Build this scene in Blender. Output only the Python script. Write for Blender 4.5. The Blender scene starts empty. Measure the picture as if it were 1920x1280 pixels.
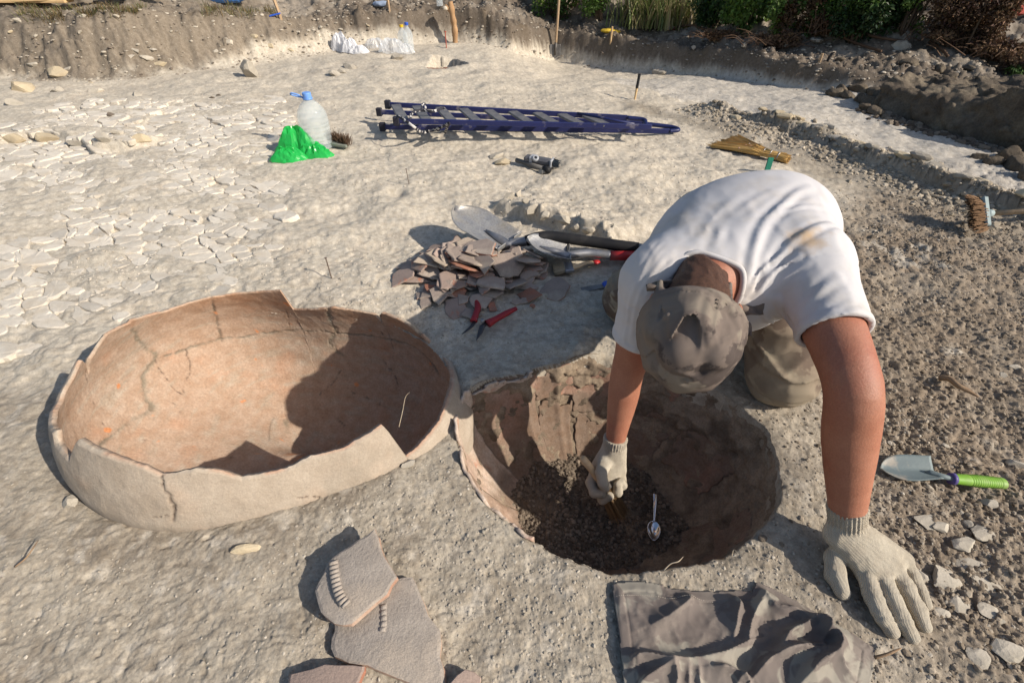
import bpy, math, random
import numpy as np
from mathutils import Vector, Matrix

# ------------------------------------------------------------------ camera, light, exposure
scene = bpy.context.scene
COL = scene.collection
TILT = math.radians(41.0)
FPX = 907.0
CAMZ = 1.0
cam_data = bpy.data.cameras.new("camera")
cam = bpy.data.objects.new("camera", cam_data)
COL.objects.link(cam)
cam_data.sensor_width = 36.0
cam_data.lens = 36.0 * FPX / 1920.0
cam_data.clip_start = 0.02
cam_data.clip_end = 600.0
cam.location = (0, 0, CAMZ)
cam.rotation_euler = (math.radians(90) - TILT, 0, 0)
scene.camera = cam

SUN_AZ = math.radians(25.0)      # shadows run to -x, turned this much towards +y
SUN_EL = math.radians(33.0)
to_sun = Vector((math.cos(SUN_AZ) * math.cos(SUN_EL), -math.sin(SUN_AZ) * math.cos(SUN_EL), math.sin(SUN_EL)))
world = bpy.data.worlds.new("World")
scene.world = world
world.use_nodes = True
wn = world.node_tree.nodes
wl = world.node_tree.links
bg = wn.get("Background") or wn.new("ShaderNodeBackground")
sky = wn.new("ShaderNodeTexSky")
sky.sky_type = 'NISHITA'
sky.sun_disc = False
sky.sun_elevation = SUN_EL
sky.sun_rotation = math.atan2(to_sun.x, to_sun.y)
sky.air_density = 1.0
sky.dust_density = 1.5
wl.new(sky.outputs[0], bg.inputs[0])
bg.inputs[1].default_value = 0.095
sun_data = bpy.data.lights.new("sun", 'SUN')
sun_data.energy = 4.3
sun_data.angle = math.radians(0.53)
sun_data.color = (1.0, 0.915, 0.80)
sun = bpy.data.objects.new("sun", sun_data)
COL.objects.link(sun)
sun.rotation_euler = to_sun.to_track_quat('Z', 'Y').to_euler()
sun.location = (6, -4, 6)
scene.view_settings.view_transform = 'Standard'
scene.view_settings.look = 'None'
scene.view_settings.gamma = 1.0
scene.view_settings.use_curve_mapping = False
scene.view_settings.exposure = 0.44

# ------------------------------------------------------------------ measuring helpers
CP = np.array([0.0, 0.0, CAMZ])
FW = np.array([0, math.cos(TILT), -math.sin(TILT)])
UPV = np.array([0, math.sin(TILT), math.cos(TILT)])
RT = np.array([1.0, 0, 0])

def ray(px, py):
    return FW + RT * (px - 960) / FPX + UPV * (640 - py) / FPX

def P(px, py, z=0.0):
    d = ray(px, py)
    return CP + d * ((z - CAMZ) / d[2])

def D(px, py, t):
    """point on the sight line at depth t along the lens axis"""
    return CP + ray(px, py) * t

def sstep(a, b, x):
    t = np.clip((x - a) / (b - a), 0, 1)
    return t * t * (3 - 2 * t)

# ------------------------------------------------------------------ noise
def _h(ix, iy, iz, seed):
    n = (ix.astype(np.int64) * 374761393 + iy.astype(np.int64) * 668265263 + iz.astype(np.int64) * 2147483647 + seed * 974634777) & 0xFFFFFFFF
    n = ((n ^ (n >> 13)) * 1274126177) & 0xFFFFFFFF
    n = ((n ^ (n >> 16)) * 2246822519) & 0xFFFFFFFF
    return ((n ^ (n >> 15)) & 0xFFFFFF).astype(np.float32) / float(0xFFFFFF)

def vn2(x, y, seed=0):
    ix = np.floor(x); iy = np.floor(y)
    fx = (x - ix).astype(np.float32); fy = (y - iy).astype(np.float32)
    ix = ix.astype(np.int64); iy = iy.astype(np.int64)
    z = np.zeros_like(ix)
    u = fx * fx * fx * (fx * (fx * 6 - 15) + 10); v = fy * fy * fy * (fy * (fy * 6 - 15) + 10)
    a = _h(ix, iy, z, seed); b = _h(ix + 1, iy, z, seed)
    c = _h(ix, iy + 1, z, seed); d = _h(ix + 1, iy + 1, z, seed)
    return (a + (b - a) * u) * (1 - v) + (c + (d - c) * u) * v - 0.5

def fbm2(x, y, oct=4, seed=0, gain=0.5):
    x = np.asarray(x, dtype=np.float64); y = np.asarray(y, dtype=np.float64)
    s = np.zeros(np.shape(x), np.float32); a = 1.0
    for o in range(oct):
        s = s + a * vn2(x, y, seed + o * 17)
        x, y = x * 1.73 - y * 1.03 + 11.3, x * 1.03 + y * 1.73 + 5.7
        a *= gain
    return s

def vn3(p, seed=0):
    i = np.floor(p); f = (p - i).astype(np.float32); i = i.astype(np.int64)
    f = f * f * (3 - 2 * f)
    X, Y, Z = i[..., 0], i[..., 1], i[..., 2]
    fx, fy, fz = f[..., 0], f[..., 1], f[..., 2]
    def l(a, b, t): return a + (b - a) * t
    r0 = l(l(_h(X, Y, Z, seed), _h(X + 1, Y, Z, seed), fx), l(_h(X, Y + 1, Z, seed), _h(X + 1, Y + 1, Z, seed), fx), fy)
    r1 = l(l(_h(X, Y, Z + 1, seed), _h(X + 1, Y, Z + 1, seed), fx), l(_h(X, Y + 1, Z + 1, seed), _h(X + 1, Y + 1, Z + 1, seed), fx), fy)
    return l(r0, r1, fz) - 0.5

def fbm3(p, oct=3, seed=0, gain=0.5):
    p = np.asarray(p, dtype=np.float64)
    s = 0; a = 1.0
    for o in range(oct):
        s = s + a * vn3(p, seed + o * 13)
        p = p * 2.03 + 7.7
        a *= gain
    return s

def worley2(x, y, seed=0):
    """distance to nearest and second nearest feature point, and the hash of the nearest"""
    x = np.asarray(x, dtype=np.float64); y = np.asarray(y, dtype=np.float64)
    ix = np.floor(x).astype(np.int64); iy = np.floor(y).astype(np.int64)
    f1 = np.full(x.shape, 9.0); f2 = np.full(x.shape, 9.0); hh = np.zeros(x.shape)
    z = np.zeros_like(ix)
    for dx in (-1, 0, 1):
        for dy in (-1, 0, 1):
            cx = ix + dx; cy = iy + dy
            px = cx + _h(cx, cy, z, seed); py = cy + _h(cx, cy, z, seed + 91)
            d = np.hypot(px - x, py - y)
            near = d < f1
            f2 = np.where(near, f1, np.minimum(f2, d))
            hh = np.where(near, _h(cx, cy, z, seed + 57), hh)
            f1 = np.where(near, d, f1)
    return f1, f2, hh

def poly_dist(x, y, pts):
    """distance to an open polyline, the signed side (left of travel is +) and the position along it"""
    best = np.full(np.shape(x), 1e9); side = np.zeros(np.shape(x)); along = np.zeros(np.shape(x))
    n = len(pts)
    for k in range(n - 1):
        a = np.array(pts[k][:2]); b = np.array(pts[k + 1][:2]); e = b - a
        L2 = float(e @ e)
        t = ((x - a[0]) * e[0] + (y - a[1]) * e[1]) / L2
        tc = np.clip(t, 0, 1)
        dx = x - (a[0] + tc * e[0]); dy = y - (a[1] + tc * e[1])
        d = np.hypot(dx, dy)
        s = e[0] * (y - a[1]) - e[1] * (x - a[0])
        m = d < best
        best = np.where(m, d, best); side = np.where(m, np.sign(s), side); along = np.where(m, k + tc, along)
    return best, side, along

def in_poly(x, y, poly):
    x = np.asarray(x); y = np.asarray(y)
    r = np.zeros(x.shape, bool)
    n = len(poly)
    for i in range(n):
        x0, y0 = poly[i][0], poly[i][1]; x1, y1 = poly[(i + 1) % n][0], poly[(i + 1) % n][1]
        c = ((y0 > y) != (y1 > y)) & (x < (x1 - x0) * (y - y0) / (y1 - y0 + 1e-12) + x0)
        r ^= c
    return r

# ------------------------------------------------------------------ objects
def tag(o, label=None, cat=None, group=None, kind=None):
    if label: o['label'] = label
    if cat: o['category'] = cat
    if group: o['group'] = group
    if kind: o['kind'] = kind
    return o

def world_origin(o):
    v = np.zeros(3)
    while o is not None:
        v = v + np.array(o.location); o = o.parent
    return v

def root(name, loc, label, cat, group=None):
    o = bpy.data.objects.new(name, None)
    o.empty_display_size = 0.05
    o.location = tuple(float(c) for c in loc)
    COL.objects.link(o)
    return tag(o, label, cat, group)

def npmesh(name, V, F, mat=None, parent=None, smooth=True, origin=None, colors=None, flatmask=None):
    """V (n,3), F (m,3|4) or list of such arrays, world coordinates"""
    V = np.asarray(V, dtype=np.float64)
    Fs = [np.asarray(f, dtype=np.int64) for f in (F if isinstance(F, list) else [F])]
    base = world_origin(parent) if parent is not None else np.zeros(3)
    if origin is not None: base = np.asarray(origin, dtype=float)
    me = bpy.data.meshes.new(name)
    me.vertices.add(len(V))
    me.vertices.foreach_set('co', (V - base).astype(np.float32).ravel())
    li = np.concatenate([f.ravel() for f in Fs])
    cnt = np.concatenate([np.full(len(f), f.shape[1], np.int64) for f in Fs])
    st = np.concatenate([[0], np.cumsum(cnt)[:-1]])
    me.loops.add(len(li)); me.loops.foreach_set('vertex_index', li.astype(np.int32))
    me.polygons.add(len(cnt)); me.polygons.foreach_set('loop_start', st.astype(np.int32))
    me.polygons.foreach_set('use_smooth', np.full(len(cnt), bool(smooth)))
    me.update(calc_edges=True)
    if colors is not None:
        a = me.attributes.new('Col', 'FLOAT_COLOR', 'POINT')
        c = np.ones((len(V), 4), np.float32); c[:, :3] = colors
        a.data.foreach_set('color', c.ravel())
    o = bpy.data.objects.new(name, me)
    COL.objects.link(o)
    if mat: me.materials.append(mat)
    if parent is not None: o.parent = parent
    elif origin is not None: o.location = tuple(float(c) for c in base)
    return o

def frame_of(a):
    a = np.asarray(a, float); a = a / (np.linalg.norm(a) + 1e-12)
    h = np.array([0, 0, 1.0]) if abs(a[2]) < 0.9 else np.array([1.0, 0, 0])
    u = np.cross(h, a); u /= np.linalg.norm(u)
    return u, np.cross(a, u), a

class MB:
    def __init__(s): s.v = []; s.f = []
    def add(s, v, f):
        n = len(s.v)
        s.v.extend([tuple(map(float, p)) for p in v]); s.f.extend([tuple(i + n for i in q) for q in f]); return s
    def box(s, c, size, R=None, bev=0.0):
        c = np.asarray(c, float); h = np.asarray(size, float) / 2
        b = min(bev, min(h) * 0.6)
        pts = []; idx = {}
        if b <= 0:
            v = [np.array((x, y, z)) * h for x in (-1, 1) for y in (-1, 1) for z in (-1, 1)]
            f = [(0, 1, 3, 2), (4, 6, 7, 5), (0, 4, 5, 1), (2, 3, 7, 6), (0, 2, 6, 4), (1, 5, 7, 3)]
        else:
            v = []
            for x in (-1, 1):
                for y in (-1, 1):
                    for z in (-1, 1):
                        for ax in range(3):
                            p = np.array((x, y, z), float) * h
                            for k in range(3):
                                if k != ax: p[k] -= np.sign(p[k]) * b
                            idx[(x, y, z, ax)] = len(v); v.append(p)
            f = []
            for ax in range(3):
                o = [k for k in range(3) if k != ax]
                for sg in (-1, 1):
                    q = []
                    for (i, j) in ((-1, -1), (1, -1), (1, 1), (-1, 1)):
                        k = [0, 0, 0]; k[ax] = sg; k[o[0]] = i; k[o[1]] = j
                        q.append(idx[(k[0], k[1], k[2], ax)])
                    f.append(tuple(q))
            for ax in range(3):            # bevel strips along each edge
                o = [k for k in range(3) if k != ax]
                for i in (-1, 1):
                    for j in (-1, 1):
                        k0 = [0, 0, 0]; k0[o[0]] = i; k0[o[1]] = j
                        k1 = list(k0); k0[ax] = -1; k1[ax] = 1
                        f.append((idx[(*k0, o[0])], idx[(*k1, o[0])], idx[(*k1, o[1])], idx[(*k0, o[1])]))
            for x in (-1, 1):
                for y in (-1, 1):
                    for z in (-1, 1):
                        f.append((idx[(x, y, z, 0)], idx[(x, y, z, 1)], idx[(x, y, z, 2)]))
        v = np.array(v)
        if R is not None: v = v @ np.asarray(R).T
        return s.add(v + c, f)
    def beam(s, a, b, w, h, bev=0.0, up=(0, 0, 1)):
        a = np.asarray(a, float); b = np.asarray(b, float)
        x = b - a; L = np.linalg.norm(x); x /= L
        y = np.cross(np.asarray(up, float), x); y /= np.linalg.norm(y); z = np.cross(x, y)
        return s.box((a + b) / 2, (L, w, h), np.stack([x, y, z], 1), bev)
    def tube(s, pts, rad, n=10, cap=True, sq=1.0):
        pts = [np.asarray(p, float) for p in pts]
        if not hasattr(rad, '__len__'): rad = [rad] * len(pts)
        u = None; v = []; f = []
        for i, p in enumerate(pts):
            t = pts[min(i + 1, len(pts) - 1)] - pts[max(i - 1, 0)]
            t = t / (np.linalg.norm(t) + 1e-12)
            if u is None: u, w, _ = frame_of(t)
            else:
                u = u - t * (u @ t); u /= np.linalg.norm(u) + 1e-12; w = np.cross(t, u)
            for k in range(n):
                a = 2 * math.pi * k / n
                v.append(p + rad[i] * (math.cos(a) * u + sq * math.sin(a) * w))
        for i in range(len(pts) - 1):
            for k in range(n):
                f.append((i * n + k, i * n + (k + 1) % n, (i + 1) * n + (k + 1) % n, (i + 1) * n + k))
        if cap:
            f.append(tuple(reversed(range(n)))); f.append(tuple((len(pts) - 1) * n + k for k in range(n)))
        return s.add(v, f)
    def lathe(s, prof, c, axis=(0, 0, 1), n=24):
        u, w, a = frame_of(axis); c = np.asarray(c, float)
        v = []; f = []
        for (r, z) in prof:
            for k in range(n):
                t = 2 * math.pi * k / n
                v.append(c + a * z + r * (math.cos(t) * u + math.sin(t) * w))
        for i in range(len(prof) - 1):
            for k in range(n):
                f.append((i * n + k, i * n + (k + 1) % n, (i + 1) * n + (k + 1) % n, (i + 1) * n + k))
        return s.add(v, f)
    def build(s, name, mat, parent=None, smooth=False, origin=None):
        base = world_origin(parent) if parent is not None else (np.asarray(origin, float) if origin is not None else np.zeros(3))
        me = bpy.data.meshes.new(name)
        me.from_pydata([tuple(np.asarray(p) - base) for p in s.v], [], s.f)
        if smooth: me.polygons.foreach_set('use_smooth', [True] * len(me.polygons))
        me.update()
        if mat: me.materials.append(mat)
        o = bpy.data.objects.new(name, me); COL.objects.link(o)
        if parent is not None: o.parent = parent
        elif origin is not None: o.location = tuple(float(c) for c in base)
        return o

def rot_axis(axis, ang):
    return np.array(Matrix.Rotation(ang, 3, Vector(axis)))

def catmull(pts, m=6):
    pts = [np.asarray(p, float) for p in pts]
    q = [2 * pts[0] - pts[1]] + pts + [2 * pts[-1] - pts[-2]]
    out = []
    for i in range(1, len(q) - 2):
        for k in range(m):
            t = k / m
            out.append(0.5 * ((2 * q[i]) + (-q[i - 1] + q[i + 1]) * t + (2 * q[i - 1] - 5 * q[i] + 4 * q[i + 1] - q[i + 2]) * t * t + (-q[i - 1] + 3 * q[i] - 3 * q[i + 1] + q[i + 2]) * t ** 3))
    out.append(pts[-1])
    return out

# ------------------------------------------------------------------ implicit solids, for the person and for soft things
def rcone(p, a, b, r1, r2):
    a = np.asarray(a, np.float32); b = np.asarray(b, np.float32)
    ba = b - a; L2 = float(ba @ ba)
    h = np.clip(((p - a) @ ba) / L2, 0, 1)
    q = p - a - h[..., None] * ba
    return np.sqrt((q * q).sum(-1)) - (r1 + (r2 - r1) * h)

def ellip(p, c, r, R=None):
    q = p - np.asarray(c, np.float32)
    if R is not None: q = q @ np.asarray(R, np.float32)      # columns of R are the axes
    r = np.asarray(r, np.float32)
    k0 = np.sqrt(((q / r) ** 2).sum(-1)); k1 = np.sqrt(((q / (r * r)) ** 2).sum(-1))
    return k0 * (k0 - 1) / (k1 + 1e-9)

def smin(a, b, k):
    h = np.clip(0.5 + 0.5 * (b - a) / k, 0, 1)
    return b + (a - b) * h - k * h * (1 - h)

def smax(a, b, k): return -smin(-a, -b, k)

def seg_field(p, poly):
    """distance from points to a 3D polyline"""
    best = np.full(p.shape[:-1], 1e9, np.float32)
    for k in range(len(poly) - 1):
        best = np.minimum(best, rcone(p, poly[k], poly[k + 1], 0, 0))
    return best

def surface_nets(fn, lo, hi, h):
    lo = np.asarray(lo, float); hi = np.asarray(hi, float)
    n = np.ceil((hi - lo) / h).astype(int) + 1
    ax = [lo[k] + h * np.arange(n[k]) for k in range(3)]
    G = np.stack(np.meshgrid(*ax, indexing='ij'), -1).astype(np.float32)
    Fv = np.asarray(fn(G), np.float32)
    S = Fv < 0
    c = [S[i:n[0] - 1 + i, j:n[1] - 1 + j, k:n[2] - 1 + k] for i in (0, 1) for j in (0, 1) for k in (0, 1)]
    al = c[0].copy(); an = c[0].copy()
    for q in c[1:]: al &= q; an |= q
    I, J, K = np.nonzero(an & ~al)
    ids = -np.ones(tuple(n - 1), np.int64); ids[I, J, K] = np.arange(len(I))
    acc = np.zeros((len(I), 3)); ct = np.zeros(len(I))
    for a in range(3):
        o = [k for k in range(3) if k != a]
        for u in (0, 1):
            for v in (0, 1):
                d0 = [0, 0, 0]; d0[o[0]] = u; d0[o[1]] = v
                d1 = list(d0); d1[a] = 1
                f0 = Fv[I + d0[0], J + d0[1], K + d0[2]]; f1 = Fv[I + d1[0], J + d1[1], K + d1[2]]
                m = (f0 < 0) != (f1 < 0)
                t = np.where(m, f0 / (f0 - f1 + 1e-12), 0)
                q = np.zeros((len(I), 3)); q[:, o[0]] = u; q[:, o[1]] = v; q[:, a] = t
                acc += np.where(m[:, None], q, 0); ct += m
    V = lo + h * (np.stack([I, J, K], 1) + acc / ct[:, None])
    Q = []
    for a in range(3):
        b, d = [(1, 2), (2, 0), (0, 1)][a]
        sl0 = [slice(None)] * 3; sl1 = [slice(None)] * 3
        sl0[a] = slice(0, -1); sl1[a] = slice(1, None)
        s0 = S[tuple(sl0)]; s1 = S[tuple(sl1)]
        E = np.argwhere(s0 != s1)
        ok = (E[:, b] > 0) & (E[:, d] > 0) & (E[:, b] < n[b] - 1) & (E[:, d] < n[d] - 1)
        E = E[ok]
        flip = s0[tuple(E.T)]
        def cell(db, dd):
            q = E.copy(); q[:, b] += db; q[:, d] += dd
            return ids[q[:, 0], q[:, 1], q[:, 2]]
        q = np.stack([cell(-1, -1), cell(0, -1), cell(0, 0), cell(-1, 0)], 1)
        q[~flip] = q[~flip][:, ::-1]
        Q.append(q)
    Q = np.concatenate(Q)
    Q = Q[(Q >= 0).all(1)]
    return V, Q

def march(fn, px, py, t0=0.5, t1=2.2, n=300):
    """first hit of a sight line with an implicit solid"""
    d = ray(px, py); t = np.linspace(t0, t1, n)
    p = (CP + d * t[:, None]).astype(np.float32)
    f = fn(p)
    k = np.argmax(f < 0)
    if not (f < 0).any(): k = int(np.argmin(f))
    return p[k].astype(float)

# ------------------------------------------------------------------ materials
def new_mat(name):
    m = bpy.data.materials.new(name); m.use_nodes = True
    nt = m.node_tree
    b = nt.nodes.get('Principled BSDF')
    return m, nt, b

def lin(c):
    """sRGB 0-255 to linear"""
    return tuple(((v / 255) / 12.92 if v / 255 <= 0.04045 else (((v / 255) + 0.055) / 1.055) ** 2.4) for v in c)

def M(name, c1, c2=None, scale=20.0, rough=0.85, bump=0.0, bscale=120.0, spec=0.25, metal=0.0, c3=None, scale3=3.0, t3=(0.5, 0.65),
      attr=False, obrand=0.0, lo=0.35, hi=0.65, stretch=None, sss=0.0, bdist=0.004, fine=0.0, fscale=400.0, bump2=0.0, bscale2=40.0):
    """procedural material: two colours mixed by noise, an optional third in blotches, fine speckle, per-object value shift, bump"""
    m, nt, b = new_mat(name)
    N = nt.nodes; L = nt.links
    tc = N.new('ShaderNodeTexCoord')
    vec = tc.outputs['Object']
    if stretch:
        mp = N.new('ShaderNodeMapping'); mp.inputs['Scale'].default_value = stretch
        L.new(vec, mp.inputs[0]); vec = mp.outputs[0]
    def noise(s, det=6.0, r=0.6):
        n = N.new('ShaderNodeTexNoise'); n.inputs['Scale'].default_value = s; n.inputs['Detail'].default_value = det
        n.inputs['Roughness'].default_value = r
        L.new(vec, n.inputs['Vector']); return n.outputs['Fac']
    def remap(f, a, c):
        r = N.new('ShaderNodeMapRange'); r.inputs[1].default_value = a; r.inputs[2].default_value = c
        L.new(f, r.inputs[0]); return r.outputs[0]
    def mix(f, a, c, mode='MIX'):
        x = N.new('ShaderNodeMix'); x.data_type = 'RGBA'; x.blend_type = mode
        if isinstance(f, float): x.inputs[0].default_value = f
        else: L.new(f, x.inputs[0])
        for s, val in ((6, a), (7, c)):
            if isinstance(val, tuple): x.inputs[s].default_value = (*val, 1)
            else: L.new(val, x.inputs[s])
        return x.outputs[2]
    if attr:
        at = N.new('ShaderNodeAttribute'); at.attribute_name = 'Col'
        col = at.outputs['Color']
        if c2 is not None: col = mix(remap(noise(scale), lo, hi), col, mix(1.0, col, c2, 'MULTIPLY'))
    else:
        col = mix(remap(noise(scale), lo, hi), c1, c2 if c2 is not None else c1)
    if c3 is not None: col = mix(remap(noise(scale3, 5.0), *t3), col, c3)
    if fine > 0:
        g = remap(noise(fscale, 3.0), 0.3, 0.7)
        v = N.new('ShaderNodeMapRange'); L.new(g, v.inputs[0]); v.inputs[3].default_value = 1 - fine; v.inputs[4].default_value = 1 + fine
        cc = N.new('ShaderNodeCombineColor')
        for k in range(3): L.new(v.outputs[0], cc.inputs[k])
        col = mix(1.0, col, cc.outputs[0], 'MULTIPLY')
    if obrand > 0:
        oi = N.new('ShaderNodeObjectInfo')
        v = N.new('ShaderNodeMapRange'); L.new(oi.outputs['Random'], v.inputs[0]); v.inputs[3].default_value = 1 - obrand; v.inputs[4].default_value = 1 + obrand
        cc = N.new('ShaderNodeCombineColor')
        for k in range(3): L.new(v.outputs[0], cc.inputs[k])
        col = mix(1.0, col, cc.outputs[0], 'MULTIPLY')
    L.new(col, b.inputs['Base Color'])
    b.inputs['Roughness'].default_value = rough
    b.inputs['Metallic'].default_value = metal
    b.inputs['Specular IOR Level'].default_value = spec
    if sss > 0:
        b.inputs['Subsurface Weight'].default_value = sss
        b.inputs['Subsurface Radius'].default_value = (0.012, 0.004, 0.002)
        b.inputs['Subsurface Scale'].default_value = 0.6
    if bump > 0 and bump2 > 0:
        b0 = N.new('ShaderNodeBump'); b0.inputs['Strength'].default_value = bump2; b0.inputs['Distance'].default_value = 0.02
        L.new(noise(bscale2, 6.0, 0.65), b0.inputs['Height'])
        bn = N.new('ShaderNodeBump'); bn.inputs['Strength'].default_value = bump; bn.inputs['Distance'].default_value = bdist
        L.new(noise(bscale, 8.0, 0.7), bn.inputs['Height']); L.new(b0.outputs[0], bn.inputs['Normal']); L.new(bn.outputs[0], b.inputs['Normal'])
    elif bump > 0:
        bn = N.new('ShaderNodeBump'); bn.inputs['Strength'].default_value = bump; bn.inputs['Distance'].default_value = bdist
        L.new(noise(bscale, 8.0, 0.7), bn.inputs['Height']); L.new(bn.outputs[0], b.inputs['Normal'])
    return m
# ------------------------------------------------------------------ the terrain
def base_z(x, y):
    return -0.20 * sstep(3.8, 6.2, y) * sstep(-0.3, 0.6, x)

def onbase(px, py):
    z = 0.0
    for _ in range(12):
        p = P(px, py, z); z = float(base_z(p[0], p[1]))
    return P(px, py, z)

# foot of the excavation's edge, with the row of its upper edge in each place and how wide the slope is
BANK_PX = [(-260, 168, 45, .5), (0, 152, 30, .5), (140, 155, 27, .45), (250, 150, 24, .45), (430, 128, 22, .42), (560, 108, 28, .38),
           (640, 96, 30, .33), (735, 86, 17, .16), (850, 80, 15, .12), (960, 98, 42, .12), (1040, 114, 53, .12), (1220, 135, 78, .12),
           (1340, 146, 92, .11), (1480, 166, 116, .1), (1610, 182, 131, .1), (1750, 196, 150, .1), (1920, 210, 172, .1)]
BANK = []; BANK_H = []; BANK_W = []
for (px, py, ty, w) in BANK_PX:
    b = onbase(px, py); BANK.append(b)
    d = ray(px, ty); t = (b[1] + w) / d[1]
    BANK_H.append(CAMZ + d[2] * t - b[2]); BANK_W.append(w)
BANK = [np.array([-14, 3.6, 0])] + BANK + [np.array([14, 1.5, 0])]
BANK_H = np.array([BANK_H[0]] + BANK_H + [BANK_H[-1]]); BANK_W = np.array([BANK_W[0]] + BANK_W + [BANK_W[-1]])

RIDGE = [P(px, py) for px, py in ((1300, 196), (1360, 218), (1430, 238), (1490, 256), (1560, 283), (1640, 314), (1720, 346), (1800, 376), (1920, 418), (2150, 500))]
OUTC = [P(px, py) for px, py in ((912, 384), (945, 396), (985, 408), (1025, 424), (1065, 436), (1115, 452), (1150, 475))]
LEDGE = [P(px, py) for px, py in ((-250, 285), (0, 268), (90, 258), (150, 275), (230, 284), (290, 272), (335, 258))]

POT_C = np.array([-0.677, 0.972]); POT_YS = 0.83
def pot_plane(th):
    q = 0.075 - 0.067 * np.cos(th) - 0.049 * np.sin(th)
    return 0.5 * (q + 0.03 + np.sqrt((q - 0.03) ** 2 + 0.0006))
POT_K = np.array([1.0] + [0.0] * 10)
def pot_k(th):
    return POT_K[0] + sum(POT_K[2 * n - 1] * np.cos(n * th) + POT_K[2 * n] * np.sin(n * th) for n in (1, 2, 3, 4, 5))
POT_W = np.array([-0.50, -0.49, -0.455, -0.39, -0.30, -0.20, -0.124, -0.06, 0.0, 0.06, 0.12])
POT_R = np.array([0.0, 0.14, 0.29, 0.42, 0.51, 0.548, 0.546, 0.522, 0.486, 0.452, 0.42])
_pw = np.linspace(-0.60, 0.2, 801); _pr_ = np.convolve(np.pad(np.interp(_pw, POT_W, POT_R), 25, mode='edge'), np.hanning(51) / np.hanning(51).sum(), 'valid')
_pr_ = np.where(_pw < -0.47, np.interp(_pw, POT_W, POT_R), _pr_)
def pot_r(w): return np.interp(w, _pw, _pr_)
def pot_polar(x, y):
    th = np.arctan2((y - POT_C[1]) / POT_YS, x - POT_C[0])
    return np.hypot(x - POT_C[0], (y - POT_C[1]) / POT_YS) / pot_k(th), th

def crop5(pts): return [(60 + 0.4375 * x, 500 + 0.4375 * y) for x, y in pts]
RIM_FAR = crop5([(65, 680), (100, 580), (150, 480), (188, 405), (206, 418), (215, 462), (222, 440), (228, 398), (300, 290), (400, 242), (413, 228), (560, 190), (700, 140), (850, 115), (1062, 88), (1085, 130), (1100, 172), (1250, 172),
                 (1300, 168), (1478, 198), (1490, 232), (1500, 200), (1512, 193), (1638, 250), (1650, 312), (1668, 318), (1678, 285), (1760, 390), (1800, 480)])
RIM_NEAR = crop5([(1806, 530), (1780, 610), (1740, 690), (1680, 760), (1612, 822), (1600, 800), (1530, 690), (1522, 678), (1440, 730), (1330, 790), (1200, 820), (1130, 860), (1080, 880), (900, 915), (800, 885), (700, 872), (565, 905), (550, 905),
                  (480, 870), (330, 815), (190, 752), (168, 800), (160, 838), (125, 800), (98, 765), (90, 715)])
def _fit_pot():
    # the jar is not quite round: a low-order correction to its radius, from its rim
    px = [q for q in crop5([(65, 680), (100, 580), (188, 405), (300, 290), (410, 235), (560, 190), (700, 140), (850, 115), (1062, 95), (1100, 172), (1250, 172), (1300, 168), (1478, 198), (1512, 193), (1638, 250), (1678, 285), (1760, 390), (1800, 480), (1806, 530), (1740, 690), (1612, 822), (1522, 678), (1440, 730),
                           (1200, 820), (900, 905), (700, 872), (480, 870), (190, 752), (100, 765)])]
    dw = [0.0] * len(px)
    dw[8] = 0.035; dw[18] = dw[19] = dw[20] = -0.03; dw[21] = 0.04
    A = []; B = []
    for (x, y), w in zip(px, dw):
        th = 0.0; z = 0.06
        for _ in range(8):
            p = P(x, y, z); th = math.atan2((p[1] - POT_C[1]) / POT_YS, p[0] - POT_C[0]); z = float(pot_plane(th)) + w
        r = math.hypot(p[0] - POT_C[0], (p[1] - POT_C[1]) / POT_YS)
        A.append([1] + [f(n * th) for n in (1, 2, 3, 4, 5) for f in (math.cos, math.sin)]); B.append(r / float(pot_r(w)))
    A = np.array(A); B = np.array(B)
    sol = np.linalg.solve(A.T @ A + np.diag([0, .01, .01, .03, .03, .08, .08, .2, .2, .4, .4]), A.T @ B)
    POT_K[:] = sol
    return A @ sol - B
_fit_pot()
PIT_PX = [(853, 760), (858, 830), (882, 900), (938, 965), (1000, 1010), (1060, 1045), (1120, 1066), (1180, 1073), (1260, 1067), (1340, 1045),
          (1405, 1010), (1452, 960), (1462, 890), (1440, 820), (1395, 768), (1310, 715), (1210, 680), (1120, 668), (1050, 680), (985, 700), (920, 712), (872, 735)]
PIT = np.array([P(px, py, -0.005)[:2] for px, py in PIT_PX])
PIT_C = np.array([0.225, 0.735])
_pa = np.arctan2(PIT[:, 1] - PIT_C[1], PIT[:, 0] - PIT_C[0]); _pr = np.hypot(PIT[:, 0] - PIT_C[0], PIT[:, 1] - PIT_C[1])
_o = np.argsort(_pa); _pa = _pa[_o]; _pr = _pr[_o]
def pit_r(th):
    th = (np.asarray(th) + math.pi) % (2 * math.pi) - math.pi
    return np.interp(th, np.concatenate([_pa - 2 * math.pi, _pa, _pa + 2 * math.pi]), np.tile(_pr, 3)) + 0.006 * vn2(th * 6 + 50, th * 0, 3) + 0.006 * vn2(th * 17 + 80, th * 0, 4)

def gauss(x, y, p, s, a):
    return a * np.exp(-((x - p[0]) ** 2 + (y - p[1]) ** 2) / (2 * s * s))

def brown_mask(x, y):
    n = 0.22 * fbm2(x * 2.2, y * 2.2, 4, 41)
    near = sstep(-0.05, 0.42, x - 0.73 - 0.26 * (y - 0.9) + n) * (1 - sstep(1.7, 2.2, y - 0.55 * np.maximum(x - 1.2, 0) + n))
    return near

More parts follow.
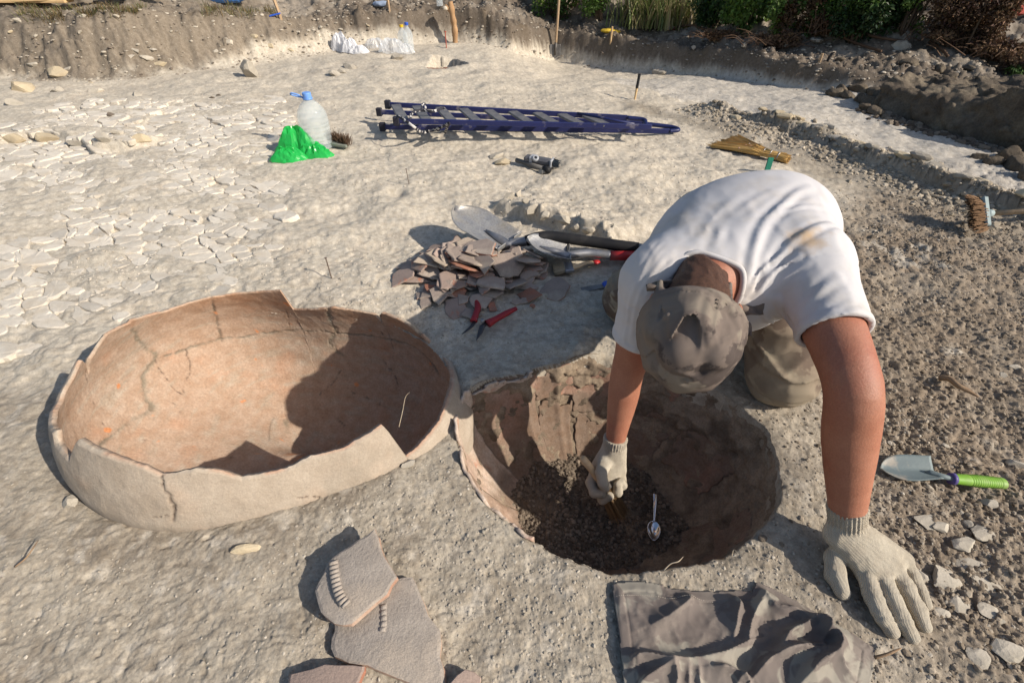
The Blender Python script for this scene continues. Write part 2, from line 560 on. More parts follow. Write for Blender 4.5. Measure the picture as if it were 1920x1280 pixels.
def height(x, y, detail=True):
    x = np.asarray(x, float); y = np.asarray(y, float)
    z = base_z(x, y)
    wob = 0.05 * fbm2(x * 2.5, y * 2.5, 3, 7) + 0.030 * fbm2(x * 14, y * 14, 4, 8)
    # edge of the excavation
    d, s, al = poly_dist(x, y, BANK)
    sd = d * s
    H = np.interp(al, np.arange(len(BANK_H)), BANK_H); W = np.interp(al, np.arange(len(BANK_W)), BANK_W)
    far = sstep(3.0, 3.8, y)
    q = np.clip((sd + wob * (0.5 + W)) / W, 0, 1.0)
    prof = np.where(W > 0.25, 0.55 * q ** 1.4 + 0.45 * sstep(0.15, 0.95, q), sstep(0.0, 1, q))
    z = z + H * prof
    out = np.maximum(sd - W, 0)
    berm = 0.16 * sstep(0.1, 0.9, out) * sstep(-0.8, 0.2, x) + 0.10 * sstep(0.1, 1.2, out)
    berm = berm + (0.13 * fbm2(x * 1.3, y * 1.3, 4, 21) + 0.035 * fbm2(x * 7, y * 7, 3, 22)) * sstep(0.05, 0.5, out)
    z = z + berm * (sd > 0)
    z = z + gauss(x, y, (3.3, 5.0), 0.38, 0.10) + gauss(x, y, (2.45, 5.2), 0.28, 0.08) + gauss(x, y, (4.4, 4.6), 0.5, .12)
    # rocky step on the right, path on its far side
    d, s, al = poly_dist(x, y, RIDGE); sr = d * s + 0.05 * fbm2(x * 9, y * 9, 3, 31)
    inside = (sd < 0.02)
    f1, f2, hh = worley2(x * 9 + 0.4 * y, y * 12, 5)
    blk = 0.45 + 0.75 * hh
    win = sstep(0.0, 0.7, al)
    ridge = 0.045 * sstep(-0.03, 0.03, sr) * sstep(0.2, 2.4, al) + 0.07 * blk * sstep(-0.02, 0.02, sr) * np.exp(-np.maximum(sr, 0) / 0.09) * win
    ridge = ridge + 0.035 * np.exp(-np.abs(np.minimum(sr, 0)) / 0.10) * (sr < 0) * win
    z = z + ridge * (1 - sstep(-0.05, 0.1, sd)) * (x > 0.9)
    # outcrop in the middle
    d, s, al = poly_dist(x, y, OUTC); so = d * s + 0.03 * fbm2(x * 13, y * 13, 3, 33)
    f1, f2, hh = worley2(x * 14, y * 14, 6)
    wo = sstep(0.0, 0.8, al) * (1 - sstep(5.2, 6.0, al))
    z = z + wo * (0.065 * sstep(-0.012, 0.022, so) * np.exp(-np.maximum(so - 0.05, 0) / 0.16) * (0.75 + 0.5 * hh))
    # ledge on the left
    d, s, al = poly_dist(x, y, LEDGE); sl = d * s + 0.07 * fbm2(x * 5, y * 5, 3, 35)
    wl_ = (1 - sstep(5.0, 6.0, al)) * (x < -1.4)
    z = z + wl_ * 0.05 * sstep(-0.02, 0.03, sl) * np.exp(-np.maximum(sl, 0) / 0.45)
    # undulation
    inn = 1 - sstep(-0.15, 0.1, sd)
    z = z + inn * (0.022 * fbm2(x * 1.6, y * 1.6, 3, 11) * sstep(1.3, 2.3, y))
    z = z + gauss(x, y, P(1085, 285), 0.16, 0.022) + gauss(x, y, P(1180, 330), 0.2, 0.025)
    z = z + gauss(x, y, P(1450, 335), 0.14, 0.035) * (x > 1.0)
    z = z - gauss(x, y, P(742, 358), 0.035, 0.035)
    z = z - 0.09 * in_poly(x, y, [P(*p)[:2] for p in ((800, 122), (815, 107), (850, 108), (878, 122), (845, 126))]) 
    if detail:
        br = brown_mask(x, y)
        soilf = 1 - sstep(0.95, 1.35, y + 0.25 * fbm2(x * 3, y * 3, 3, 43) - 0.1 * x)
        rough = np.maximum(br, soilf * 0.55)
        marl = (1 - rough) * inn
        z = z + rough * (0.014 * fbm2(x * 7, y * 7, 4, 51) + (0.0018 + 0.0085 * br) * fbm2(x * 42, y * 42, 3, 52))
        f1, f2, hh = worley2(x * 75, y * 75, 9)
        z = z + (rough * (0.2 + 1.2 * br) + 0.08) * sstep(0.60, 0.2, f1) * hh * 0.0055 * (y < 2.8)
        f1, f2, hh = worley2(x * 150, y * 150, 10)
        z = z + (rough * 0.75 + 0.2) * sstep(0.55, 0.2, f1) * hh * 0.0035 * (y < 1.9)
        z = z - rough * np.maximum(fbm2(x * 55, y * 55, 3, 53) - 0.30, 0) * 0.018 * (y < 2.2)
        # flaky marl: low terraces
        g = fbm2(x * 4.2 + 0.6 * y, y * 6.5, 4, 55) * 6
        z = z + marl * (0.0045 * (np.floor(g) + sstep(0.75, 1.0, g - np.floor(g)))) + marl * (0.006 * fbm2(x * 16, y * 22, 4, 56) + 0.0025 * fbm2(x * 46, y * 60, 3, 65) * (y < 3.6) + 0.004 * np.maximum(fbm2(x * 26, y * 34, 3, 66) - 0.22, 0) * 2)
        sb = sstep(0.02, 0.2, sd)
        z = z + sb * (0.075 * fbm2(x * 7, y * 7, 4, 57) - 0.06 * np.maximum(fbm2(x * 12, y * 16, 3, 60) - 0.1, 0) + 0.045 * np.maximum(fbm2(x * 22, y * 22, 3, 58), 0) + 0.03 * fbm2(x * 40, y * 40, 2, 59)) * (1 - 0.4 * sstep(0.2, 0.6, sd))
    # pot: dug out round its wall
    r, pth = pot_polar(x, y); rg = pot_r(-pot_plane(pth)) 
    z = z - 0.020 * np.exp(-np.maximum(r - rg, 0) / 0.035) * (0.5 + 0.9 * (np.sin(pth) > -0.3))
    # pit
    th = np.arctan2(y - PIT_C[1], x - PIT_C[0]); rp = np.hypot(x - PIT_C[0], y - PIT_C[1]) - pit_r(th)
    z = z + gauss(x, y, P(1085, 648), 0.035, 0.025) + gauss(x, y, P(880, 700), 0.04, 0.012)
    z = z - 0.006 * np.exp(-np.maximum(rp, 0) / 0.018) - 0.6 * (1 - sstep(-0.012, 0.0, rp))
    return z

def G(px, py, lift=0.0):
    """where a sight line meets the finished ground"""
    z = 0.0; p = P(px, py, z)
    d = ray(px, py)
    t = np.concatenate([np.linspace(0.6, 3, 500), np.linspace(3, 9, 700)])
    q = CP + d * t[:, None]
    hz = height(q[:, 0], q[:, 1])
    under = q[:, 2] < hz
    k = int(np.argmax(under)) if under.any() else len(t) - 1
    a = q[max(k - 1, 0)]; b = q[k]
    fa = a[2] - hz[max(k - 1, 0)]; fb = b[2] - hz[k]
    m = a + (b - a) * (fa / (fa - fb + 1e-9))
    return np.array([m[0], m[1], m[2] + lift])

def hz(x, y): return float(height(np.array([x]), np.array([y]))[0])

MARL = np.array([0.55, 0.495, 0.405]); SOILF = np.array([0.385, 0.335, 0.265]); BROWN = np.array([0.265, 0.212, 0.158]); BANKC = np.array([0.165, 0.135, 0.105])
PATHC = np.array([0.50, 0.465, 0.41])

def ground_color(x, y, z):
    c = np.tile(MARL, (len(x), 1))
    def mx(c, k, m): return c + (np.asarray(k) - c) * m[:, None]
    n = fbm2(x * 2.1, y * 2.1, 5, 61); n2 = fbm2(x * 8, y * 8, 4, 62); n3 = fbm2(x * 30, y * 30, 3, 63)
    c = mx(c, (0.49, 0.435, 0.355), sstep(0.0, 0.5, n + 0.3 * n2) * 0.7)
    c = mx(c, (0.45, 0.39, 0.31), sstep(0.15, 0.6, 0.6 * n2 + 0.9 * n3) * 0.6)
    # left side stays paler and greyer, the middle warmer
    c = mx(c, (0.58, 0.515, 0.415), 0.5 * sstep(-0.7, 0.1, x) * sstep(1.4, 2.0, y))
    soilf = 1 - sstep(0.9, 1.35, y + 0.3 * n - 0.1 * x)
    c = mx(c, SOILF, soilf * (0.85 + 0.3 * n2))
    c = mx(c, (0.27, 0.23, 0.18), soilf * sstep(0.0, 0.5, n2 + 0.4 * n3) * 0.7)
    c = mx(c, (0.50, 0.455, 0.385), soilf * sstep(0.2, 0.55, n3 + 0.2 * n2) * 0.6)
    br = brown_mask(x, y)
    c = mx(c, BROWN, np.clip(br * (0.95 + 0.5 * n2), 0, 1))
    c = mx(c, (0.44, 0.40, 0.335), br * sstep(0.08, 0.42, n2 * 0.7 + 0.35 * n3 + 0.5 * n) * 0.8)
    d, s, al = poly_dist(x, y, RIDGE); sr = d * s
    k = sstep(-0.42, -0.15, sr) * (1 - sstep(0.1, 0.2, sr)) * sstep(-0.2, 0.8, al) * (x > 0.9)
    c = mx(c, (0.31, 0.27, 0.215), np.clip(k * (0.75 + 0.6 * n2), 0, 1))
    k = sstep(0.08, 0.2, sr) * (x > 0.9) * (y < 5)
    c = mx(c, PATHC, k * 0.8)
    # a band of darker earth across the middle right
    k = np.exp(-(poly_dist(x, y, [P(1180, 195), P(1330, 235), P(1480, 300), P(1560, 330)])[0] / 0.13) ** 2)
    c = mx(c, (0.30, 0.26, 0.205), np.clip(k * (0.7 + n2), 0, 0.9))
    d, s, al = poly_dist(x, y, BANK); sd = d * s
    Hh = np.interp(al, np.arange(len(BANK_H)), BANK_H); Ww = np.interp(al, np.arange(len(BANK_W)), BANK_W)
    rel = (z - base_z(x, y)) / Hh
    lowpale = sstep(4.0, 6.0, al) * 0.42 + 0.02
    lowpale = np.where(al > 8.3, 0.33, lowpale)
    k = sstep(0.0, 0.04, sd) * sstep(lowpale - 0.12, lowpale + 0.15, rel + 0.25 * n2 + 0.1 * n)
    bankcol = BANKC + (np.array([0.225, 0.188, 0.145]) - BANKC) * (1 - sstep(6.2, 7.6, al))[:, None]
    c = c + (bankcol - c) * np.clip(k, 0, 1)[:, None]
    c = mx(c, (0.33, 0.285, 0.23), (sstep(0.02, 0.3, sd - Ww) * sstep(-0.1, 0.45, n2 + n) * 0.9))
    c = mx(c, (0.075, 0.058, 0.042), sstep(0.9, 1.6, sd - Ww) * sstep(0.3, 1.2, x) * 0.9)  # dark litter; shade between the bushes is put into this colour too
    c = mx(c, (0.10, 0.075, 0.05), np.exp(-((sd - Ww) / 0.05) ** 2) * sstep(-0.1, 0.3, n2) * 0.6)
    # pit floor on the far side, reddish
    c = mx(c, (0.34, 0.17, 0.11), in_poly(x, y, [P(*p)[:2] for p in ((798, 124), (812, 115), (842, 122), (840, 128))]) * 1.0)
    # greyer soil round the pit
    th = np.arctan2(y - PIT_C[1], x - PIT_C[0]); rp = np.hypot(x - PIT_C[0], y - PIT_C[1]) - pit_r(th)
    c = mx(c, (0.36, 0.315, 0.25), np.exp(-np.maximum(rp, 0) / 0.06) * 0.5 * (n2 + 0.6))
    n4 = fbm2(x * 85, y * 85, 2, 64)
    return c * (1 + 0.14 * n3 + 0.06 * n2 + 0.14 * n4)[:, None]

def build_ground():
    dr = 0.0037
    r_in = np.array([0.0, 0.15, 0.3, 0.45, 0.6])
    r_f = np.concatenate([0.72 * np.exp(np.arange(0, math.log(1.02 / 0.72), 0.004)), 1.02 * np.exp(np.arange(0.0022, math.log(2.7 / 1.02), 0.0022)), 2.7 * np.exp(np.arange(0.0036, math.log(9.5 / 2.7), 0.0036))])
    r_o = 9.5 * np.exp(np.arange(0.03, math.log(300 / 9.5), 0.06))
    R = np.concatenate([r_in, r_f, r_o])
    a_f = np.arange(-48, 48.001, 0.125)
    a_o = np.concatenate([np.arange(-180, -49, 4.0), a_f, np.arange(52, 180, 4.0)])
    A = np.radians(a_o)
    RR, AA = np.meshgrid(R, A, indexing='ij')
    X = RR * np.sin(AA); Y = -0.9 + RR * np.cos(AA)
    x = X.ravel(); y = Y.ravel()
    z = height(x, y)
    nr, na = X.shape
    i = np.arange(nr - 1)[:, None] * na; j = np.arange(na)[None, :]; j2 = (j + 1) % na
    Q = np.stack([i + j, i + na + j, i + na + j2, i + j2], -1).reshape(-1, 4)[:, ::-1]
    r_, t_ = pot_polar(x, y); gone = (r_ - pot_r(-pot_plane(t_))) < -0.009
    Q = Q[~gone[Q].any(1)]
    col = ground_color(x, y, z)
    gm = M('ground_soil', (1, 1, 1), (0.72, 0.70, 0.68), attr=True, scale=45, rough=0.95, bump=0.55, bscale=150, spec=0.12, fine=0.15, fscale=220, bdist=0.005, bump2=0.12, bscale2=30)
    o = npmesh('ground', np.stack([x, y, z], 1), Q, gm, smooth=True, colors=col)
    tag(o, kind='structure')
    return o
GROUND = build_ground()

# ------------------------------------------------------------------ stones, gravel
def ico(sub=1):
    t = (1 + 5 ** 0.5) / 2
    v = [(-1, t, 0), (1, t, 0), (-1, -t, 0), (1, -t, 0), (0, -1, t), (0, 1, t), (0, -1, -t), (0, 1, -t), (t, 0, -1), (t, 0, 1), (-t, 0, -1), (-t, 0, 1)]
    f = [(0, 11, 5), (0, 5, 1), (0, 1, 7), (0, 7, 10), (0, 10, 11), (1, 5, 9), (5, 11, 4), (11, 10, 2), (10, 7, 6), (7, 1, 8),
         (3, 9, 4), (3, 4, 2), (3, 2, 6), (3, 6, 8), (3, 8, 9), (4, 9, 5), (2, 4, 11), (6, 2, 10), (8, 6, 7), (9, 8, 1)]
    v = [np.array(p) / np.linalg.norm(p) for p in v]
    for _ in range(sub):
        mid = {}; nf = []
        def m(a, b):
            k = (min(a, b), max(a, b))
            if k not in mid:
                q = v[a] + v[b]; v.append(q / np.linalg.norm(q)); mid[k] = len(v) - 1
            return mid[k]
        for a, b, c in f:
            ab, bc, ca = m(a, b), m(b, c), m(c, a)
            nf += [(a, ab, ca), (b, bc, ab), (c, ca, bc), (ab, bc, ca)]
        f = nf
    return np.array(v), np.array(f)
ICO0 = ico(0); ICO1 = ico(1); ICO2 = ico(2)

def rock_verts(rng, size, cuts=7, sub=ICO1, jit=0.08):
    v = sub[0].copy()
    v = v * (1 + jit * (rng.random((len(v), 1)) - 0.5) * 2)
    for _ in range(cuts):
        n = rng.normal(size=3); n /= np.linalg.norm(n); k = 0.45 + 0.4 * rng.random()
        d = v @ n; m = d > k
        v[m] -= np.outer(d[m] - k, n)
    return v * np.asarray(size) 

ROCKM = {
    'pale': M('pale_marl_stone', (0.47, 0.42, 0.345), (0.36, 0.32, 0.255), scale=18, rough=0.92, bump=0.5, bscale=90, obrand=0.10, fine=0.1, spec=0.15),
    'slab': M('marl_slab', (0.585, 0.535, 0.455), (0.51, 0.46, 0.385), scale=26, rough=0.9, bump=0.45, bscale=70, obrand=0.11, fine=0.1, spec=0.2, c3=(0.50, 0.43, 0.335), scale3=11, t3=(0.48, 0.7)),
    'grey': M('grey_stone', (0.40, 0.36, 0.30), (0.28, 0.25, 0.205), scale=18, rough=0.92, bump=0.5, bscale=90, obrand=0.15, fine=0.12, spec=0.15),
    'buff': M('buff_sandstone', (0.50, 0.42, 0.29), (0.42, 0.34, 0.23), scale=18, rough=0.92, bump=0.5, bscale=90, obrand=0.1, fine=0.1, spec=0.15),
    'dark': M('dark_clod', (0.17, 0.14, 0.11), (0.11, 0.09, 0.07), scale=18, rough=0.95, bump=0.6, bscale=90, obrand=0.15, fine=0.15, spec=0.1),
}

def rock(px, py, size, mat='pale', label=None, group=None, name='rock', seed=0, parent=None, sink=0.3, rz=0.0, tilt=0.15, cuts=8, sub=None):
    rng = np.random.default_rng(seed * 7 + 13)
    g = G(px, py)
    v = rock_verts(rng, size, cuts, ICO1 if sub is None else sub)
    R = rot_axis((0, 0, 1), rz) @ rot_axis((1, 0, 0), tilt * (rng.random() - 0.5) * 2) @ rot_axis((0, 1, 0), tilt * (rng.random() - 0.5) * 2)
    v = v @ R.T
    c = g + np.array([0, 0, -v[:, 2].min() * (1 - 2 * sink)])
    o = npmesh(name, v + c, (ICO1 if sub is None else sub)[1], ROCKM[mat], smooth=False, parent=parent, origin=None if parent is not None else g)
    if label: tag(o, label, 'rock', group)
    return o

def clip_poly(poly, p, n):
    """keep the side where (q-p).n <= 0"""
    out = []
    for i in range(len(poly)):
        a = poly[i]; b = poly[(i + 1) % len(poly)]
        da = (a - p) @ n; db = (b - p) @ n
        if da <= 0: out.append(a)
        if (da < 0 < db) or (db < 0 < da): out.append(a + (b - a) * (da / (da - db)))
    return out

def stone_plate(poly, z0, h, tilt, rng, bevel=0.12, skirt=0.025, uneven=0.0012):
    """a flat stone with broken edges: polygon in plan, top height above the ground, tilt"""
    poly = np.array(poly); c = poly.mean(0)
    ring = []
    n = len(poly)
    for i in range(n):
        a, b = poly[i], poly[(i + 1) % n]
        ring.append(a * 0.82 + b * 0.18); 
        mid = (a + b) / 2; e = b - a; L = np.hypot(*e)
        if L > 0.02: ring.append(mid + np.array([-e[1], e[0]]) * rng.uniform(-0.10, 0.10))
        ring.append(a * 0.18 + b * 0.82)
    ring = np.array(ring); m = len(ring)
    size = np.abs(ring - c).mean()
    inner = c + (ring - c) * (1 - bevel)
    def top(q): return z0 + h + (q - c) @ np.array(tilt)
    V = [(*q, top(q) + rng.uniform(-uneven, uneven)) for q in inner] + [(*q, top(q) - 0.0028 - rng.random() * 0.003) for q in ring] + [(*(c + (q - c) * 1.06), z0 - skirt) for q in ring]
    V.append((*c, top(c) + uneven))
    F3 = [(i, (i + 1) % m, 3 * m) for i in range(m)]
    F4 = [(m + i, m + (i + 1) % m, (i + 1) % m, i) for i in range(m)] + [(2 * m + i, 2 * m + (i + 1) % m, m + (i + 1) % m, m + i) for i in range(m)]
    return np.array(V), np.array(F3), np.array(F4)

def paving():
    reg = np.array([P(px, py)[:2] for px, py in ((-140, 330), (-60, 240), (80, 200), (300, 185), (520, 180), (560, 230), (500, 280), (535, 340), (548, 430), (500, 500), (440, 545), (250, 590), (120, 650), (-60, 690), (-160, 640))])
    rng = np.random.default_rng(5)
    ang = math.radians(-22); ca, sa = math.cos(ang), math.sin(ang)
    Rm = np.array([[ca, -sa], [sa, ca]])
    S = np.array([0.074, 0.050])
    inv = (reg @ Rm) / S
    lo = np.floor(inv.min(0)).astype(int) - 1; hi = np.ceil(inv.max(0)).astype(int) + 1
    pts = {}
    for i in range(lo[0] - 2, hi[0] + 3):
        for j in range(lo[1] - 2, hi[1] + 3):
            pts[(i, j)] = (np.array([i + 0.5 * (j % 2), j]) + rng.uniform(-0.7, 0.7, 2)) if rng.random() < 0.66 else None
    cells = []
    for i in range(lo[0], hi[0] + 1):
        for j in range(lo[1], hi[1] + 1):
            p = pts[(i, j)]
            if p is None: continue
            w = (p * S) @ Rm.T
            if not in_poly(w[0], w[1], reg): continue
            if rng.random() < 0.06 + 0.3 * (fbm2(np.array([w[0] * 2.2]), np.array([w[1] * 2.2]), 3, 88)[0] > 0.18): continue
            poly = [p + np.array(q) * 2.0 for q in ((-.9, -.9), (.9, -.9), (.9, .9), (-.9, .9))]
            for di in (-2, -1, 0, 1, 2):
                for dj in (-2, -1, 0, 1, 2):
                    if (di or dj):
                        q = pts[(i + di, j + dj)]
                        if q is None: continue
                        poly = clip_poly(poly, (p + q) / 2, q - p)
            poly = np.array(poly)
            c = poly.mean(0)
            g = rng.uniform(0.93, 1.03)
            poly = c + (poly - c) * g
            W = (poly * S) @ Rm.T
            # drop sliver corners
            keep = [k for k in range(len(W)) if np.hypot(*(W[k] - W[k - 1])) > 0.007]
            W = W[keep]
            if len(W) < 4: continue
            cells.append(W)
    cs = np.array([w.mean(0) for w in cells])
    zz = height(cs[:, 0], cs[:, 1], False)
    edge = np.array([1.0 for _ in cells])
    dist = np.hypot(np.hypot(cs[:, 0], cs[:, 1] - 0.0), 1.0)
    area = np.array([0.5 * abs(sum(w[k][0] * w[(k + 1) % len(w)][1] - w[(k + 1) % len(w)][0] * w[k][1] for k in range(len(w)))) for w in cells])
    score = area / dist ** 3
    order = np.argsort(-score)
    rv = []; r3 = []; r4 = []; off = 0
    for n, k in enumerate(order):
        h = 0.0005 + 0.0060 * rng.random() ** 1.6
        x, y = cs[k]
        gx = (float(height(np.array([x + .03]), np.array([y]), False)[0]) - zz[k]) / .03 if n < 300 else 0
        tilt = rng.normal(0, 0.045, 2) + np.array([gx * 0.5, 0.0])
        V, F3, F4 = stone_plate(cells[k], zz[k], h, tilt, rng)
        if n < 290:
            npmesh('stone', V, [F3, F4], ROCKM['slab'], parent=GROUND, smooth=False)
        else:
            rv.append(V); r3.append(F3 + off); r4.append(F4 + off); off += len(V)
    if rv:
        o = npmesh('cracked_paving', np.concatenate(rv), [np.concatenate(r3), np.concatenate(r4)], ROCKM['slab'], parent=GROUND, smooth=False)
        tag(o, kind='stuff')
paving()

def scatter(name, n, sampler, size, mat, seed, sub=ICO0, sq=0.7, parent=None, lift=0.15, zfun=None, colors=None):
    """loose crumbs nobody could count: one object"""
    rng = np.random.default_rng(seed)
    xy = sampler(rng, n); n = len(xy)
    s = size[0] + (size[1] - size[0]) * rng.random(n) ** 3.0
    v0, f0 = sub
    q = rng.normal(size=(n, 4)); q /= np.linalg.norm(q, axis=1, keepdims=True)
    w, x, y, z = q.T
    Rm = np.stack([np.stack([1 - 2 * (y * y + z * z), 2 * (x * y - z * w), 2 * (x * z + y * w)], -1), np.stack([2 * (x * y + z * w), 1 - 2 * (x * x + z * z), 2 * (y * z - x * w)], -1), np.stack([2 * (x * z - y * w), 2 * (y * z + x * w), 1 - 2 * (x * x + y * y)], -1)], 1)
    V = v0[None] * (1 + 0.35 * (rng.random((n, len(v0), 1)) - 0.5)) * rng.uniform(0.6, 1.15, (n, 1, 3))
    V = np.einsum('nij,nkj->nki', Rm, V) * s[:, None, None]
    V[..., 2] *= sq
    zz = (zfun or height)(xy[:, 0], xy[:, 1])
    V[..., 0] += xy[:, None, 0]; V[..., 1] += xy[:, None, 1]; V[..., 2] += (zz + s * lift)[:, None]
    Fq = (f0[None] + (np.arange(n) * len(v0))[:, None, None]).reshape(-1, 3)
    col = None
    if colors is not None:
        c = np.asarray(colors); k = rng.random((n, 1))
        cc = c[0] + (c[1] - c[0]) * k
        cc = cc * (0.8 + 0.4 * rng.random((n, 1)))
        col = np.repeat(cc, len(v0), axis=0)
    o = npmesh(name, V.reshape(-1, 3), Fq, mat, smooth=False, colors=col, parent=parent)
    return tag(o, kind='stuff')

CRUMB = M('soil_crumbs', (1, 1, 1), (0.8, 0.78, 0.76), attr=True, scale=60, rough=0.95, spec=0.1)
def clear(xy, pad=0.0):
    r, pth = pot_polar(xy[:, 0], xy[:, 1]); r = r - pot_r(-pot_plane(pth))
    th = np.arctan2(xy[:, 1] - PIT_C[1], xy[:, 0] - PIT_C[0]); rp = np.hypot(xy[:, 0] - PIT_C[0], xy[:, 1] - PIT_C[1]) - pit_r(th)
    return (r > 0.012 + pad) & (rp > 0.008 + pad)
def s_front(rng, n):
    xy = np.stack([rng.uniform(-1.2, 1.1, n * 3), rng.uniform(0.12, 1.5, n * 3)], 1)
    p = 0.22 + 0.9 * np.clip(fbm2(xy[:, 0] * 5, xy[:, 1] * 5, 3, 71) + 0.2, 0, 1) + 0.6 * (np.abs(xy[:, 0] - 0.1) < 0.5) * (xy[:, 1] < 0.6) - 0.35 * (xy[:, 0] < -0.5)
    p = p * (1 - 0.75 * sstep(1.0, 1.35, xy[:, 1]))
    xy = xy[(rng.random(len(xy)) < p) & clear(xy)]
    return xy[:n]
def s_brown(rng, n):
    xy = np.stack([rng.uniform(0.45, 2.1, n * 4), rng.uniform(0.2, 2.3, n * 4)], 1)
    m = brown_mask(xy[:, 0], xy[:, 1]) * (0.35 + 1.1 * np.clip(fbm2(xy[:, 0] * 4, xy[:, 1] * 4, 3, 72) + 0.3, 0, 1)) / (0.5 + 0.5 * xy[:, 1])
    return xy[(rng.random(len(xy)) < m) & clear(xy)][:n]
def s_mid(rng, n):
    y = 1.3 + 3.2 * rng.random(n * 3) ** 1.3
    xy = np.stack([rng.uniform(-1.0, 1.0, n * 3) * (0.5 + y * 0.75), y], 1)
    p = np.clip(fbm2(xy[:, 0] * 2.5, xy[:, 1] * 2.5, 4, 73) + 0.15, 0, 1) * 1.4
    return xy[(rng.random(len(xy)) < p) & clear(xy)][:n]
def s_ridge(rng, n):
    k = rng.random(n) * (len(RIDGE) - 1.01); i = k.astype(int); A = np.array(RIDGE)[:, :2]
    p = A[i] + (A[i + 1] - A[i]) * (k - i)[:, None]
    return p + np.array([-0.8, -0.55]) * (rng.normal(0, 0.09, n) + 0.06)[:, None] + rng.normal(0, 0.02, (n, 2))
def s_bank(rng, n):
    k = 1 + rng.random(n) * (len(BANK) - 3.01); i = k.astype(int); A = np.array(BANK)[:, :2]
    p = A[i] + (A[i + 1] - A[i]) * (k - i)[:, None]
    return p + np.stack([rng.normal(0, 0.04, n), rng.random(n) ** 1.2 * 1.1], 1)
scatter('gravel', 16000, s_front, (0.0010, 0.0050), CRUMB, 1, colors=((0.44, 0.40, 0.335), (0.33, 0.29, 0.235)), lift=-0.1)
scatter('gravel', 26000, s_brown, (0.0014, 0.0080), CRUMB, 2, colors=((0.38, 0.325, 0.255), (0.19, 0.15, 0.108)), lift=0.0)
scatter('gravel', 14000, s_mid, (0.0012, 0.0070), CRUMB, 3, colors=((0.56, 0.51, 0.43), (0.44, 0.385, 0.31)), lift=-0.1)
scatter('rubble', 3000, s_ridge, (0.003, 0.022), CRUMB, 4, colors=((0.46, 0.40, 0.315), (0.27, 0.23, 0.175)), lift=0.0)
scatter('rubble', 9000, s_bank, (0.003, 0.022), CRUMB, 6, colors=((0.50, 0.45, 0.37), (0.15, 0.12, 0.095)), lift=-0.1, sq=0.5)
# ------------------------------------------------------------------ the large broken jar standing in the ground
TERRA_IN = M('fired_clay_inside', (1, 1, 1), (0.84, 0.77, 0.71), attr=True, scale=30, rough=0.9, bump=0.7, bscale=110, spec=0.2, fine=0.16, fscale=150, bdist=0.003)
TERRA_OUT = M('fired_clay_outside', (1, 1, 1), (0.86, 0.84, 0.82), attr=True, scale=20, rough=0.92, bump=0.6, bscale=140, spec=0.2, fine=0.10, fscale=220, bdist=0.003)

def pot_f(p):
    r, th = pot_polar(p[..., 0], p[..., 1])
    return r - pot_r(p[..., 2] - pot_plane(th))

def pot_hit(px, py, far, inset=0.0):
    d = ray(px, py); t = np.linspace(0.5, 2.6, 4000)
    p = CP + d * t[:, None]
    r, th = pot_polar(p[:, 0], p[:, 1]); w = p[:, 2] - pot_plane(th)
    f = np.where((w > -0.45) & (w < 0.2), r - pot_r(w) + inset, 1.0)
    ins = f < 0
    if not ins.any(): k = int(np.argmin(np.abs(f)))
    else:
        idx = np.nonzero(ins)[0]
        k = idx[-1] if far else idx[0]
    return float(th[k]), float(w[k]), p[k]

_rim = [pot_hit(px, py, True)[:2] for px, py in RIM_FAR] + [pot_hit(px, py, False)[:2] for px, py in RIM_NEAR]
_rt = np.array([a for a, b in _rim]); _rw = np.clip(np.array([b for a, b in _rim]), -0.075, 0.06)
_rt[:8] = np.where(_rt[:8] < -1, _rt[:8] + 2 * math.pi, _rt[:8])
for _i in range(1, len(_rt)): _rt[_i] = min(_rt[_i], _rt[_i - 1] - 0.004)
_rt = (_rt + math.pi) % (2 * math.pi) - math.pi
_o = np.argsort(_rt); _rt = _rt[_o]; _rw = _rw[_o]
def rim_w(th):
    th = (np.asarray(th) + math.pi) % (2 * math.pi) - math.pi
    w = np.interp(th, np.concatenate([_rt - 2 * math.pi, _rt, _rt + 2 * math.pi]), np.tile(_rw, 3))
    return w + 0.004 * fbm2(th * 16 + 200, th * 0, 4, 5) 

CRACKS_IN = [  # (pixels in a crop, half width, filler)
    ([(430, 270), (490, 350), (530, 390), (480, 470), (490, 560), (520, 600)], .0065, 1), ([(530, 400), (570, 470), (640, 550)], .002, 0),
    ([(770, 130), (785, 200), (800, 260), (815, 320)], .0035, .4), ([(560, 385), (680, 350), (820, 310), (940, 295), (1080, 275), (1210, 275), (1310, 285), (1420, 295), (1520, 310), (1640, 345), (1700, 400), (1740, 460)], .004, .9),
    ([(1265, 180), (1280, 240), (1300, 280), (1280, 330), (1330, 380)], .009, 1), ([(520, 600), (480, 630), (400, 680), (300, 760)], .005, .8),
    ([(600, 580), (650, 650), (690, 680), (710, 730)], .0025, .3), ([(700, 680), (850, 620), (960, 590), (1080, 555), (1160, 545), (1230, 550)], .0035, .8),
    ([(1230, 550), (1290, 500), (1330, 440)], .003, .5), ([(1340, 525), (1450, 570), (1560, 620)], .003, .5), ([(1090, 660), (1100, 740), (1110, 840)], .009, 1),
    ([(230, 450), (260, 560), (320, 680)], .002, 0), ([(660, 360), (680, 440), (640, 550)], .002, 0), ([(1500, 395), (1550, 460), (1590, 570), (1590, 640)], .0025, .3),
    ([(1090, 180), (1100, 250)], .002, 0), ([(1495, 205), (1500, 290)], .002, 0), ([(840, 740), (850, 800), (880, 870)], .003, .5), ([(560, 700), (460, 760)], .002, 0), ([(1400, 760), (1300, 640), (1240, 560)], .003, .4)]
CRACKS_OUT = [([(553, 905), (570, 960), (600, 1010), (606, 1070), (616, 1190)], .003, 0), ([(1140, 990), (1230, 990), (1252, 1045)], .0016, 0), ([(520, 1075), (600, 1070)], .0012, 0), ([(980, 1080), (1020, 1110), (1080, 1125)], .0014, 0)]

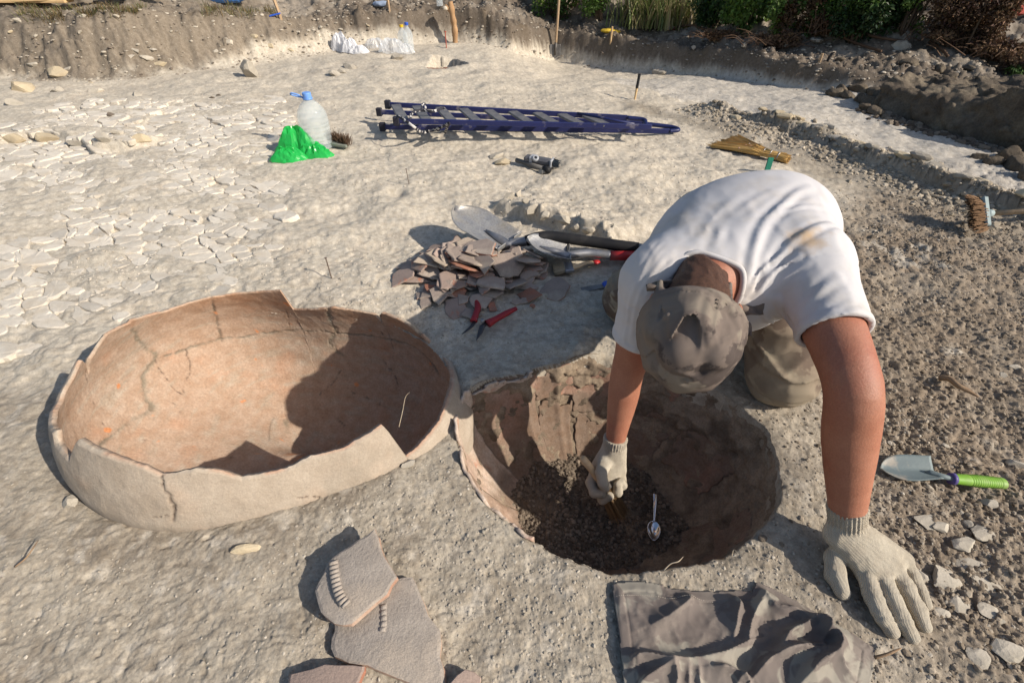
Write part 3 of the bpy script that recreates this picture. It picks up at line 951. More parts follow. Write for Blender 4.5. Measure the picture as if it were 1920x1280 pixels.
def crack3(pts, far, seed):
    c = [pot_hit(px, py, far, 0.017 if far else 0.0)[2] for px, py in crop5(pts)]
    c = np.array(catmull(c, 8))
    rng = np.random.default_rng(seed)
    c[:, :] += rng.normal(0, 0.0022, c.shape)
    return c

def build_pot():
    pot = root('storage_jar', (POT_C[0], POT_C[1], 0.0), 'huge broken clay jar with its orange inside open, left of the kneeling digger', 'clay jar')
    nt = 1100; nw = 150
    th = np.linspace(-math.pi, math.pi, nt, endpoint=False)
    rw = rim_w(th); pl = pot_plane(th)
    s = np.linspace(0, 1, nw) ** 1.15
    cuts = sorted([pot_hit(*crop5([q])[0], f)[0] for q, f in (((208, 430), 1), ((772, 130), 1), ((1262, 180), 1), ((1490, 215), 1), ((1660, 315), 1))] + [pot_hit(*crop5([q])[0], f)[0] for q, f in (((1612, 822), 0), ((553, 905), 0), ((162, 838), 0))])
    W = rw[:, None] + (-0.50 - rw[:, None]) * s[None, :]
    T = np.repeat(th[:, None], nw, 1)
    wig = 0.03 * fbm2(W * 16, W * 0 + 3, 3, 8)
    piece = np.searchsorted(np.array(cuts), T + wig) % len(cuts)
    for side in ('in', 'out'):
        r = pot_r(W) - (0.0 if side == 'out' else 0.017)
        r = np.maximum(r, 0.002)
        r = r * pot_k(T)
        x = POT_C[0] + r * np.cos(T); y = POT_C[1] + POT_YS * r * np.sin(T); z = W + pl[:, None] + (0 if side == 'out' else 0.012 * sstep(0.3, 1, s)[None, :])
        p = np.stack([x, y, z], -1)
        nrm = np.stack([np.cos(T), np.sin(T), 0 * T], -1) * (1 if side == 'out' else -1)
        # hand-made unevenness, worn skin
        d = 0.0035 * fbm3(p * 9, 3, 3) + 0.0016 * fbm3(p * 42, 3, 4)
        jag = np.exp(-(s[None, :] / 0.012) ** 2) * 0.0015 * fbm3(p * 60, 2, 6)
        n1 = fbm3(p * 5, 4, 12); n2 = fbm3(p * np.array([18, 18, 95]), 4, 14); n3 = fbm3(p * 13, 4, 16)
        if side == 'in':
            c = np.array([0.40, 0.295, 0.22]) + np.zeros(p.shape)
            def mx(c, k, m): return c + (np.array(k) - c) * np.clip(m, 0, 1)[..., None]
            c = mx(c, (0.40, 0.31, 0.24), sstep(-0.1, 0.5, n1))
            c = mx(c, (0.45, 0.26, 0.165), sstep(0.12, 0.55, n3) * 0.4)
            c = mx(c, (0.38, 0.325, 0.26), sstep(0.0, 0.5, n2 + 0.3 * n1) * 0.75)
            up_ = sstep(-0.10, 0.02, W) * sstep(0.25, 0.6, np.sin(T))
            c = mx(c, (0.50, 0.27, 0.145), up_ * (0.35 + 0.5 * n3))
            c = mx(c, (0.60, 0.24, 0.09), sstep(0.52, 0.60, fbm3(p * 24, 3, 18) + 0.22 * n1) * 0.8)
            cr = [(crack3(q, True, i), w, f) for i, (q, w, f) in enumerate(CRACKS_IN)]
        else:
            c = np.array([0.40, 0.335, 0.265]) + np.zeros(p.shape)
            def mx(c, k, m): return c + (np.array(k) - c) * np.clip(m, 0, 1)[..., None]
            c = mx(c, (0.33, 0.28, 0.22), sstep(0.0, 0.55, n1 + 0.3 * n3))
            c = mx(c, (0.47, 0.36, 0.27), sstep(0.15, 0.6, n3) * 0.6)
            cr = [(crack3(q, False, 50 + i), w, f) for i, (q, w, f) in enumerate(CRACKS_OUT)]
        flat = p.reshape(-1, 3).astype(np.float32)
        dd = d.ravel().copy() + jag.ravel(); cc = c.reshape(-1, 3).copy()
        wn_ = 1 + 0.8 * vn3(flat * 70.0, 31) + 0.5 * vn3(flat * 180.0, 32)
        for cv, w, f in cr:
            lo = cv.min(0) - 0.03; hi = cv.max(0) + 0.03
            m = np.nonzero(((flat > lo) & (flat < hi)).all(1))[0]
            if len(m) == 0: continue
            ds = seg_field(flat[m], [q.astype(np.float32) for q in cv]) 
            k = np.exp(-(ds / (w * np.clip(wn_[m], 0.35, 2))) ** 2) * np.clip(0.75 + 1.1 * vn3(flat[m] * 34.0, 35), 0.15, 1)
            dd[m] -= k * (0.0055 + 0.25 * w) * (1 - 0.55 * f) + 0
            dd[m] += f * 0.0016 * np.exp(-(ds / w) ** 2) * vn3(flat[m] * 260.0, 33) * 3
            tgt = np.array([0.25, 0.215, 0.165]) * f + np.array([0.085, 0.06, 0.045]) * (1 - f)
            cc[m] += (tgt - cc[m]) * (np.clip(k * 1.5, 0, 1) * (0.75 + 0.2 * f))[:, None]
        p = p + nrm * dd.reshape(p.shape[:2])[..., None]
        if side == 'in': Pin, Cin = p, cc.reshape(p.shape)
        else: Pout, Cout = p, cc.reshape(p.shape)
    j1 = (np.arange(nt) + 1) % nt
    for k in range(len(cuts)):
        sel = piece[:, :-1] == k
        # inner skin, outer skin (upper part only), rim
        I, J = np.nonzero(sel)
        qi = np.stack([I * nw + J, I * nw + J + 1, j1[I] * nw + J + 1, j1[I] * nw + J], 1)
        keep = J < int(nw * 0.62)
        n0 = nt * nw
        qo = np.stack([I * nw + J, j1[I] * nw + J, j1[I] * nw + J + 1, I * nw + J + 1], 1)[keep] + n0
        R_ = I[J == 0]
        mid = 2 * n0
        qr1 = np.stack([R_ * nw, j1[R_] * nw, mid + j1[R_], mid + R_], 1)
        qr2 = np.stack([mid + R_, mid + j1[R_], n0 + j1[R_] * nw, n0 + R_ * nw], 1)
        V = np.concatenate([Pin.reshape(-1, 3), Pout.reshape(-1, 3), (Pin[:, 0] + Pout[:, 0]) / 2 + np.array([0, 0, 0.003]) + 0.0015 * np.stack([fbm2(th * 50, th * 0 + q, 2, 9) for q in (1, 2, 3)], 1)])
        rimc = np.array([0.46, 0.29, 0.20]) + (np.array([0.43, 0.37, 0.295]) - np.array([0.46, 0.29, 0.20])) * np.clip(0.7 + 1.5 * fbm2(th * 9, th * 0, 3, 15) - 1.0 * ((th > -0.64) & (th < 0.15)), 0, 1)[:, None]
        C = np.concatenate([Cin.reshape(-1, 3), Cout.reshape(-1, 3), rimc])
        for nm, fs, m in (('wall_sherd', [qi, qr1], TERRA_IN), ('outer_skin', [qo, qr2], TERRA_OUT)):
            Fq = np.concatenate(fs); u, inv = np.unique(Fq, return_inverse=True)
            if nm == 'wall_sherd':
                par = npmesh('wall_sherd', V[u], inv.reshape(Fq.shape)[:, ::-1], m, parent=pot, smooth=True, colors=C[u])
            else:
                npmesh('outer_skin', V[u], inv.reshape(Fq.shape)[:, ::-1], m, parent=par, smooth=True, colors=C[u])
build_pot()

# ------------------------------------------------------------------ the pit and the second jar still in it
PIT_FLOOR = -0.315
def pit_prof(z): return np.interp(z, [-0.40, -0.355, -0.30, -0.22, -0.12, 0.0, 0.03], [0.05, 0.45, 0.68, 0.86, 0.96, 1.0, 1.0])

def build_pit():
    nt, nz = 420, 110
    th = np.linspace(-math.pi, math.pi, nt, endpoint=False)
    zt = height(PIT_C[0] + (pit_r(th) + 0.010) * np.cos(th), PIT_C[1] + (pit_r(th) + 0.010) * np.sin(th), True) - 0.001
    s = np.linspace(0, 1, nz)
    Z = zt[:, None] + (-0.40 - zt[:, None]) * s
    T = np.repeat(th[:, None], nz, 1)
    R = (pit_r(th)[:, None] + 0.004) * pit_prof(Z)
    p = np.stack([PIT_C[0] + R * np.cos(T), PIT_C[1] + R * np.sin(T), Z], -1)
    n = fbm3(p * 22, 4, 61) * 0.022 + fbm3(p * 70, 3, 62) * 0.010 + np.maximum(fbm3(p * 8, 2, 63), 0) * 0.02
    n = n * sstep(0, 0.08, s)[None, :]
    p = p + np.stack([np.cos(T), np.sin(T), 0.4 + 0 * T], -1) * (-n)[..., None]
    c = np.array([0.30, 0.235, 0.17]) + (np.array([0.165, 0.128, 0.095]) - np.array([0.30, 0.235, 0.17])) * sstep(-0.2, 0.4, fbm3(p * 18, 3, 64))[..., None]
    i = np.arange(nt)[:, None]; j = np.arange(nz - 1)[None, :]; i2 = (i + 1) % nt
    Q = np.stack([i * nz + j, i2 * nz + j, i2 * nz + j + 1, i * nz + j + 1], -1).reshape(-1, 4)
    m = M('pit_earth', (1, 1, 1), (0.7, 0.68, 0.66), attr=True, scale=40, rough=0.95, bump=0.7, bscale=120, spec=0.1, fine=0.2, fscale=200)
    tag(npmesh('pit_wall', p.reshape(-1, 3), Q, m, colors=c.reshape(-1, 3)), kind='structure')
    # floor of loose earth
    g = np.linspace(-0.42, 0.42, 170)
    X, Y = np.meshgrid(PIT_C[0] + g, PIT_C[1] + g, indexing='ij')
    zz = PIT_FLOOR + 0.03 * fbm2(X * 6, Y * 6, 4, 66) + 0.012 * fbm2(X * 40, Y * 40, 3, 67) - 0.05 * np.exp(-((X - 0.30) ** 2 + (Y - 0.66) ** 2) / 0.02)
    inside = np.hypot(X - PIT_C[0], Y - PIT_C[1]) < pit_r(np.arctan2(Y - PIT_C[1], X - PIT_C[0])) * 0.78
    I, J = np.nonzero(inside[:-1, :-1] & inside[1:, 1:])
    n_ = len(g)
    Q = np.stack([I * n_ + J, (I + 1) * n_ + J, (I + 1) * n_ + J + 1, I * n_ + J + 1], 1)
    col = np.array([0.17, 0.135, 0.10]) * (1 + 0.6 * fbm2(X * 25, Y * 25, 3, 68).ravel()[:, None])
    u, inv = np.unique(Q, return_inverse=True)
    V = np.stack([X.ravel(), Y.ravel(), zz.ravel()], 1)
    tag(npmesh('pit_floor', V[u], inv.reshape(-1, 4), m, colors=col[u]), kind='structure')
    def floorz(x, y):
        return PIT_FLOOR + 0.03 * fbm2(x * 6, y * 6, 4, 66) + 0.012 * fbm2(x * 40, y * 40, 3, 67) - 0.05 * np.exp(-((x - 0.30) ** 2 + (y - 0.66) ** 2) / 0.02)
    def s_pit(rng, n):
        a = rng.uniform(-math.pi, math.pi, n); r = np.sqrt(rng.random(n)) * pit_r(a) * (0.70 + 0.12 * fbm2(a * 3 + 9, a * 0, 3, 81))
        return PIT_C + np.stack([r * np.cos(a), r * np.sin(a)], 1)
    scatter('loose_earth', 9000, s_pit, (0.0012, 0.0085), CRUMB, 9, colors=((0.27, 0.22, 0.17), (0.11, 0.087, 0.067)), zfun=floorz)
    # jar wall: separate sherds pressed against the earth
    jar = root('buried_jar', (PIT_C[0], PIT_C[1], PIT_FLOOR), 'broken jar lining the dug pit below the digger, its wall in reddish sherds', 'clay jar')
    def pol(px, py): 
        # angle and height on the lining from a pixel
        d = ray(px, py); t = np.linspace(0.6, 2.4, 3000); q = CP + d * t[:, None]
        r = np.hypot(q[:, 0] - PIT_C[0], q[:, 1] - PIT_C[1]); a = np.arctan2(q[:, 1] - PIT_C[1], q[:, 0] - PIT_C[0])
        ok = (r < pit_r(a) * pit_prof(q[:, 2])) & (q[:, 2] < 0.02)
        k = np.nonzero(ok)[0][-1]
        return a[k], q[k, 2]
    pieces = []
    D2 = math.pi / 180
    # angle range, upper edge, lower edge
    spec = [(176, 232, -0.003, -0.37, 1), (150, 174, 0.0, -0.37, 1), (118, 149, -0.015, -0.36, 0), (121, 147, -0.006, -0.03, 1), (96, 117, -0.02, -0.14, 0), (97, 117, -0.15, -0.37, 0),
            (70, 95, -0.05, -0.20, 0), (66, 93, -0.21, -0.37, 0), (44, 68, -0.07, -0.19, 0), (40, 64, -0.20, -0.36, 0), (233, 268, -0.04, -0.37, 1), (269, 312, -0.06, -0.37, 0), (8, 34, -0.15, -0.28, 0), (316, 350, -0.13, -0.36, 0)]
    for k, (a0, a1, z1, z0, pale) in enumerate(spec):
        na, nz = int((a1 - a0) * 1.2) + 6, 44
        a = np.linspace(a0 - 0.55, a1 + 0.35, na) * D2
        s = np.linspace(0, 1, nz)
        e0 = 0.012 * fbm2(a * 9, a * 0 + k, 3, 70) + 0.010 * np.floor(3 * fbm2(a * 4 + k, a * 0, 2, 79)); e1 = 0.02 * fbm2(a * 7, a * 0 + k, 3, 71)
        Z = (z1 + e0)[:, None] + ((z0 + e1) - (z1 + e0))[:, None] * s
        T = a[:, None] + (0.05 * fbm2(s * 4, s * 0 + 1, 3, 72))[None, :] + 0 * Z
        p0 = []
        for off in (0.001, 0.0095):
            R = (pit_r(T) + 0.004) * pit_prof(Z) - off - (0.004 if k in (3,) else 0) + (0.0 if pale else 0.007)
            p = np.stack([PIT_C[0] + R * np.cos(T), PIT_C[1] + R * np.sin(T), Z], -1)
            p = p + np.stack([np.cos(T), np.sin(T), 0 * T], -1) * (0.002 * fbm3(p * 14, 3, 74) + 0.0012 * fbm3(p * 60, 2, 75))[..., None]
            p0.append(p)
        V = np.concatenate([p0[0].reshape(-1, 3), p0[1].reshape(-1, 3)])
        I, J = np.meshgrid(np.arange(na - 1), np.arange(nz - 1), indexing='ij'); I = I.ravel(); J = J.ravel(); n0 = na * nz
        q1 = np.stack([I * nz + J, I * nz + J + 1, (I + 1) * nz + J + 1, (I + 1) * nz + J], 1); q2 = q1[:, ::-1] + n0
        def strip(idx): 
            a_, b_ = idx[:-1], idx[1:]; return np.stack([a_, b_, b_ + n0, a_ + n0], 1)
        ii = np.arange(na); jj = np.arange(nz)
        q3 = np.concatenate([strip(ii * nz), strip(ii * nz + nz - 1)[:, ::-1], strip(jj)[:, ::-1], strip((na - 1) * nz + jj)])
        n1 = fbm3(V * 7, 4, 76); n2 = fbm3(V * 26, 3, 77)
        c0 = np.array([0.45, 0.33, 0.26]) if pale else np.array([0.30, 0.19, 0.142])  # pale sherds: sunlight on the left wall is put into their colour
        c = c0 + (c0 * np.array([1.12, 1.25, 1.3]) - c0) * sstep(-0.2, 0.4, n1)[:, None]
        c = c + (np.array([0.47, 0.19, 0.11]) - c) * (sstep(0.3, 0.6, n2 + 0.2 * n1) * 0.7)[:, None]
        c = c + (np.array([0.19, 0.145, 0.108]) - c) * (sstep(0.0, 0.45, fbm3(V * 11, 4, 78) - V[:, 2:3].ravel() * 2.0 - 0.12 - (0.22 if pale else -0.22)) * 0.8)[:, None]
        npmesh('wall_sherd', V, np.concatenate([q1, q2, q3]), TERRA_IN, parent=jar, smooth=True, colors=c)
    return floorz
floor_z = build_pit()

# ------------------------------------------------------------------ potsherds
SHERD = M('potsherd', (0.33, 0.265, 0.22), (0.25, 0.20, 0.17), scale=16, rough=0.9, bump=0.55, bscale=130, spec=0.2, obrand=0.16, fine=0.12, c3=(0.42, 0.35, 0.28), scale3=9, t3=(0.52, 0.68))
SHERD_P = M('potsherd_pinkish', (0.34, 0.255, 0.21), (0.28, 0.215, 0.18), scale=16, rough=0.9, bump=0.55, bscale=130, spec=0.2, obrand=0.14, fine=0.12, c3=(0.42, 0.17, 0.10), scale3=13, t3=(0.60, 0.68))
SHERD_R = M('potsherd_red_core', (0.36, 0.145, 0.09), (0.28, 0.16, 0.115), scale=20, rough=0.92, bump=0.6, bscale=130, spec=0.15, obrand=0.14, fine=0.12)
SHERD_B = M('potsherd_buff', (0.45, 0.365, 0.28), (0.36, 0.29, 0.225), scale=16, rough=0.9, bump=0.5, bscale=130, spec=0.2, obrand=0.1, fine=0.12)

def sherd(name, poly, thick, mat, centre, R, rng, bend=0.0, rough_edge=0.002, label=None, group=None, cat='potsherd', edge=None, sub=2):
    """poly: local outline (m,2); a slab with ragged edges and a slight curve"""
    poly = np.asarray(poly, float)
    ring = []
    n = len(poly)
    for i in range(n):
        a, b = poly[i], poly[(i + 1) % n]
        L = np.hypot(*(b - a)); k = max(2, int(L / 0.018))
        for t in range(k):
            q = a + (b - a) * t / k
            if t: 
                e = (b - a) / L; q = q + np.array([-e[1], e[0]]) * rng.normal(0, rough_edge)
            ring.append(q)
    ring = np.array(ring); m = len(ring); c = ring.mean(0)
    def up(q, z): return np.column_stack([q, z - bend * ((q[:, 0] - c[0]) ** 2) * 4])
    rings = []
    z = thick / 2
    for f, zz in ((1.0, z),):
        for g in (0.33, 0.66, 0.93):
            rings.append(up(c + (ring - c) * g, zz + 0 * ring[:, 0]))
    rings.append(up(c + (ring - c) * 0.995, z - 0.0018 + rng.normal(0, 0.0004, m)))
    rings.append(up(c + (ring - c) * rng.uniform(0.99, 1.03, (m, 1)), 0 * ring[:, 0]))
    rings.append(up(c + (ring - c) * 0.985, -z + 0.002 + 0 * ring[:, 0]))
    rings.append(up(c + (ring - c) * 0.9, -z + 0 * ring[:, 0]))
    V = np.concatenate(rings + [up(c[None], np.array([z])), up(c[None], np.array([-z]))])
    K = len(rings)
    F4 = np.concatenate([np.stack([k * m + np.arange(m), k * m + (np.arange(m) + 1) % m, (k + 1) * m + (np.arange(m) + 1) % m, (k + 1) * m + np.arange(m)], 1)[:, ::-1] for k in range(K - 1)])
    a = np.arange(m)
    F3 = np.concatenate([np.stack([a, (a + 1) % m, np.full(m, K * m)], 1), np.stack([(K - 1) * m + (a + 1) % m, (K - 1) * m + a, np.full(m, K * m + 1)], 1)])
    V = V @ np.asarray(R).T + np.asarray(centre)
    o = npmesh(name, V, [F3, F4], mat, smooth=False, origin=centre)
    if edge is not None:
        o.data.materials.append(edge)
        mi = np.zeros(len(o.data.polygons), np.int32)
        nf3 = len(F3)
        for k in (3, 4): mi[nf3 + k * m: nf3 + (k + 1) * m] = 1
        o.data.polygons.foreach_set('material_index', mi)
    if label: tag(o, label, cat, group)
    return o

def sherd_pile():
    rng = np.random.default_rng(21)
    cx0 = np.array([-0.13, 1.53])
    N = 120; ext = 0.45
    g = np.linspace(-ext, ext, N)
    GX, GY = np.meshgrid(cx0[0] + g, cx0[1] + g, indexing='ij')
    HM = height(GX, GY)
    jobs = []
    # outer ring of pieces lying on the earth, then smaller radius and higher, biggest on top
    for k in range(118):
        u = k / 117
        rr = (1 - u) ** 0.75
        a = rng.uniform(0, 2 * math.pi)
        rad = rr * rng.uniform(0.75, 1.08)
        p = cx0 + np.array([0.265 * rad * math.cos(a), 0.19 * rad * math.sin(a)])
        if p[1] < 1.34 + 0.1 * (abs(p[0] + 0.13)): p[1] += 0.05
        size = rng.choice([0.032, 0.046, 0.060, 0.078], p=[0.22, 0.34, 0.28, 0.16]) * (0.9 + 0.25 * rng.random())
        m = rng.choice(4, p=[0.64, 0.18, 0.05, 0.13])
        jobs.append((p, size, m, None))
    G0 = 'potsherds heaped beside the shovels'
    fixed = [  # pixel, size, material, label
        ((832, 474), 0.098, 1, 'largest pinkish potsherd leaning on the upper left of the heap', .35), ((875, 478), 0.05, 3, 'small buff sherd on top of the heap beside the large pinkish one', .1),
        ((905, 492), 0.05, 3, 'pale buff sherd at the top edge of the heap in the sunlight', .12), ((870, 502), 0.06, 3, 'flat pale sherd lying across the upper middle of the heap', .05),
        ((953, 527), 0.075, 0, 'rounded grey sherd with a rusty stain in the middle of the heap', .3), ((908, 530), 0.06, 0, 'triangular grey sherd left of the rust-stained one', .4),
        ((800, 520), 0.07, 1, 'flat pink-brown sherd at the left end of the heap', .05), ((1003, 500), 0.055, 0, 'grey sherd with a notched edge at the upper right of the heap', .3),
        ((1040, 545), 0.07, 0, 'large flat grey sherd at the right end of the heap', .25), ((990, 558), 0.048, 2, 'reddish broken sherd at the lower right of the heap', .2),
        ((760, 528), 0.065, 1, 'thin reddish sherd poking out at the far left of the heap', .1)]
    for (px, s, m, lab, tl) in fixed:
        p = G(*px); jobs.append((p[:2], s, m, (lab, tl)))
    loose = [((822, 566), .04, 0), ((800, 572), .035, 0), ((856, 580), .05, 1), ((868, 568), .028, 0), ((838, 556), .026, 0), ((905, 574), .04, 0), ((925, 578), .026, 2), ((968, 568), .022, 0), ((984, 567), .02, 0), ((998, 575), .013, 2), ((882, 590), .04, 0)]
    for px, s, m in loose:
        p = G(*px); jobs.append((p[:2], s, m, ('L', 0.06)))
    mats = [SHERD, SHERD_P, SHERD_R, SHERD_B]
    words = ['grey', 'pinkish', 'red-cored', 'buff']
    for (p, size, m, fx) in jobs:
        n = rng.integers(4, 7)
        a = np.sort(rng.uniform(0, 2 * math.pi, n)) * 0.45 + np.linspace(0, 2 * math.pi, n, endpoint=False) * 0.55
        rad = size * rng.uniform(0.75, 1.2, n)
        poly = np.stack([np.cos(a) * rad * rng.uniform(0.85, 1.15), np.sin(a) * rad * 0.8], 1)
        th = rng.uniform(0.0062, 0.0100) * (0.7 + size * 5)
        near = np.hypot(GX - p[0], GY - p[1]) < size * 0.62
        core = np.hypot(GX - p[0], GY - p[1]) < size * 0.4
        if not near.any(): continue
        e2 = ((p[0] - cx0[0]) / 0.30) ** 2 + ((p[1] - cx0[1]) / 0.215) ** 2
        cap = hz(p[0], p[1]) + 0.088 * max(0.0, 1 - e2) ** 0.8 + 0.004
        zc = min(0.35 * HM[near].max() + 0.65 * np.median(HM[core] if core.any() else HM[near]), cap)
        # lean away from the slope of the heap
        i = int(np.clip(np.searchsorted(g, p[0] - cx0[0]), 6, N - 7)); j = int(np.clip(np.searchsorted(g, p[1] - cx0[1]), 6, N - 7))
        sx = (HM[i + 6, j] - HM[i - 6, j]) / (g[12] - g[0]); sy = (HM[i, j + 6] - HM[i, j - 6]) / (g[12] - g[0])
        ti = fx[1] if fx else 0.2
        nrm = np.array([-sx * 0.55 + rng.normal(0, ti), -sy * 0.55 + rng.normal(0, ti) - (0.25 if fx and fx[1] > .2 else 0), 1.0])
        nrm /= np.linalg.norm(nrm)
        u, v, w = frame_of(nrm); t = rng.uniform(0, 2 * math.pi)
        R = np.stack([u, v, w], 1) @ rot_axis((0, 0, 1), t)
        c = np.array([p[0], p[1], zc + th * 0.55])
        lab = None
        if fx and fx[0] == 'L': lab = 'small %s potsherd lying loose in front of the heap by the red pliers' % words[m]
        elif fx: lab = fx[0]
        else:
            e = np.array([(p[0] - cx0[0]) / 0.27, (p[1] - cx0[1]) / 0.19])
            part_ = 'in the middle of' if np.hypot(*e) < 0.42 else ('at the right end of' if e[0] > 0.62 else 'at the left end of' if e[0] < -0.62 else 'along the far side of' if e[1] > 0 else 'along the near side of')
            lab = '%s%s clay potsherd %s the heap by the shovels' % ('small ' if size < 0.04 else 'large ' if size > 0.066 else '', words[m], part_)
        sherd('potsherd', poly, th, mats[m], c, R, rng, bend=rng.uniform(0, 0.5), label=lab, group=None if (fx and fx[0] != 'L') else (lab.replace('potsherd', 'potsherds') if not fx else 'loose sherds in front of the heap, ' + words[m]), edge=(SHERD_R if rng.random() < 0.16 else None))
        # raise the heap under it
        q = np.stack([GX - c[0], GY - c[1]], -1) 
        rr = np.hypot(q[..., 0], q[..., 1])
        top = c[2] + th * 0.5 - (q[..., 0] * nrm[0] + q[..., 1] * nrm[1]) / max(nrm[2], 0.5)
        fill = rr < size * 0.72
        HM[fill] = np.maximum(HM[fill], np.minimum(top[fill], c[2] + 0.03))
sherd_pile()

def front_sherd(px, lift, thick, mat, label, tilt=(0, 0), rough_edge=0.0015, edge=None, seed=1):
    pts = np.array([P(x, y, lift)[:2] for x, y in px]); c = pts.mean(0)
    nrm = np.array([-tilt[0], -tilt[1], 1.0]); nrm /= np.linalg.norm(nrm)
    x_ = np.array([1.0, 0, tilt[0]]); x_ /= np.linalg.norm(x_); y_ = np.cross(nrm, x_)
    R = np.stack([x_, y_, nrm], 1)
    return sherd('potsherd', pts - c, thick, mat, np.array([c[0], c[1], lift]), R, np.random.default_rng(seed), bend=0.25, rough_edge=rough_edge, label=label, edge=edge)

def ridge_band(par, px, lift, w, n, mat):
    """a raised cordon pressed with finger notches, on a sherd"""
    pts = [P(x, y, lift) for x, y in px]; c = np.array(catmull(pts, 10)); 
    L = np.concatenate([[0], np.cumsum(np.linalg.norm(np.diff(c, axis=0), axis=1))]); 
    t = np.linspace(0, L[-1], n * 8)
    q = np.stack([np.interp(t, L, c[:, k]) for k in range(3)], 1)
    V = []; F = []
    m = 9
    for i in range(len(q)):
        d = q[min(i + 1, len(q) - 1)] - q[max(i - 1, 0)]; d[2] = 0; d /= np.linalg.norm(d)
        s = np.array([-d[1], d[0], 0])
        ph = abs(math.sin(math.pi * i / 8)) ** 0.7
        hgt = (0.35 + 0.65 * ph) * 0.55 * w
        for k in range(m):
            a = math.pi * k / (m - 1)
            V.append(q[i] + s * math.cos(a) * w * 0.62 + d * 0.35 * w * math.sin(a) * 0.6 + np.array([0, 0, math.sin(a) * hgt - 0.001]))
    for i in range(len(q) - 1):
        for k in range(m - 1): F.append((i * m + k, i * m + k + 1, (i + 1) * m + k + 1, (i + 1) * m + k))
    npmesh('notched_band', np.array(V), np.array(F), mat, parent=par, smooth=True)

def crop_fs(pts): return [(500 + x * 0.2578, 950 + y * 0.2578) for x, y in pts]
FS_OUT = M('sherd_outer_face', (0.365, 0.318, 0.272), (0.28, 0.243, 0.208), scale=18, rough=0.9, bump=0.8, bscale=150, spec=0.2, fine=0.14, c3=(0.43, 0.36, 0.29), scale3=8, t3=(0.5, 0.7))
FS_EDGE = M('sherd_break', (0.43, 0.33, 0.255), (0.36, 0.215, 0.155), scale=22, rough=0.95, bump=0.8, bscale=120, spec=0.1, fine=0.15)
s1 = front_sherd(crop_fs([(490, 850), (470, 950), (490, 1085), (600, 1140), (740, 1160), (860, 1215), (1060, 1290), (1290, 1400), (1290, 1180), (1265, 900), (1180, 800), (1120, 640), (1065, 520), (940, 540), (800, 720), (640, 850), (560, 840)]), 0.016, 0.020, FS_OUT,
                 'long grey-brown sherd lying lower right in the front group, a shadow crossing it', seed=3, edge=FS_EDGE)
ridge_band(s1, crop_fs([(850, 700), (850, 790), (850, 850), (840, 900)]), 0.026, 0.010, 5, FS_OUT)
s2 = front_sherd(crop_fs([(345, 600), (455, 400), (620, 300), (800, 185), (830, 250), (860, 370), (955, 520), (880, 640), (800, 700), (620, 850), (490, 845), (390, 760)]), 0.040, 0.020, FS_OUT,
                 'topmost sherd of the front group with a notched raised band', tilt=(0.05, 0.10), seed=4, edge=FS_EDGE)
ridge_band(s2, crop_fs([(485, 385), (490, 470), (510, 580), (540, 660), (580, 710)]), 0.0485, 0.015, 11, FS_OUT)
s3 = front_sherd(crop_fs([(160, 1215), (430, 1150), (720, 1165), (700, 1230), (660, 1330), (300, 1420), (140, 1400)]), 0.022, 0.018, SHERD_P, 'pinkish sherd with red streaks at the bottom edge, left of the front group', tilt=(0.05, -0.03), seed=5, edge=SHERD_R)
s4 = front_sherd(crop_fs([(1330, 1290), (1440, 1185), (1560, 1240), (1570, 1400), (1330, 1400)]), 0.014, 0.016, SHERD_P, 'sherd corner at the bottom edge between the front group and the cloth', tilt=(-0.12, 0.06), seed=6, edge=FS_EDGE)
# ------------------------------------------------------------------ the kneeling digger
A3 = lambda *v: np.array(v, dtype=np.float32)
SH_L = A3(0.620, 0.865, 0.462); EL_L = A3(0.610, 0.605, 0.372); WR_L = A3(0.672, 0.492, 0.085)
SH_R = A3(0.315, 0.880, 0.400); EL_R = A3(0.292, 0.872, 0.155); WR_R = A3(0.282, 0.818, -0.092)
HEAD = A3(0.352, 0.735, 0.388)
NECKB = A3(0.440, 0.890, 0.440)
h_up = np.array([-0.33, -0.90, -0.27]); h_up /= np.linalg.norm(h_up)
h_side = np.array([0.93, -0.33, 0.05]); h_side -= h_up * (h_side @ h_up); h_side /= np.linalg.norm(h_side)     # image right
h_face = np.cross(h_side, h_up); 
if h_face[2] > 0: h_face = -h_face
HR = np.stack([h_side, h_face, h_up], 1)
def hp(s, f, u): return (HEAD + HR @ np.array([s, f, u])).astype(np.float32)

LAT = np.array([0.96, 0.05, 0.24]); LAT /= np.linalg.norm(LAT)
HIP = np.array([0.635, 1.235, 0.345]); MID = np.array([0.572, 1.075, 0.395]); CHEST = np.array([0.482, 0.935, 0.385])
HIP_L = A3(0.735, 1.235, 0.33); HIP_R = A3(0.565, 1.285, 0.30)
KN_L = A3(0.728, 0.925, 0.088); KN_R = A3(0.382, 1.258, 0.088)
AN_L = A3(0.86, 1.30, 0.075); AN_R = A3(0.60, 1.60, 0.07)

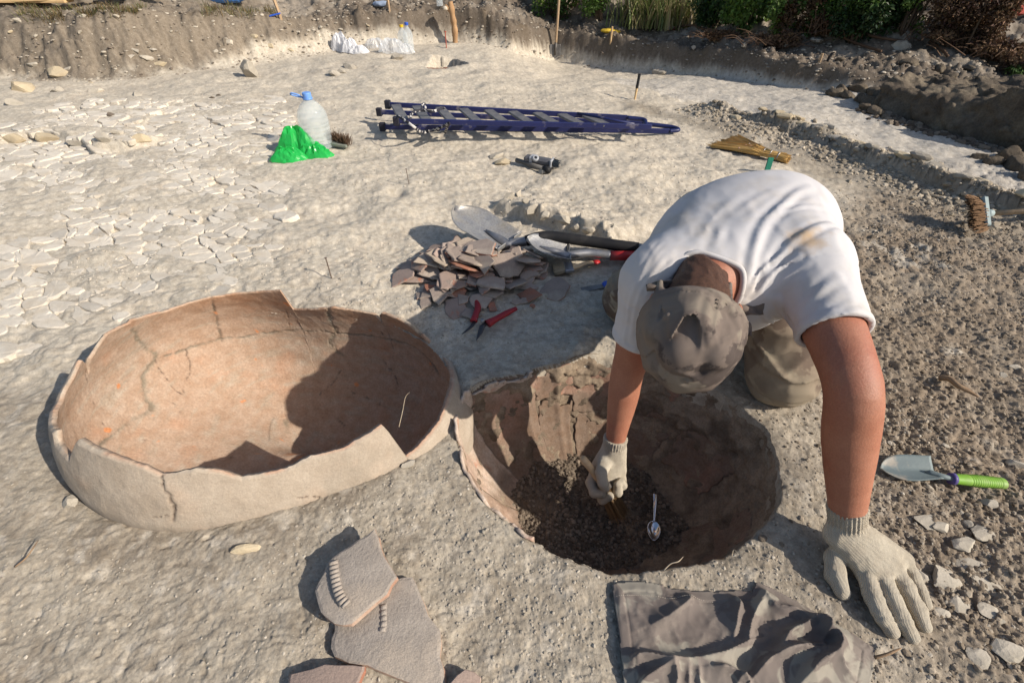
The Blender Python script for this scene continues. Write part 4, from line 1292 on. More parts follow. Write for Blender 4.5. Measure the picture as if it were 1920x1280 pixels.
def torso(p, g=0.0):
    d = None
    for c, w, r in ((HIP, 0.085, 0.135), (MID, 0.095, 0.138), (CHEST, 0.10, 0.125)):
        pass
    prs = [(HIP, MID), (MID, CHEST)]
    rad = {0: (0.122, 0.128), 1: (0.128, 0.112)}
    off = {0: (0.070, 0.078), 1: (0.078, 0.092)}
    for k, (a, b) in enumerate(prs):
        for s in (-1, -0.33, 0.33, 1):
            q = rcone(p, a + LAT * off[k][0] * s, b + LAT * off[k][1] * s, rad[k][0] + g + (0.012 if abs(s) < .5 else 0), rad[k][1] + g + (0.008 if abs(s) < .5 else 0))
            d = q if d is None else smin(d, q, 0.05)
    # shoulder blades and yoke
    d = smin(d, rcone(p, SH_L + A3(-0.03, 0.02, -0.02), SH_R + A3(0.03, 0.01, 0.0), 0.072 + g, 0.070 + g), 0.07)
    d = smin(d, rcone(p, MID + LAT * 0.075, SH_L, 0.112 + g, 0.070 + g), 0.05)
    d = smin(d, rcone(p, MID - LAT * 0.085, SH_R, 0.112 + g, 0.068 + g), 0.05)
    return d

def _arm(sh, el, wr, prof):
    pts = catmull([sh, sh + (el - sh) * 0.5, el, el + (wr - el) * 0.4, wr], 7)
    L = np.concatenate([[0], np.cumsum([np.linalg.norm(pts[i + 1] - pts[i]) for i in range(len(pts) - 1)])]); L /= L[-1]
    xs = np.linspace(0, 1, 200); r = np.interp(xs, [a for a, b in prof], [b for a, b in prof])
    r = np.convolve(np.pad(r, 14, mode='edge'), np.ones(29) / 29, 'valid')
    return [q.astype(np.float32) for q in pts], [float(np.interp(t, xs, r)) for t in L]
ARM_L = _arm(SH_L, EL_L, WR_L, [(0, .060), (.22, .0545), (.40, .0475), (.50, .0455), (.62, .0478), (.74, .0435), (.9, .0335), (1, .0315)])
ARM_R = _arm(SH_R, EL_R, WR_R, [(0, .060), (.25, .051), (.42, .043), (.50, .0410), (.62, .0412), (.78, .0345), (.92, .0275), (1, .0265)])
def body_sdf(p):
    d = torso(p, -0.012)
    # neck and head
    d = smin(d, rcone(p, NECKB, hp(0, -0.01, -0.06), 0.058, 0.052), 0.03)
    h = ellip(p, hp(0, 0, 0.0), (0.077, 0.097, 0.098), HR)
    h = smin(h, ellip(p, hp(0, 0.035, -0.075), (0.060, 0.062, 0.070), HR), 0.03)          # face and jaw
    h = smin(h, rcone(p, hp(0, 0.098, -0.035), hp(0, 0.116, -0.062), 0.010, 0.014), 0.012)  # nose
    h = smin(h, ellip(p, hp(0, 0.085, -0.118), (0.026, 0.02, 0.018), HR), 0.015)            # chin
    h = smin(h, rcone(p, hp(-0.035, 0.088, -0.010), hp(0.035, 0.088, -0.010), 0.010, 0.010), 0.012)  # brow
    for s in (-1, 1):
        h = smax(h, -ellip(p, hp(s * 0.032, 0.098, -0.030), (0.015, 0.010, 0.009), HR), 0.006)     # eye sockets
        h = smin(h, ellip(p, hp(s * 0.032, 0.087, -0.030), (0.012, 0.011, 0.011), HR), 0.002)     # eyeballs
        h = smin(h, ellip(p, hp(s * 0.080, -0.012, -0.045), (0.010, 0.022, 0.033), HR), 0.006)     # ears
    h = smin(h, rcone(p, hp(-0.020, 0.094, -0.090), hp(0.020, 0.094, -0.090), 0.007, 0.007), 0.006)  # lips
    h = smax(h, -rcone(p, hp(-0.018, 0.102, -0.090), hp(0.018, 0.102, -0.090), 0.0015, 0.0015), 0.002)
    d = smin(d, h, 0.02)
    # arms: one continuous taper each, from deltoid to wrist
    for path, rads in (ARM_L, ARM_R):
        a = None
        for k in range(len(path) - 1):
            q = rcone(p, path[k], path[k + 1], rads[k], rads[k + 1]); a = q if a is None else np.minimum(a, q)
        d = smin(d, a, 0.02)
    nb = np.abs(d) < 0.02
    qn = p[nb]; d = d.copy(); d[nb] -= 0.0022 * fbm3(qn * 16.0, 3, 91) + 0.0007 * fbm3(qn * 70.0, 2, 92)
    # hands inside the gloves
    d = smin(d, rcone(p, WR_L, A3(0.690, 0.430, 0.040), 0.020, 0.012), 0.02)
    d = smin(d, rcone(p, WR_R, A3(0.272, 0.795, -0.125), 0.020, 0.012), 0.02)
    # legs inside the trousers
    for hpj, kn, an in ((HIP_L, KN_L, AN_L), (HIP_R, KN_R, AN_R)):
        d = smin(d, rcone(p, hpj, kn, 0.085, 0.060), 0.03)
        d = smin(d, rcone(p, kn, an, 0.056, 0.040), 0.03)
        d = smin(d, rcone(p, an, an + (an - kn) * 0.45 / 1.0 * 0.5 + A3(0, 0, -0.02), 0.036, 0.028), 0.03)
    return d

SKIN = M('sunburnt_skin', (0.355, 0.155, 0.095), (0.31, 0.125, 0.075), scale=22, rough=0.52, bump=0.5, bscale=260, spec=0.35, sss=0.06, c3=(0.31, 0.105, 0.064), scale3=7, t3=(0.5, 0.7), bdist=0.0018, fine=0.12, fscale=330)
person = root('person', (0.60, 1.08, 0.0), 'kneeling digger in white t-shirt and camouflage cap leaning over the pit', 'person')
V, Q = surface_nets(body_sdf, (0.15, 0.40, -0.20), (1.02, 1.90, 0.66), 0.0062)
body = npmesh('body', V, Q, SKIN, parent=person, smooth=True)
# forearms need a finer surface than the covered parts: subdivide once, smoothly
sm = body.modifiers.new('smooth', 'SMOOTH'); sm.factor = 0.5; sm.iterations = 2

# hair on the nape below the cap
def hair_fn(p):
    h = ellip(p, hp(0, 0, 0.0), (0.081, 0.101, 0.102), HR)
    h = smin(h, rcone(p, hp(0, -0.050, -0.05), hp(0, -0.040, -0.105), 0.056, 0.050), 0.02)
    q = (p - HEAD) @ HR.astype(np.float32)
    h = smax(h, q[..., 2] - 0.05, 0.01); h = smax(h, q[..., 1] - 0.02, 0.01); h = smax(h, -0.128 - q[..., 2] + 0.02 * np.sin(q[..., 0] * 60), 0.008)
    return h + 0.004 * fbm3(p * np.array([160, 60, 160]), 2, 5)
HAIR = M('dark_cropped_hair', (0.055, 0.025, 0.015), (0.10, 0.045, 0.025), scale=180, rough=0.6, bump=0.8, bscale=500, spec=0.3)
c = HEAD.astype(float)
V, Q = surface_nets(hair_fn, c - 0.17, c + 0.17, 0.0045)
npmesh('hair', V, Q, HAIR, parent=person, smooth=True)

# ---- t-shirt
up_l = EL_L - SH_L; up_l = up_l / np.linalg.norm(up_l); up_r = EL_R - SH_R; up_r = up_r / np.linalg.norm(up_r)
HEM_L = SH_L + up_l * 0.168; HEM_R = SH_R + up_r * 0.150
wdir = (MID - HIP) / np.linalg.norm(MID - HIP)
nk = NECKB.astype(float) - np.asarray(hp(0, 0, -0.02)); nk /= np.linalg.norm(nk)       # from head to neck base
NECK0 = NECKB + (0.004 * nk + np.array([-0.005, 0.0, 0.012])).astype(np.float32)
NECK_T = 0.042
def shirt_base(p):
    d = torso(p, 0.0)
    sl = rcone(p, SH_L, HEM_L + up_l * 0.05, 0.069, 0.064)
    sr = rcone(p, SH_R, HEM_R + up_r * 0.05, 0.069, 0.060)
    d = smin(d, sl, 0.035); d = smin(d, sr, 0.035)
    # belly hangs loose
    d = smin(d, rcone(p, CHEST + A3(0.02, 0.02, -0.05), MID + A3(0.02, 0.05, -0.08), 0.10, 0.11), 0.06)
    return d
def cuts(p, d):
    # sleeve ends, neck opening, waist
    tl = (p - HEM_L) @ up_l.astype(np.float32); rl = np.linalg.norm((p - HEM_L) - tl[..., None] * up_l.astype(np.float32), axis=-1)
    d = np.where(rl < 0.16, smax(d, np.where(tl > -0.10, tl, -1.0), 0.003), d)
    tr = (p - HEM_R) @ up_r.astype(np.float32); rr = np.linalg.norm((p - HEM_R) - tr[..., None] * up_r.astype(np.float32), axis=-1)
    d = np.where(rr < 0.09, smax(d, np.where(tr > -0.08, tr, -1.0), 0.003), d)
    n0 = NECK0; a = rcone(p, n0 + (nk * 0.05).astype(np.float32), n0 - (nk * 0.16).astype(np.float32), 0.060, 0.074)
    tn = (p - n0) @ (-nk).astype(np.float32)
    d = smax(d, -np.maximum(a, NECK_T - tn), 0.004)
    wz = (p - (HIP - wdir * 0.05).astype(np.float32)) @ (-wdir).astype(np.float32)
    d = smax(d, wz, 0.004)
    return d
def on_back(px):
    return [march(shirt_base, x, y, 0.6, 1.9, 900) for x, y in px]
FOLDS = [  # pixels, half width, height
    ([(1398, 556), (1408, 500), (1420, 450), (1440, 410), (1488, 366), (1520, 352)], .013, .0085), ([(1404, 552), (1424, 511), (1451, 487), (1478, 470)], .0065, .009), ([(1414, 556), (1443, 520), (1471, 495), (1500, 480)], .0065, .009),
    ([(1440, 512), (1475, 464), (1526, 429), (1566, 422)], .010, .0075), ([(1450, 545), (1480, 515), (1515, 495)], .006, .006), ([(1498, 588), (1530, 552), (1572, 520)], .010, .0065), ([(1520, 615), (1552, 588), (1598, 566)], .007, .0045),
    ([(1535, 648), (1585, 630), (1618, 598)], .006, .004), ([(1425, 575), (1440, 600), (1462, 612)], .008, .009), ([(1458, 560), (1470, 592), (1490, 620)], .008, .009), ([(1480, 590), (1496, 622), (1512, 645)], .006, .005),
    ([(1339, 470), (1348, 440), (1352, 415)], .012, .0035), ([(1290, 478), (1318, 440), (1345, 400), (1392, 362)], .016, .0025), ([(1172, 630), (1178, 580), (1192, 535), (1212, 495), (1240, 455)], .006, .0032), ([(1186, 600), (1200, 555), (1222, 515), (1250, 478)], .006, .0036),
    ([(1200, 585), (1214, 548), (1236, 518), (1268, 488)], .006, .003), ([(1184, 640), (1186, 612), (1194, 588)], .006, .0035), ([(1172, 612), (1171, 640), (1178, 655)], .005, .003), ([(1228, 560), (1240, 530), (1262, 505)], .006, .0028),
    ([(1460, 400), (1500, 388), (1545, 390)], .009, .0035), ([(1380, 400), (1420, 372), (1470, 350)], .012, .0022)]
_folds = [([q.astype(np.float32) for q in catmull(on_back(px), 5)], w, h) for px, w, h in FOLDS]
def shirt_fn(p):
    d = shirt_base(p)
    near = np.abs(d) < 0.03
    q = p[near].astype(np.float32)
    add = 0.0022 * fbm3(q * np.array([7.0, 5, 7]), 2, 3) + 0.0012 * fbm3(q * np.array([34.0, 18, 34]), 2, 4)
    a_ = q @ LAT.astype(np.float32); b_ = (q - MID.astype(np.float32)) @ wdir.astype(np.float32); c_ = q @ np.cross(LAT, wdir).astype(np.float32)
    rn = 0.22 - np.abs(fbm3(np.stack([a_ * 26 + b_ * 6, b_ * 7, c_ * 22], -1), 2, 14)); add += 0.0050 * np.maximum(rn, -0.1) * sstep(-0.02, 0.16, b_ + 0.5 * np.abs(a_ - float(MID @ LAT)) - 0.06)
    for poly, w, h in _folds:
        lo = np.min(poly, 0) - 3.2 * w; hi = np.max(poly, 0) + 3.2 * w
        m = ((q > lo) & (q < hi)).all(1)
        if not m.any(): continue
        ds = np.abs(seg_field(q[m], poly) + 0.55 * w * fbm3(q[m] * 16.0, 2, 77))
        # a fold: crest with a shallow valley either side, fading out at the ends
        ln = np.minimum(np.linalg.norm(q[m] - poly[0], axis=-1), np.linalg.norm(q[m] - poly[-1], axis=-1))
        fade = np.clip(ln / (3.5 * w), 0.15, 1)
        add[m] += 0.72 * h * fade * (np.exp(-ds / (0.42 * w)) - 0.55 * np.exp(-((ds - 1.25 * w) / (0.7 * w)) ** 2))
    d = d.copy(); d[near] -= add
    # hems: a slightly thicker turned band
    for hm, u in ((HEM_L, up_l), (HEM_R, up_r)):
        t = (p - hm) @ u.astype(np.float32); r = np.linalg.norm((p - hm) - t[..., None] * u.astype(np.float32), axis=-1)
        m = (t > -0.022) & (t < 0.01) & (r < 0.11)
        d = d - np.where(m, 0.0018 * sstep(-0.022, -0.019, t), 0)
    # armhole and hem seams
    for sh, u, tt in ((SH_L, up_l, (0.035, 0.148)), (SH_R, up_r, (0.03, 0.130))):
        t = (p - sh) @ u.astype(np.float32); r = np.linalg.norm((p - sh) - t[..., None] * u.astype(np.float32), axis=-1)
        for k in tt: d = d + np.where(r < 0.115, 0.0022 * np.exp(-((t - k - 0.02 * r) / 0.0032) ** 2), 0)
    d = cuts(p, d)
    return smax(d, -(d0_in(p)), 0.001)
def d0_in(p):
    # hollow where the arms and the neck come out, so that the openings read as cloth with a hem
    a = rcone(p, HEM_L - up_l * 0.05, HEM_L + up_l * 0.06, 0.053, 0.059)
    b = rcone(p, HEM_R - up_r * 0.04, HEM_R + up_r * 0.05, 0.050, 0.056)
    return np.minimum(a, b)
def cotton(name):
    m = M(name, (0.545, 0.53, 0.53), (0.49, 0.475, 0.48), scale=9, rough=0.9, bump=0.16, bscale=900, spec=0.15, bdist=0.0008, c3=(0.43, 0.39, 0.345), scale3=7, t3=(0.50, 0.74))
    nt = m.node_tree; N = nt.nodes; L = nt.links; b = N.get('Principled BSDF')
    src = b.inputs['Base Color'].links[0].from_socket
    tc = N.new('ShaderNodeTexCoord')
    # an earth stain on the shoulder, soil rubbed in round it
    sp = march(shirt_base, 1512, 443, 0.6, 1.9, 900) - world_origin(person)
    for off, rad, colr, k in (((0, 0, 0), 0.055, (0.44, 0.30, 0.17), 0.85), ((-0.14, -0.06, -0.12), 0.12, (0.52, 0.43, 0.33), 0.5), ((-0.30, 0.0, -0.06), 0.13, (0.55, 0.48, 0.40), 0.35)):
        vs = N.new('ShaderNodeVectorMath'); vs.operation = 'DISTANCE'; L.new(tc.outputs['Object'], vs.inputs[0]); vs.inputs[1].default_value = tuple(float(q) for q in (sp + np.array(off)))
        nz = N.new('ShaderNodeTexNoise'); nz.inputs['Scale'].default_value = 38; nz.inputs['Detail'].default_value = 5; L.new(tc.outputs['Object'], nz.inputs['Vector'])
        ad = N.new('ShaderNodeMath'); ad.operation = 'MULTIPLY_ADD'; L.new(nz.outputs[0], ad.inputs[0]); ad.inputs[1].default_value = -rad * 1.5; L.new(vs.outputs['Value'], ad.inputs[2])
        mr = N.new('ShaderNodeMapRange'); L.new(ad.outputs[0], mr.inputs[0]); mr.inputs[1].default_value = rad * 0.05; mr.inputs[2].default_value = -rad * 0.75; mr.inputs[3].default_value = 0; mr.inputs[4].default_value = k
        mx = N.new('ShaderNodeMix'); mx.data_type = 'RGBA'; L.new(mr.outputs[0], mx.inputs[0]); L.new(src, mx.inputs[6]); mx.inputs[7].default_value = (*colr, 1)
        src = mx.outputs[2]
    L.new(src, b.inputs['Base Color'])
    return m
SHIRT = cotton('white_cotton')
V, Q = surface_nets(shirt_fn, (0.20, 0.62, 0.14), (0.86, 1.46, 0.64), 0.0042)
shirt = npmesh('t_shirt', V, Q, SHIRT, parent=person, smooth=True)
# ribbed collar: a ring laid on the opening
u_, v_, w_ = frame_of(-nk)
ring = []
for k in range(64):
    a = 2 * math.pi * k / 64
    dirv = math.cos(a) * u_ + math.sin(a) * v_
    tt = np.linspace(-0.10, 0.14, 241)
    qq = NECK0 - nk * tt[:, None] + dirv * (0.066 + 0.005 * np.clip(tt, 0, 1) / 0.1)[:, None]
    f = shirt_base(qq.astype(np.float32)); k2 = int(np.argmin(np.abs(f)))
    if tt[k2] >= NECK_T: ring.append(qq[k2])
    else:
        rr = np.linspace(0.02, 0.075, 200); q2 = NECK0 - nk * NECK_T + dirv * rr[:, None]
        ring.append(q2[int(np.argmin(np.abs(shirt_base(q2.astype(np.float32)))))])
ring = np.array(ring)
for _ in range(3): ring = 0.25 * np.roll(ring, 1, 0) + 0.5 * ring + 0.25 * np.roll(ring, -1, 0)
mb = MB(); mb.tube(list(ring) + [ring[0]], 0.0075, 10, cap=False, sq=0.8)
mb.build('collar', SHIRT, shirt, smooth=True)

# ---- trousers
def trousers_fn(p):
    d = None
    for hpj, kn, an in ((HIP_L, KN_L, AN_L), (HIP_R, KN_R, AN_R)):
        t = rcone(p, hpj, kn, 0.122 if hpj is HIP_L else 0.100, 0.086 if hpj is HIP_L else 0.080)
        ax = ((an - kn) / np.linalg.norm(an - kn)).astype(np.float32)
        t = smin(t, rcone(p, kn + A3(0, 0.0, -0.006), an - ax * 0.03, 0.082, 0.064), 0.035)
        d = t if d is None else smin(d, t, 0.02)
    d = smin(d, rcone(p, (HIP - LAT * 0.075).astype(np.float32), (HIP + LAT * 0.075).astype(np.float32), 0.135, 0.135), 0.05)
    near = np.abs(d) < 0.03
    q = p[near].astype(np.float32)
    add = 0.009 * fbm3(q * np.array([9.0, 9, 13]), 3, 23) + 0.004 * (0.3 - np.abs(fbm3(q * 19.0, 2, 24))) * 2
    for kn, s in ((KN_L, 1), (KN_R, -1)):
        # creases gathered round the knee
        for k, (dz, w, h) in enumerate(((0.050, .007, .009), (0.078, .008, .008), (0.11, .009, .009), (0.155, .010, .008))):
            r = q - kn
            s_ = r[:, 2] - dz - 0.25 * r[:, 0] * (1 if k % 2 else -1) - 0.012 * np.sin(r[:, 0] * 40 + k)
            add += h * np.exp(-(s_ / w) ** 2) * np.exp(-(np.linalg.norm(r, axis=1) / 0.17) ** 4)
        add -= 0.003 * np.exp(-((q[:, 2] - kn[2] + 0.030 - 0.1 * (q[:, 0] - kn[0])) / 0.003) ** 2) * (np.linalg.norm(q - kn, axis=1) < 0.14)
    d = d.copy(); d[near] -= add
    d = smax(d, 0.0 - (p[..., 2] - 0.002), 0.006)
    return d
def camo(name, base, dark, pale):
    m = M(name, base, tuple(0.82 * np.array(base)), scale=30, rough=0.92, bump=0.22, bscale=700, spec=0.12, bdist=0.001, c3=dark, scale3=11, t3=(0.50, 0.54))
    nt = m.node_tree; N = nt.nodes; L = nt.links; b = N.get('Principled BSDF')
    src = b.inputs['Base Color'].links[0].from_socket
    tc = N.new('ShaderNodeTexCoord')
    for sc, t0, t1, colr, off in ((11.0, 0.56, 0.60, pale, 7.3), (4.0, 0.50, 0.66, tuple(0.5 * np.array(base) + 0.5 * np.array(pale)), 3.1)):
        mp = N.new('ShaderNodeMapping'); mp.inputs['Location'].default_value = (off, off * 2, off); L.new(tc.outputs['Object'], mp.inputs[0])
        nz = N.new('ShaderNodeTexNoise'); nz.inputs['Scale'].default_value = sc; nz.inputs['Detail'].default_value = 4; nz.inputs['Distortion'].default_value = 0.6; L.new(mp.outputs[0], nz.inputs['Vector'])
        mr = N.new('ShaderNodeMapRange'); L.new(nz.outputs[0], mr.inputs[0]); mr.inputs[1].default_value = t0; mr.inputs[2].default_value = t1; mr.inputs[4].default_value = 0.75
        mx = N.new('ShaderNodeMix'); mx.data_type = 'RGBA'; L.new(mr.outputs[0], mx.inputs[0]); L.new(src, mx.inputs[6]); mx.inputs[7].default_value = (*colr, 1)
        src = mx.outputs[2]
    L.new(src, b.inputs['Base Color'])
    return m
TROUS = camo('dusty_trousers', (0.24, 0.19, 0.14), (0.135, 0.10, 0.077), (0.36, 0.31, 0.225))
V, Q = surface_nets(trousers_fn, (0.24, 0.80, -0.02), (1.02, 1.72, 0.52), 0.0052)
npmesh('trousers', V, Q, TROUS, parent=person, smooth=True)
# ---- boots, soles up behind
BOOT = M('worn_brown_boot', (0.12, 0.085, 0.06), (0.18, 0.14, 0.105), scale=14, rough=0.75, bump=0.3, bscale=120)
for kn, an in ((KN_L, AN_L), (KN_R, AN_R)):
    ax = (an - kn); ax = (ax / np.linalg.norm(ax)).astype(np.float32)
    def boot(p):
        d = rcone(p, an - ax * 0.04, an + ax * 0.05, 0.052, 0.046)
        d = smin(d, rcone(p, an + ax * 0.05 + A3(0, 0, 0.01), an + ax * 0.10 + A3(0, 0, -0.045), 0.045, 0.034), 0.03)
        return smax(d, -(p[..., 2] - 0.003), 0.006)
    lo = np.minimum(an - 0.14, an + ax * 0.1 - 0.08); hi = np.maximum(an + 0.14, an + ax * 0.1 + 0.08)
    V, Q = surface_nets(boot, lo, hi, 0.008)
    npmesh('boot', V, Q, BOOT, parent=person, smooth=True)

# ---- cap: a camouflage field cap with gathered crown
CAPM = camo('cap_camouflage_cloth', (0.165, 0.132, 0.112), (0.075, 0.060, 0.054), (0.235, 0.20, 0.158))
def on_cap_base(p): return ellip(p, hp(0, 0.004, 0.022), (0.099, 0.115, 0.100), HR)
def capmarch(px): return [march(on_cap_base, x, y, 0.5, 1.6, 900).astype(np.float32) for x, y in px]
CAPF = [([(1285, 535), (1298, 570), (1306, 610), (1310, 645), (1298, 660)], .009, .019), ([(1362, 545), (1345, 572), (1338, 595)], .008, .018), ([(1215, 600), (1245, 575), (1285, 560)], .008, .006),
        ([(1290, 715), (1330, 700), (1370, 660), (1390, 610)], .007, .008), ([(1230, 620), (1240, 600), (1252, 590)], .006, .005), ([(1268, 690), (1285, 700), (1305, 708)], .008, .005), ([(1330, 560), (1322, 600), (1330, 640)], .008, .004), ([(1370, 580), (1385, 620), (1380, 650)], .008, .005)]
_capf = [([q for q in catmull(capmarch(px), 5)], w, h) for px, w, h in CAPF][3:]
CAPD = []
_capd = [([q.astype(np.float32) for q in catmull(capmarch(px), 5)], w, h) for px, w, h in CAPD][:0]
def _sf(px): 
    return [tuple(((q - HEAD) @ HR)[:2]) for q in capmarch(px)]
STEPS = [(_sf([(1284, 529), (1294, 550), (1303, 585), (1309, 620), (1312, 668)]), 1, .016, .055, 0), (_sf([(1366, 542), (1358, 560), (1346, 585), (1334, 612)]), 1, .010, .022, 0), (_sf([(1394, 596), (1380, 650), (1340, 698), (1290, 722)]), 1, -.009, .05, 1),
         (_sf([(1224, 660), (1222, 615), (1240, 580), (1262, 560)]), 1, .008, .030, 1), (_sf([(1250, 700), (1300, 690), (1345, 660), (1368, 615)]), 1, .007, .02, 1), (_sf([(1215, 640), (1240, 670), (1280, 690), (1312, 668)]), -1, .006, .02, 1)]
PK = [(hp(-0.012, -0.040, 0.080), D(1283, 510, 0.938).astype(np.float32), .040, .006), (hp(0.045, -0.045, 0.072), D(1368, 533, 0.935).astype(np.float32), .034, .005), (hp(-0.055, -0.050, 0.050), D(1238, 530, 0.945).astype(np.float32), .030, .006)]
def cap_fn(p):
    d = on_cap_base(p)
    # flat panels of stiff cloth
    for (n_, dep) in (((-.62, -.42, .66), .011), ((.55, -.42, .72), .010), ((.30, .55, .78), .006), ((-.45, .50, .74), .008), ((-.05, -.75, .66), .008), ((.85, .15, .5), .006), ((-.9, .1, .4), .006)):
        nn = np.array(n_) / np.linalg.norm(n_); sup = math.sqrt((.099 * nn[0]) ** 2 + (.115 * nn[1]) ** 2 + (.100 * nn[2]) ** 2) + .004 * nn[1] + .022 * nn[2]
        d = smax(d, ((p - HEAD) @ (HR @ nn).astype(np.float32)) - np.float32(sup - dep), 0.005)
    q = (p - HEAD) @ HR.astype(np.float32)
    d = d - 0.006 * sstep(0.02, 0.0, q[..., 2]) * 1.0
    near = np.abs(d) < 0.035
    r = p[near].astype(np.float32)
    add = 0.0018 * fbm3(r * 12.0, 2, 43) + 0.0010 * fbm3(r * 40.0, 2, 44)
    for poly, w, h in _capf:
        ds = seg_field(r, [v.astype(np.float32) for v in poly]); add += h * (np.exp(-(ds / (0.7 * w)) ** 2) - 0.4 * np.exp(-((ds - 1.5 * w) / (0.8 * w)) ** 2))
    for poly, w, h in _capd:
        ds = seg_field(r, poly); add -= h * np.exp(-(ds / w) ** 2)
    qq = q[near]
    for line, sg, h, reach, st_ in STEPS:
        dl, sd, al = poly_dist(qq[:, 0].astype(float), qq[:, 1].astype(float), line)
        s_ = dl * sd * sg + 0.002 * fbm2(qq[:, 0] * 60, qq[:, 1] * 60, 2, 7)
        endf = sstep(0.0, 1.2, np.minimum(al, len(line) - 1 - al) if st_ else len(line) - 1 - al)
        add -= h * endf * sstep(-0.005, 0.006, s_) * np.exp(-np.maximum(s_, 0) / reach) * (qq[:, 2] > 0)
        add += 0.35 * abs(h) * endf * np.exp(-np.abs(s_ + 0.003) / 0.005) * (qq[:, 2] > 0)
    add += 0.0060 * np.maximum(0.16 - np.abs(fbm3(r * 15.0, 2, 47)), 0) * 2
    # band line
    add -= 0.0030 * np.exp(-((qq[:, 2] + 0.004) / 0.0025) ** 2)
    add += 0.0015 * (qq[:, 2] < -0.004)
    d = d.copy(); d[near] -= add
    d = np.minimum(d, ellip(p, hp(0, 0, 0.0), (0.0815, 0.1015, 0.1025), HR))
    cut = -(q[..., 2] + 0.036 + 0.10 * q[..., 1] * (q[..., 1] < 0))
    d = smax(d, cut, 0.004)
    for a_, b_, r0_, r1_ in PK: d = smin(d, rcone(p, a_, b_, r0_, r1_), 0.010)
    return d
V, Q = surface_nets(cap_fn, HEAD.astype(float) - 0.16, HEAD.astype(float) + 0.16, 0.0028)
cap = npmesh('cap', V, Q, CAPM, parent=person, smooth=True)
def flap(name, px3, width, par, mat, seed, thick=0.0028, n=16, curl=0.01):
    """a loose strip of cloth along 3D points, wide and wavy"""
    c = np.array(catmull(px3, n // 2))
    V = []; m = 7
    rng = np.random.default_rng(seed); ph = rng.random() * 6
    for i, q in enumerate(c):
        d = c[min(i + 1, len(c) - 1)] - c[max(i - 1, 0)]; d /= np.linalg.norm(d)
        view = CP - q; view /= np.linalg.norm(view)
        s = np.cross(view, d); s /= np.linalg.norm(s); nn = np.cross(d, s)
        w = width[0] + (width[1] - width[0]) * i / (len(c) - 1)
        for k in range(m):
            t = k / (m - 1) - 0.5
            V.append(q + s * t * w + nn * (curl * math.sin(ph + 5 * t + i * 0.35) + 0.5 * curl * math.cos(9 * t)))
    V = np.array(V); L = len(c)
    F = np.array([(i * m + k, i * m + k + 1, (i + 1) * m + k + 1, (i + 1) * m + k) for i in range(L - 1) for k in range(m - 1)])
    o = npmesh(name, V, F, mat, parent=par, smooth=True)
    so = o.modifiers.new('thick', 'SOLIDIFY'); so.thickness = thick; so.offset = 0
    return o
flap('cap_flap', [D(1290, 545, 0.965), D(1262, 538, 0.950), D(1235, 536, 0.945), D(1212, 540, 0.950)], (0.030, 0.012), cap, CAPM, 3, curl=0.006)
flap('cap_flap', [D(1378, 585, 0.985), D(1398, 578, 0.985), D(1415, 574, 0.99), D(1428, 570, 0.995)], (0.020, 0.044), cap, CAPM, 4, curl=0.005)
flap('cap_flap', [D(1385, 600, 0.975), D(1398, 612, 0.975), D(1396, 628, 0.975)], (0.018, 0.024), cap, CAPM, 5, curl=0.005)
flap('cap_peak', [hp(-0.075, 0.098, -0.012), hp(-0.035, 0.135, -0.030), hp(0.035, 0.135, -0.030), hp(0.075, 0.098, -0.012)], (0.050, 0.050), cap, CAPM, 6, curl=0.002)

# ---- gloves
def knit(name):
    m = M(name, (0.56, 0.50, 0.40), (0.48, 0.42, 0.33), scale=30, rough=0.97, bump=0.0, spec=0.08, c3=(0.40, 0.34, 0.265), scale3=16, t3=(0.52, 0.72), fine=0.10, fscale=600)
    nt = m.node_tree; N = nt.nodes; L = nt.links; b = N.get('Principled BSDF')
    tc = N.new('ShaderNodeTexCoord')
    wv = N.new('ShaderNodeTexWave'); wv.inputs['Scale'].default_value = 150; wv.inputs['Distortion'].default_value = 1.2; wv.inputs['Detail'].default_value = 2; wv.bands_direction = 'X'
    mp = N.new('ShaderNodeMapping'); mp.inputs['Rotation'].default_value = (0, 0, math.radians(25)); L.new(tc.outputs['Object'], mp.inputs[0]); L.new(mp.outputs[0], wv.inputs['Vector'])
    nz = N.new('ShaderNodeTexNoise'); nz.inputs['Scale'].default_value = 700; L.new(tc.outputs['Object'], nz.inputs['Vector'])
    ad = N.new('ShaderNodeMath'); ad.operation = 'ADD'; L.new(wv.outputs['Fac'], ad.inputs[0]); L.new(nz.outputs[0], ad.inputs[1])
    bn = N.new('ShaderNodeBump'); bn.inputs['Strength'].default_value = 0.8; bn.inputs['Distance'].default_value = 0.0022
    L.new(ad.outputs[0], bn.inputs['Height']); L.new(bn.outputs[0], b.inputs['Normal'])
    return m
KNIT = knit('cream_cotton_knit')
def chain(p, pts, rads, k=0.006):
    d = None
    for i in range(len(pts) - 1):
        q = rcone(p, pts[i], pts[i + 1], rads[i], rads[i + 1]); d = q if d is None else smin(d, q, k)
    return d
def cuff(p, wr, el, r0, r1, length, n=30, amp=0.0018):
    u = (el - wr) / np.linalg.norm(el - wr)
    t = (p - wr) @ u.astype(np.float32)
    radial = (p - wr) - t[..., None] * u.astype(np.float32)
    a1, a2, _ = frame_of(u)
    ang = np.arctan2(radial @ a2.astype(np.float32), radial @ a1.astype(np.float32))
    d = rcone(p, wr - u * 0.012, wr + u * length, r0, r1)
    d = d - amp * np.sin(ang * n) * sstep(0.0, 0.006, t)
    d = smax(d, t - length, 0.002)
    return d
gz = float(hz(0.70, 0.40))
def gp(px, py, z): return P(px, py, gz + z).astype(np.float32)
gw = WR_L
_u = (EL_L - WR_L) / np.linalg.norm(EL_L - WR_L)
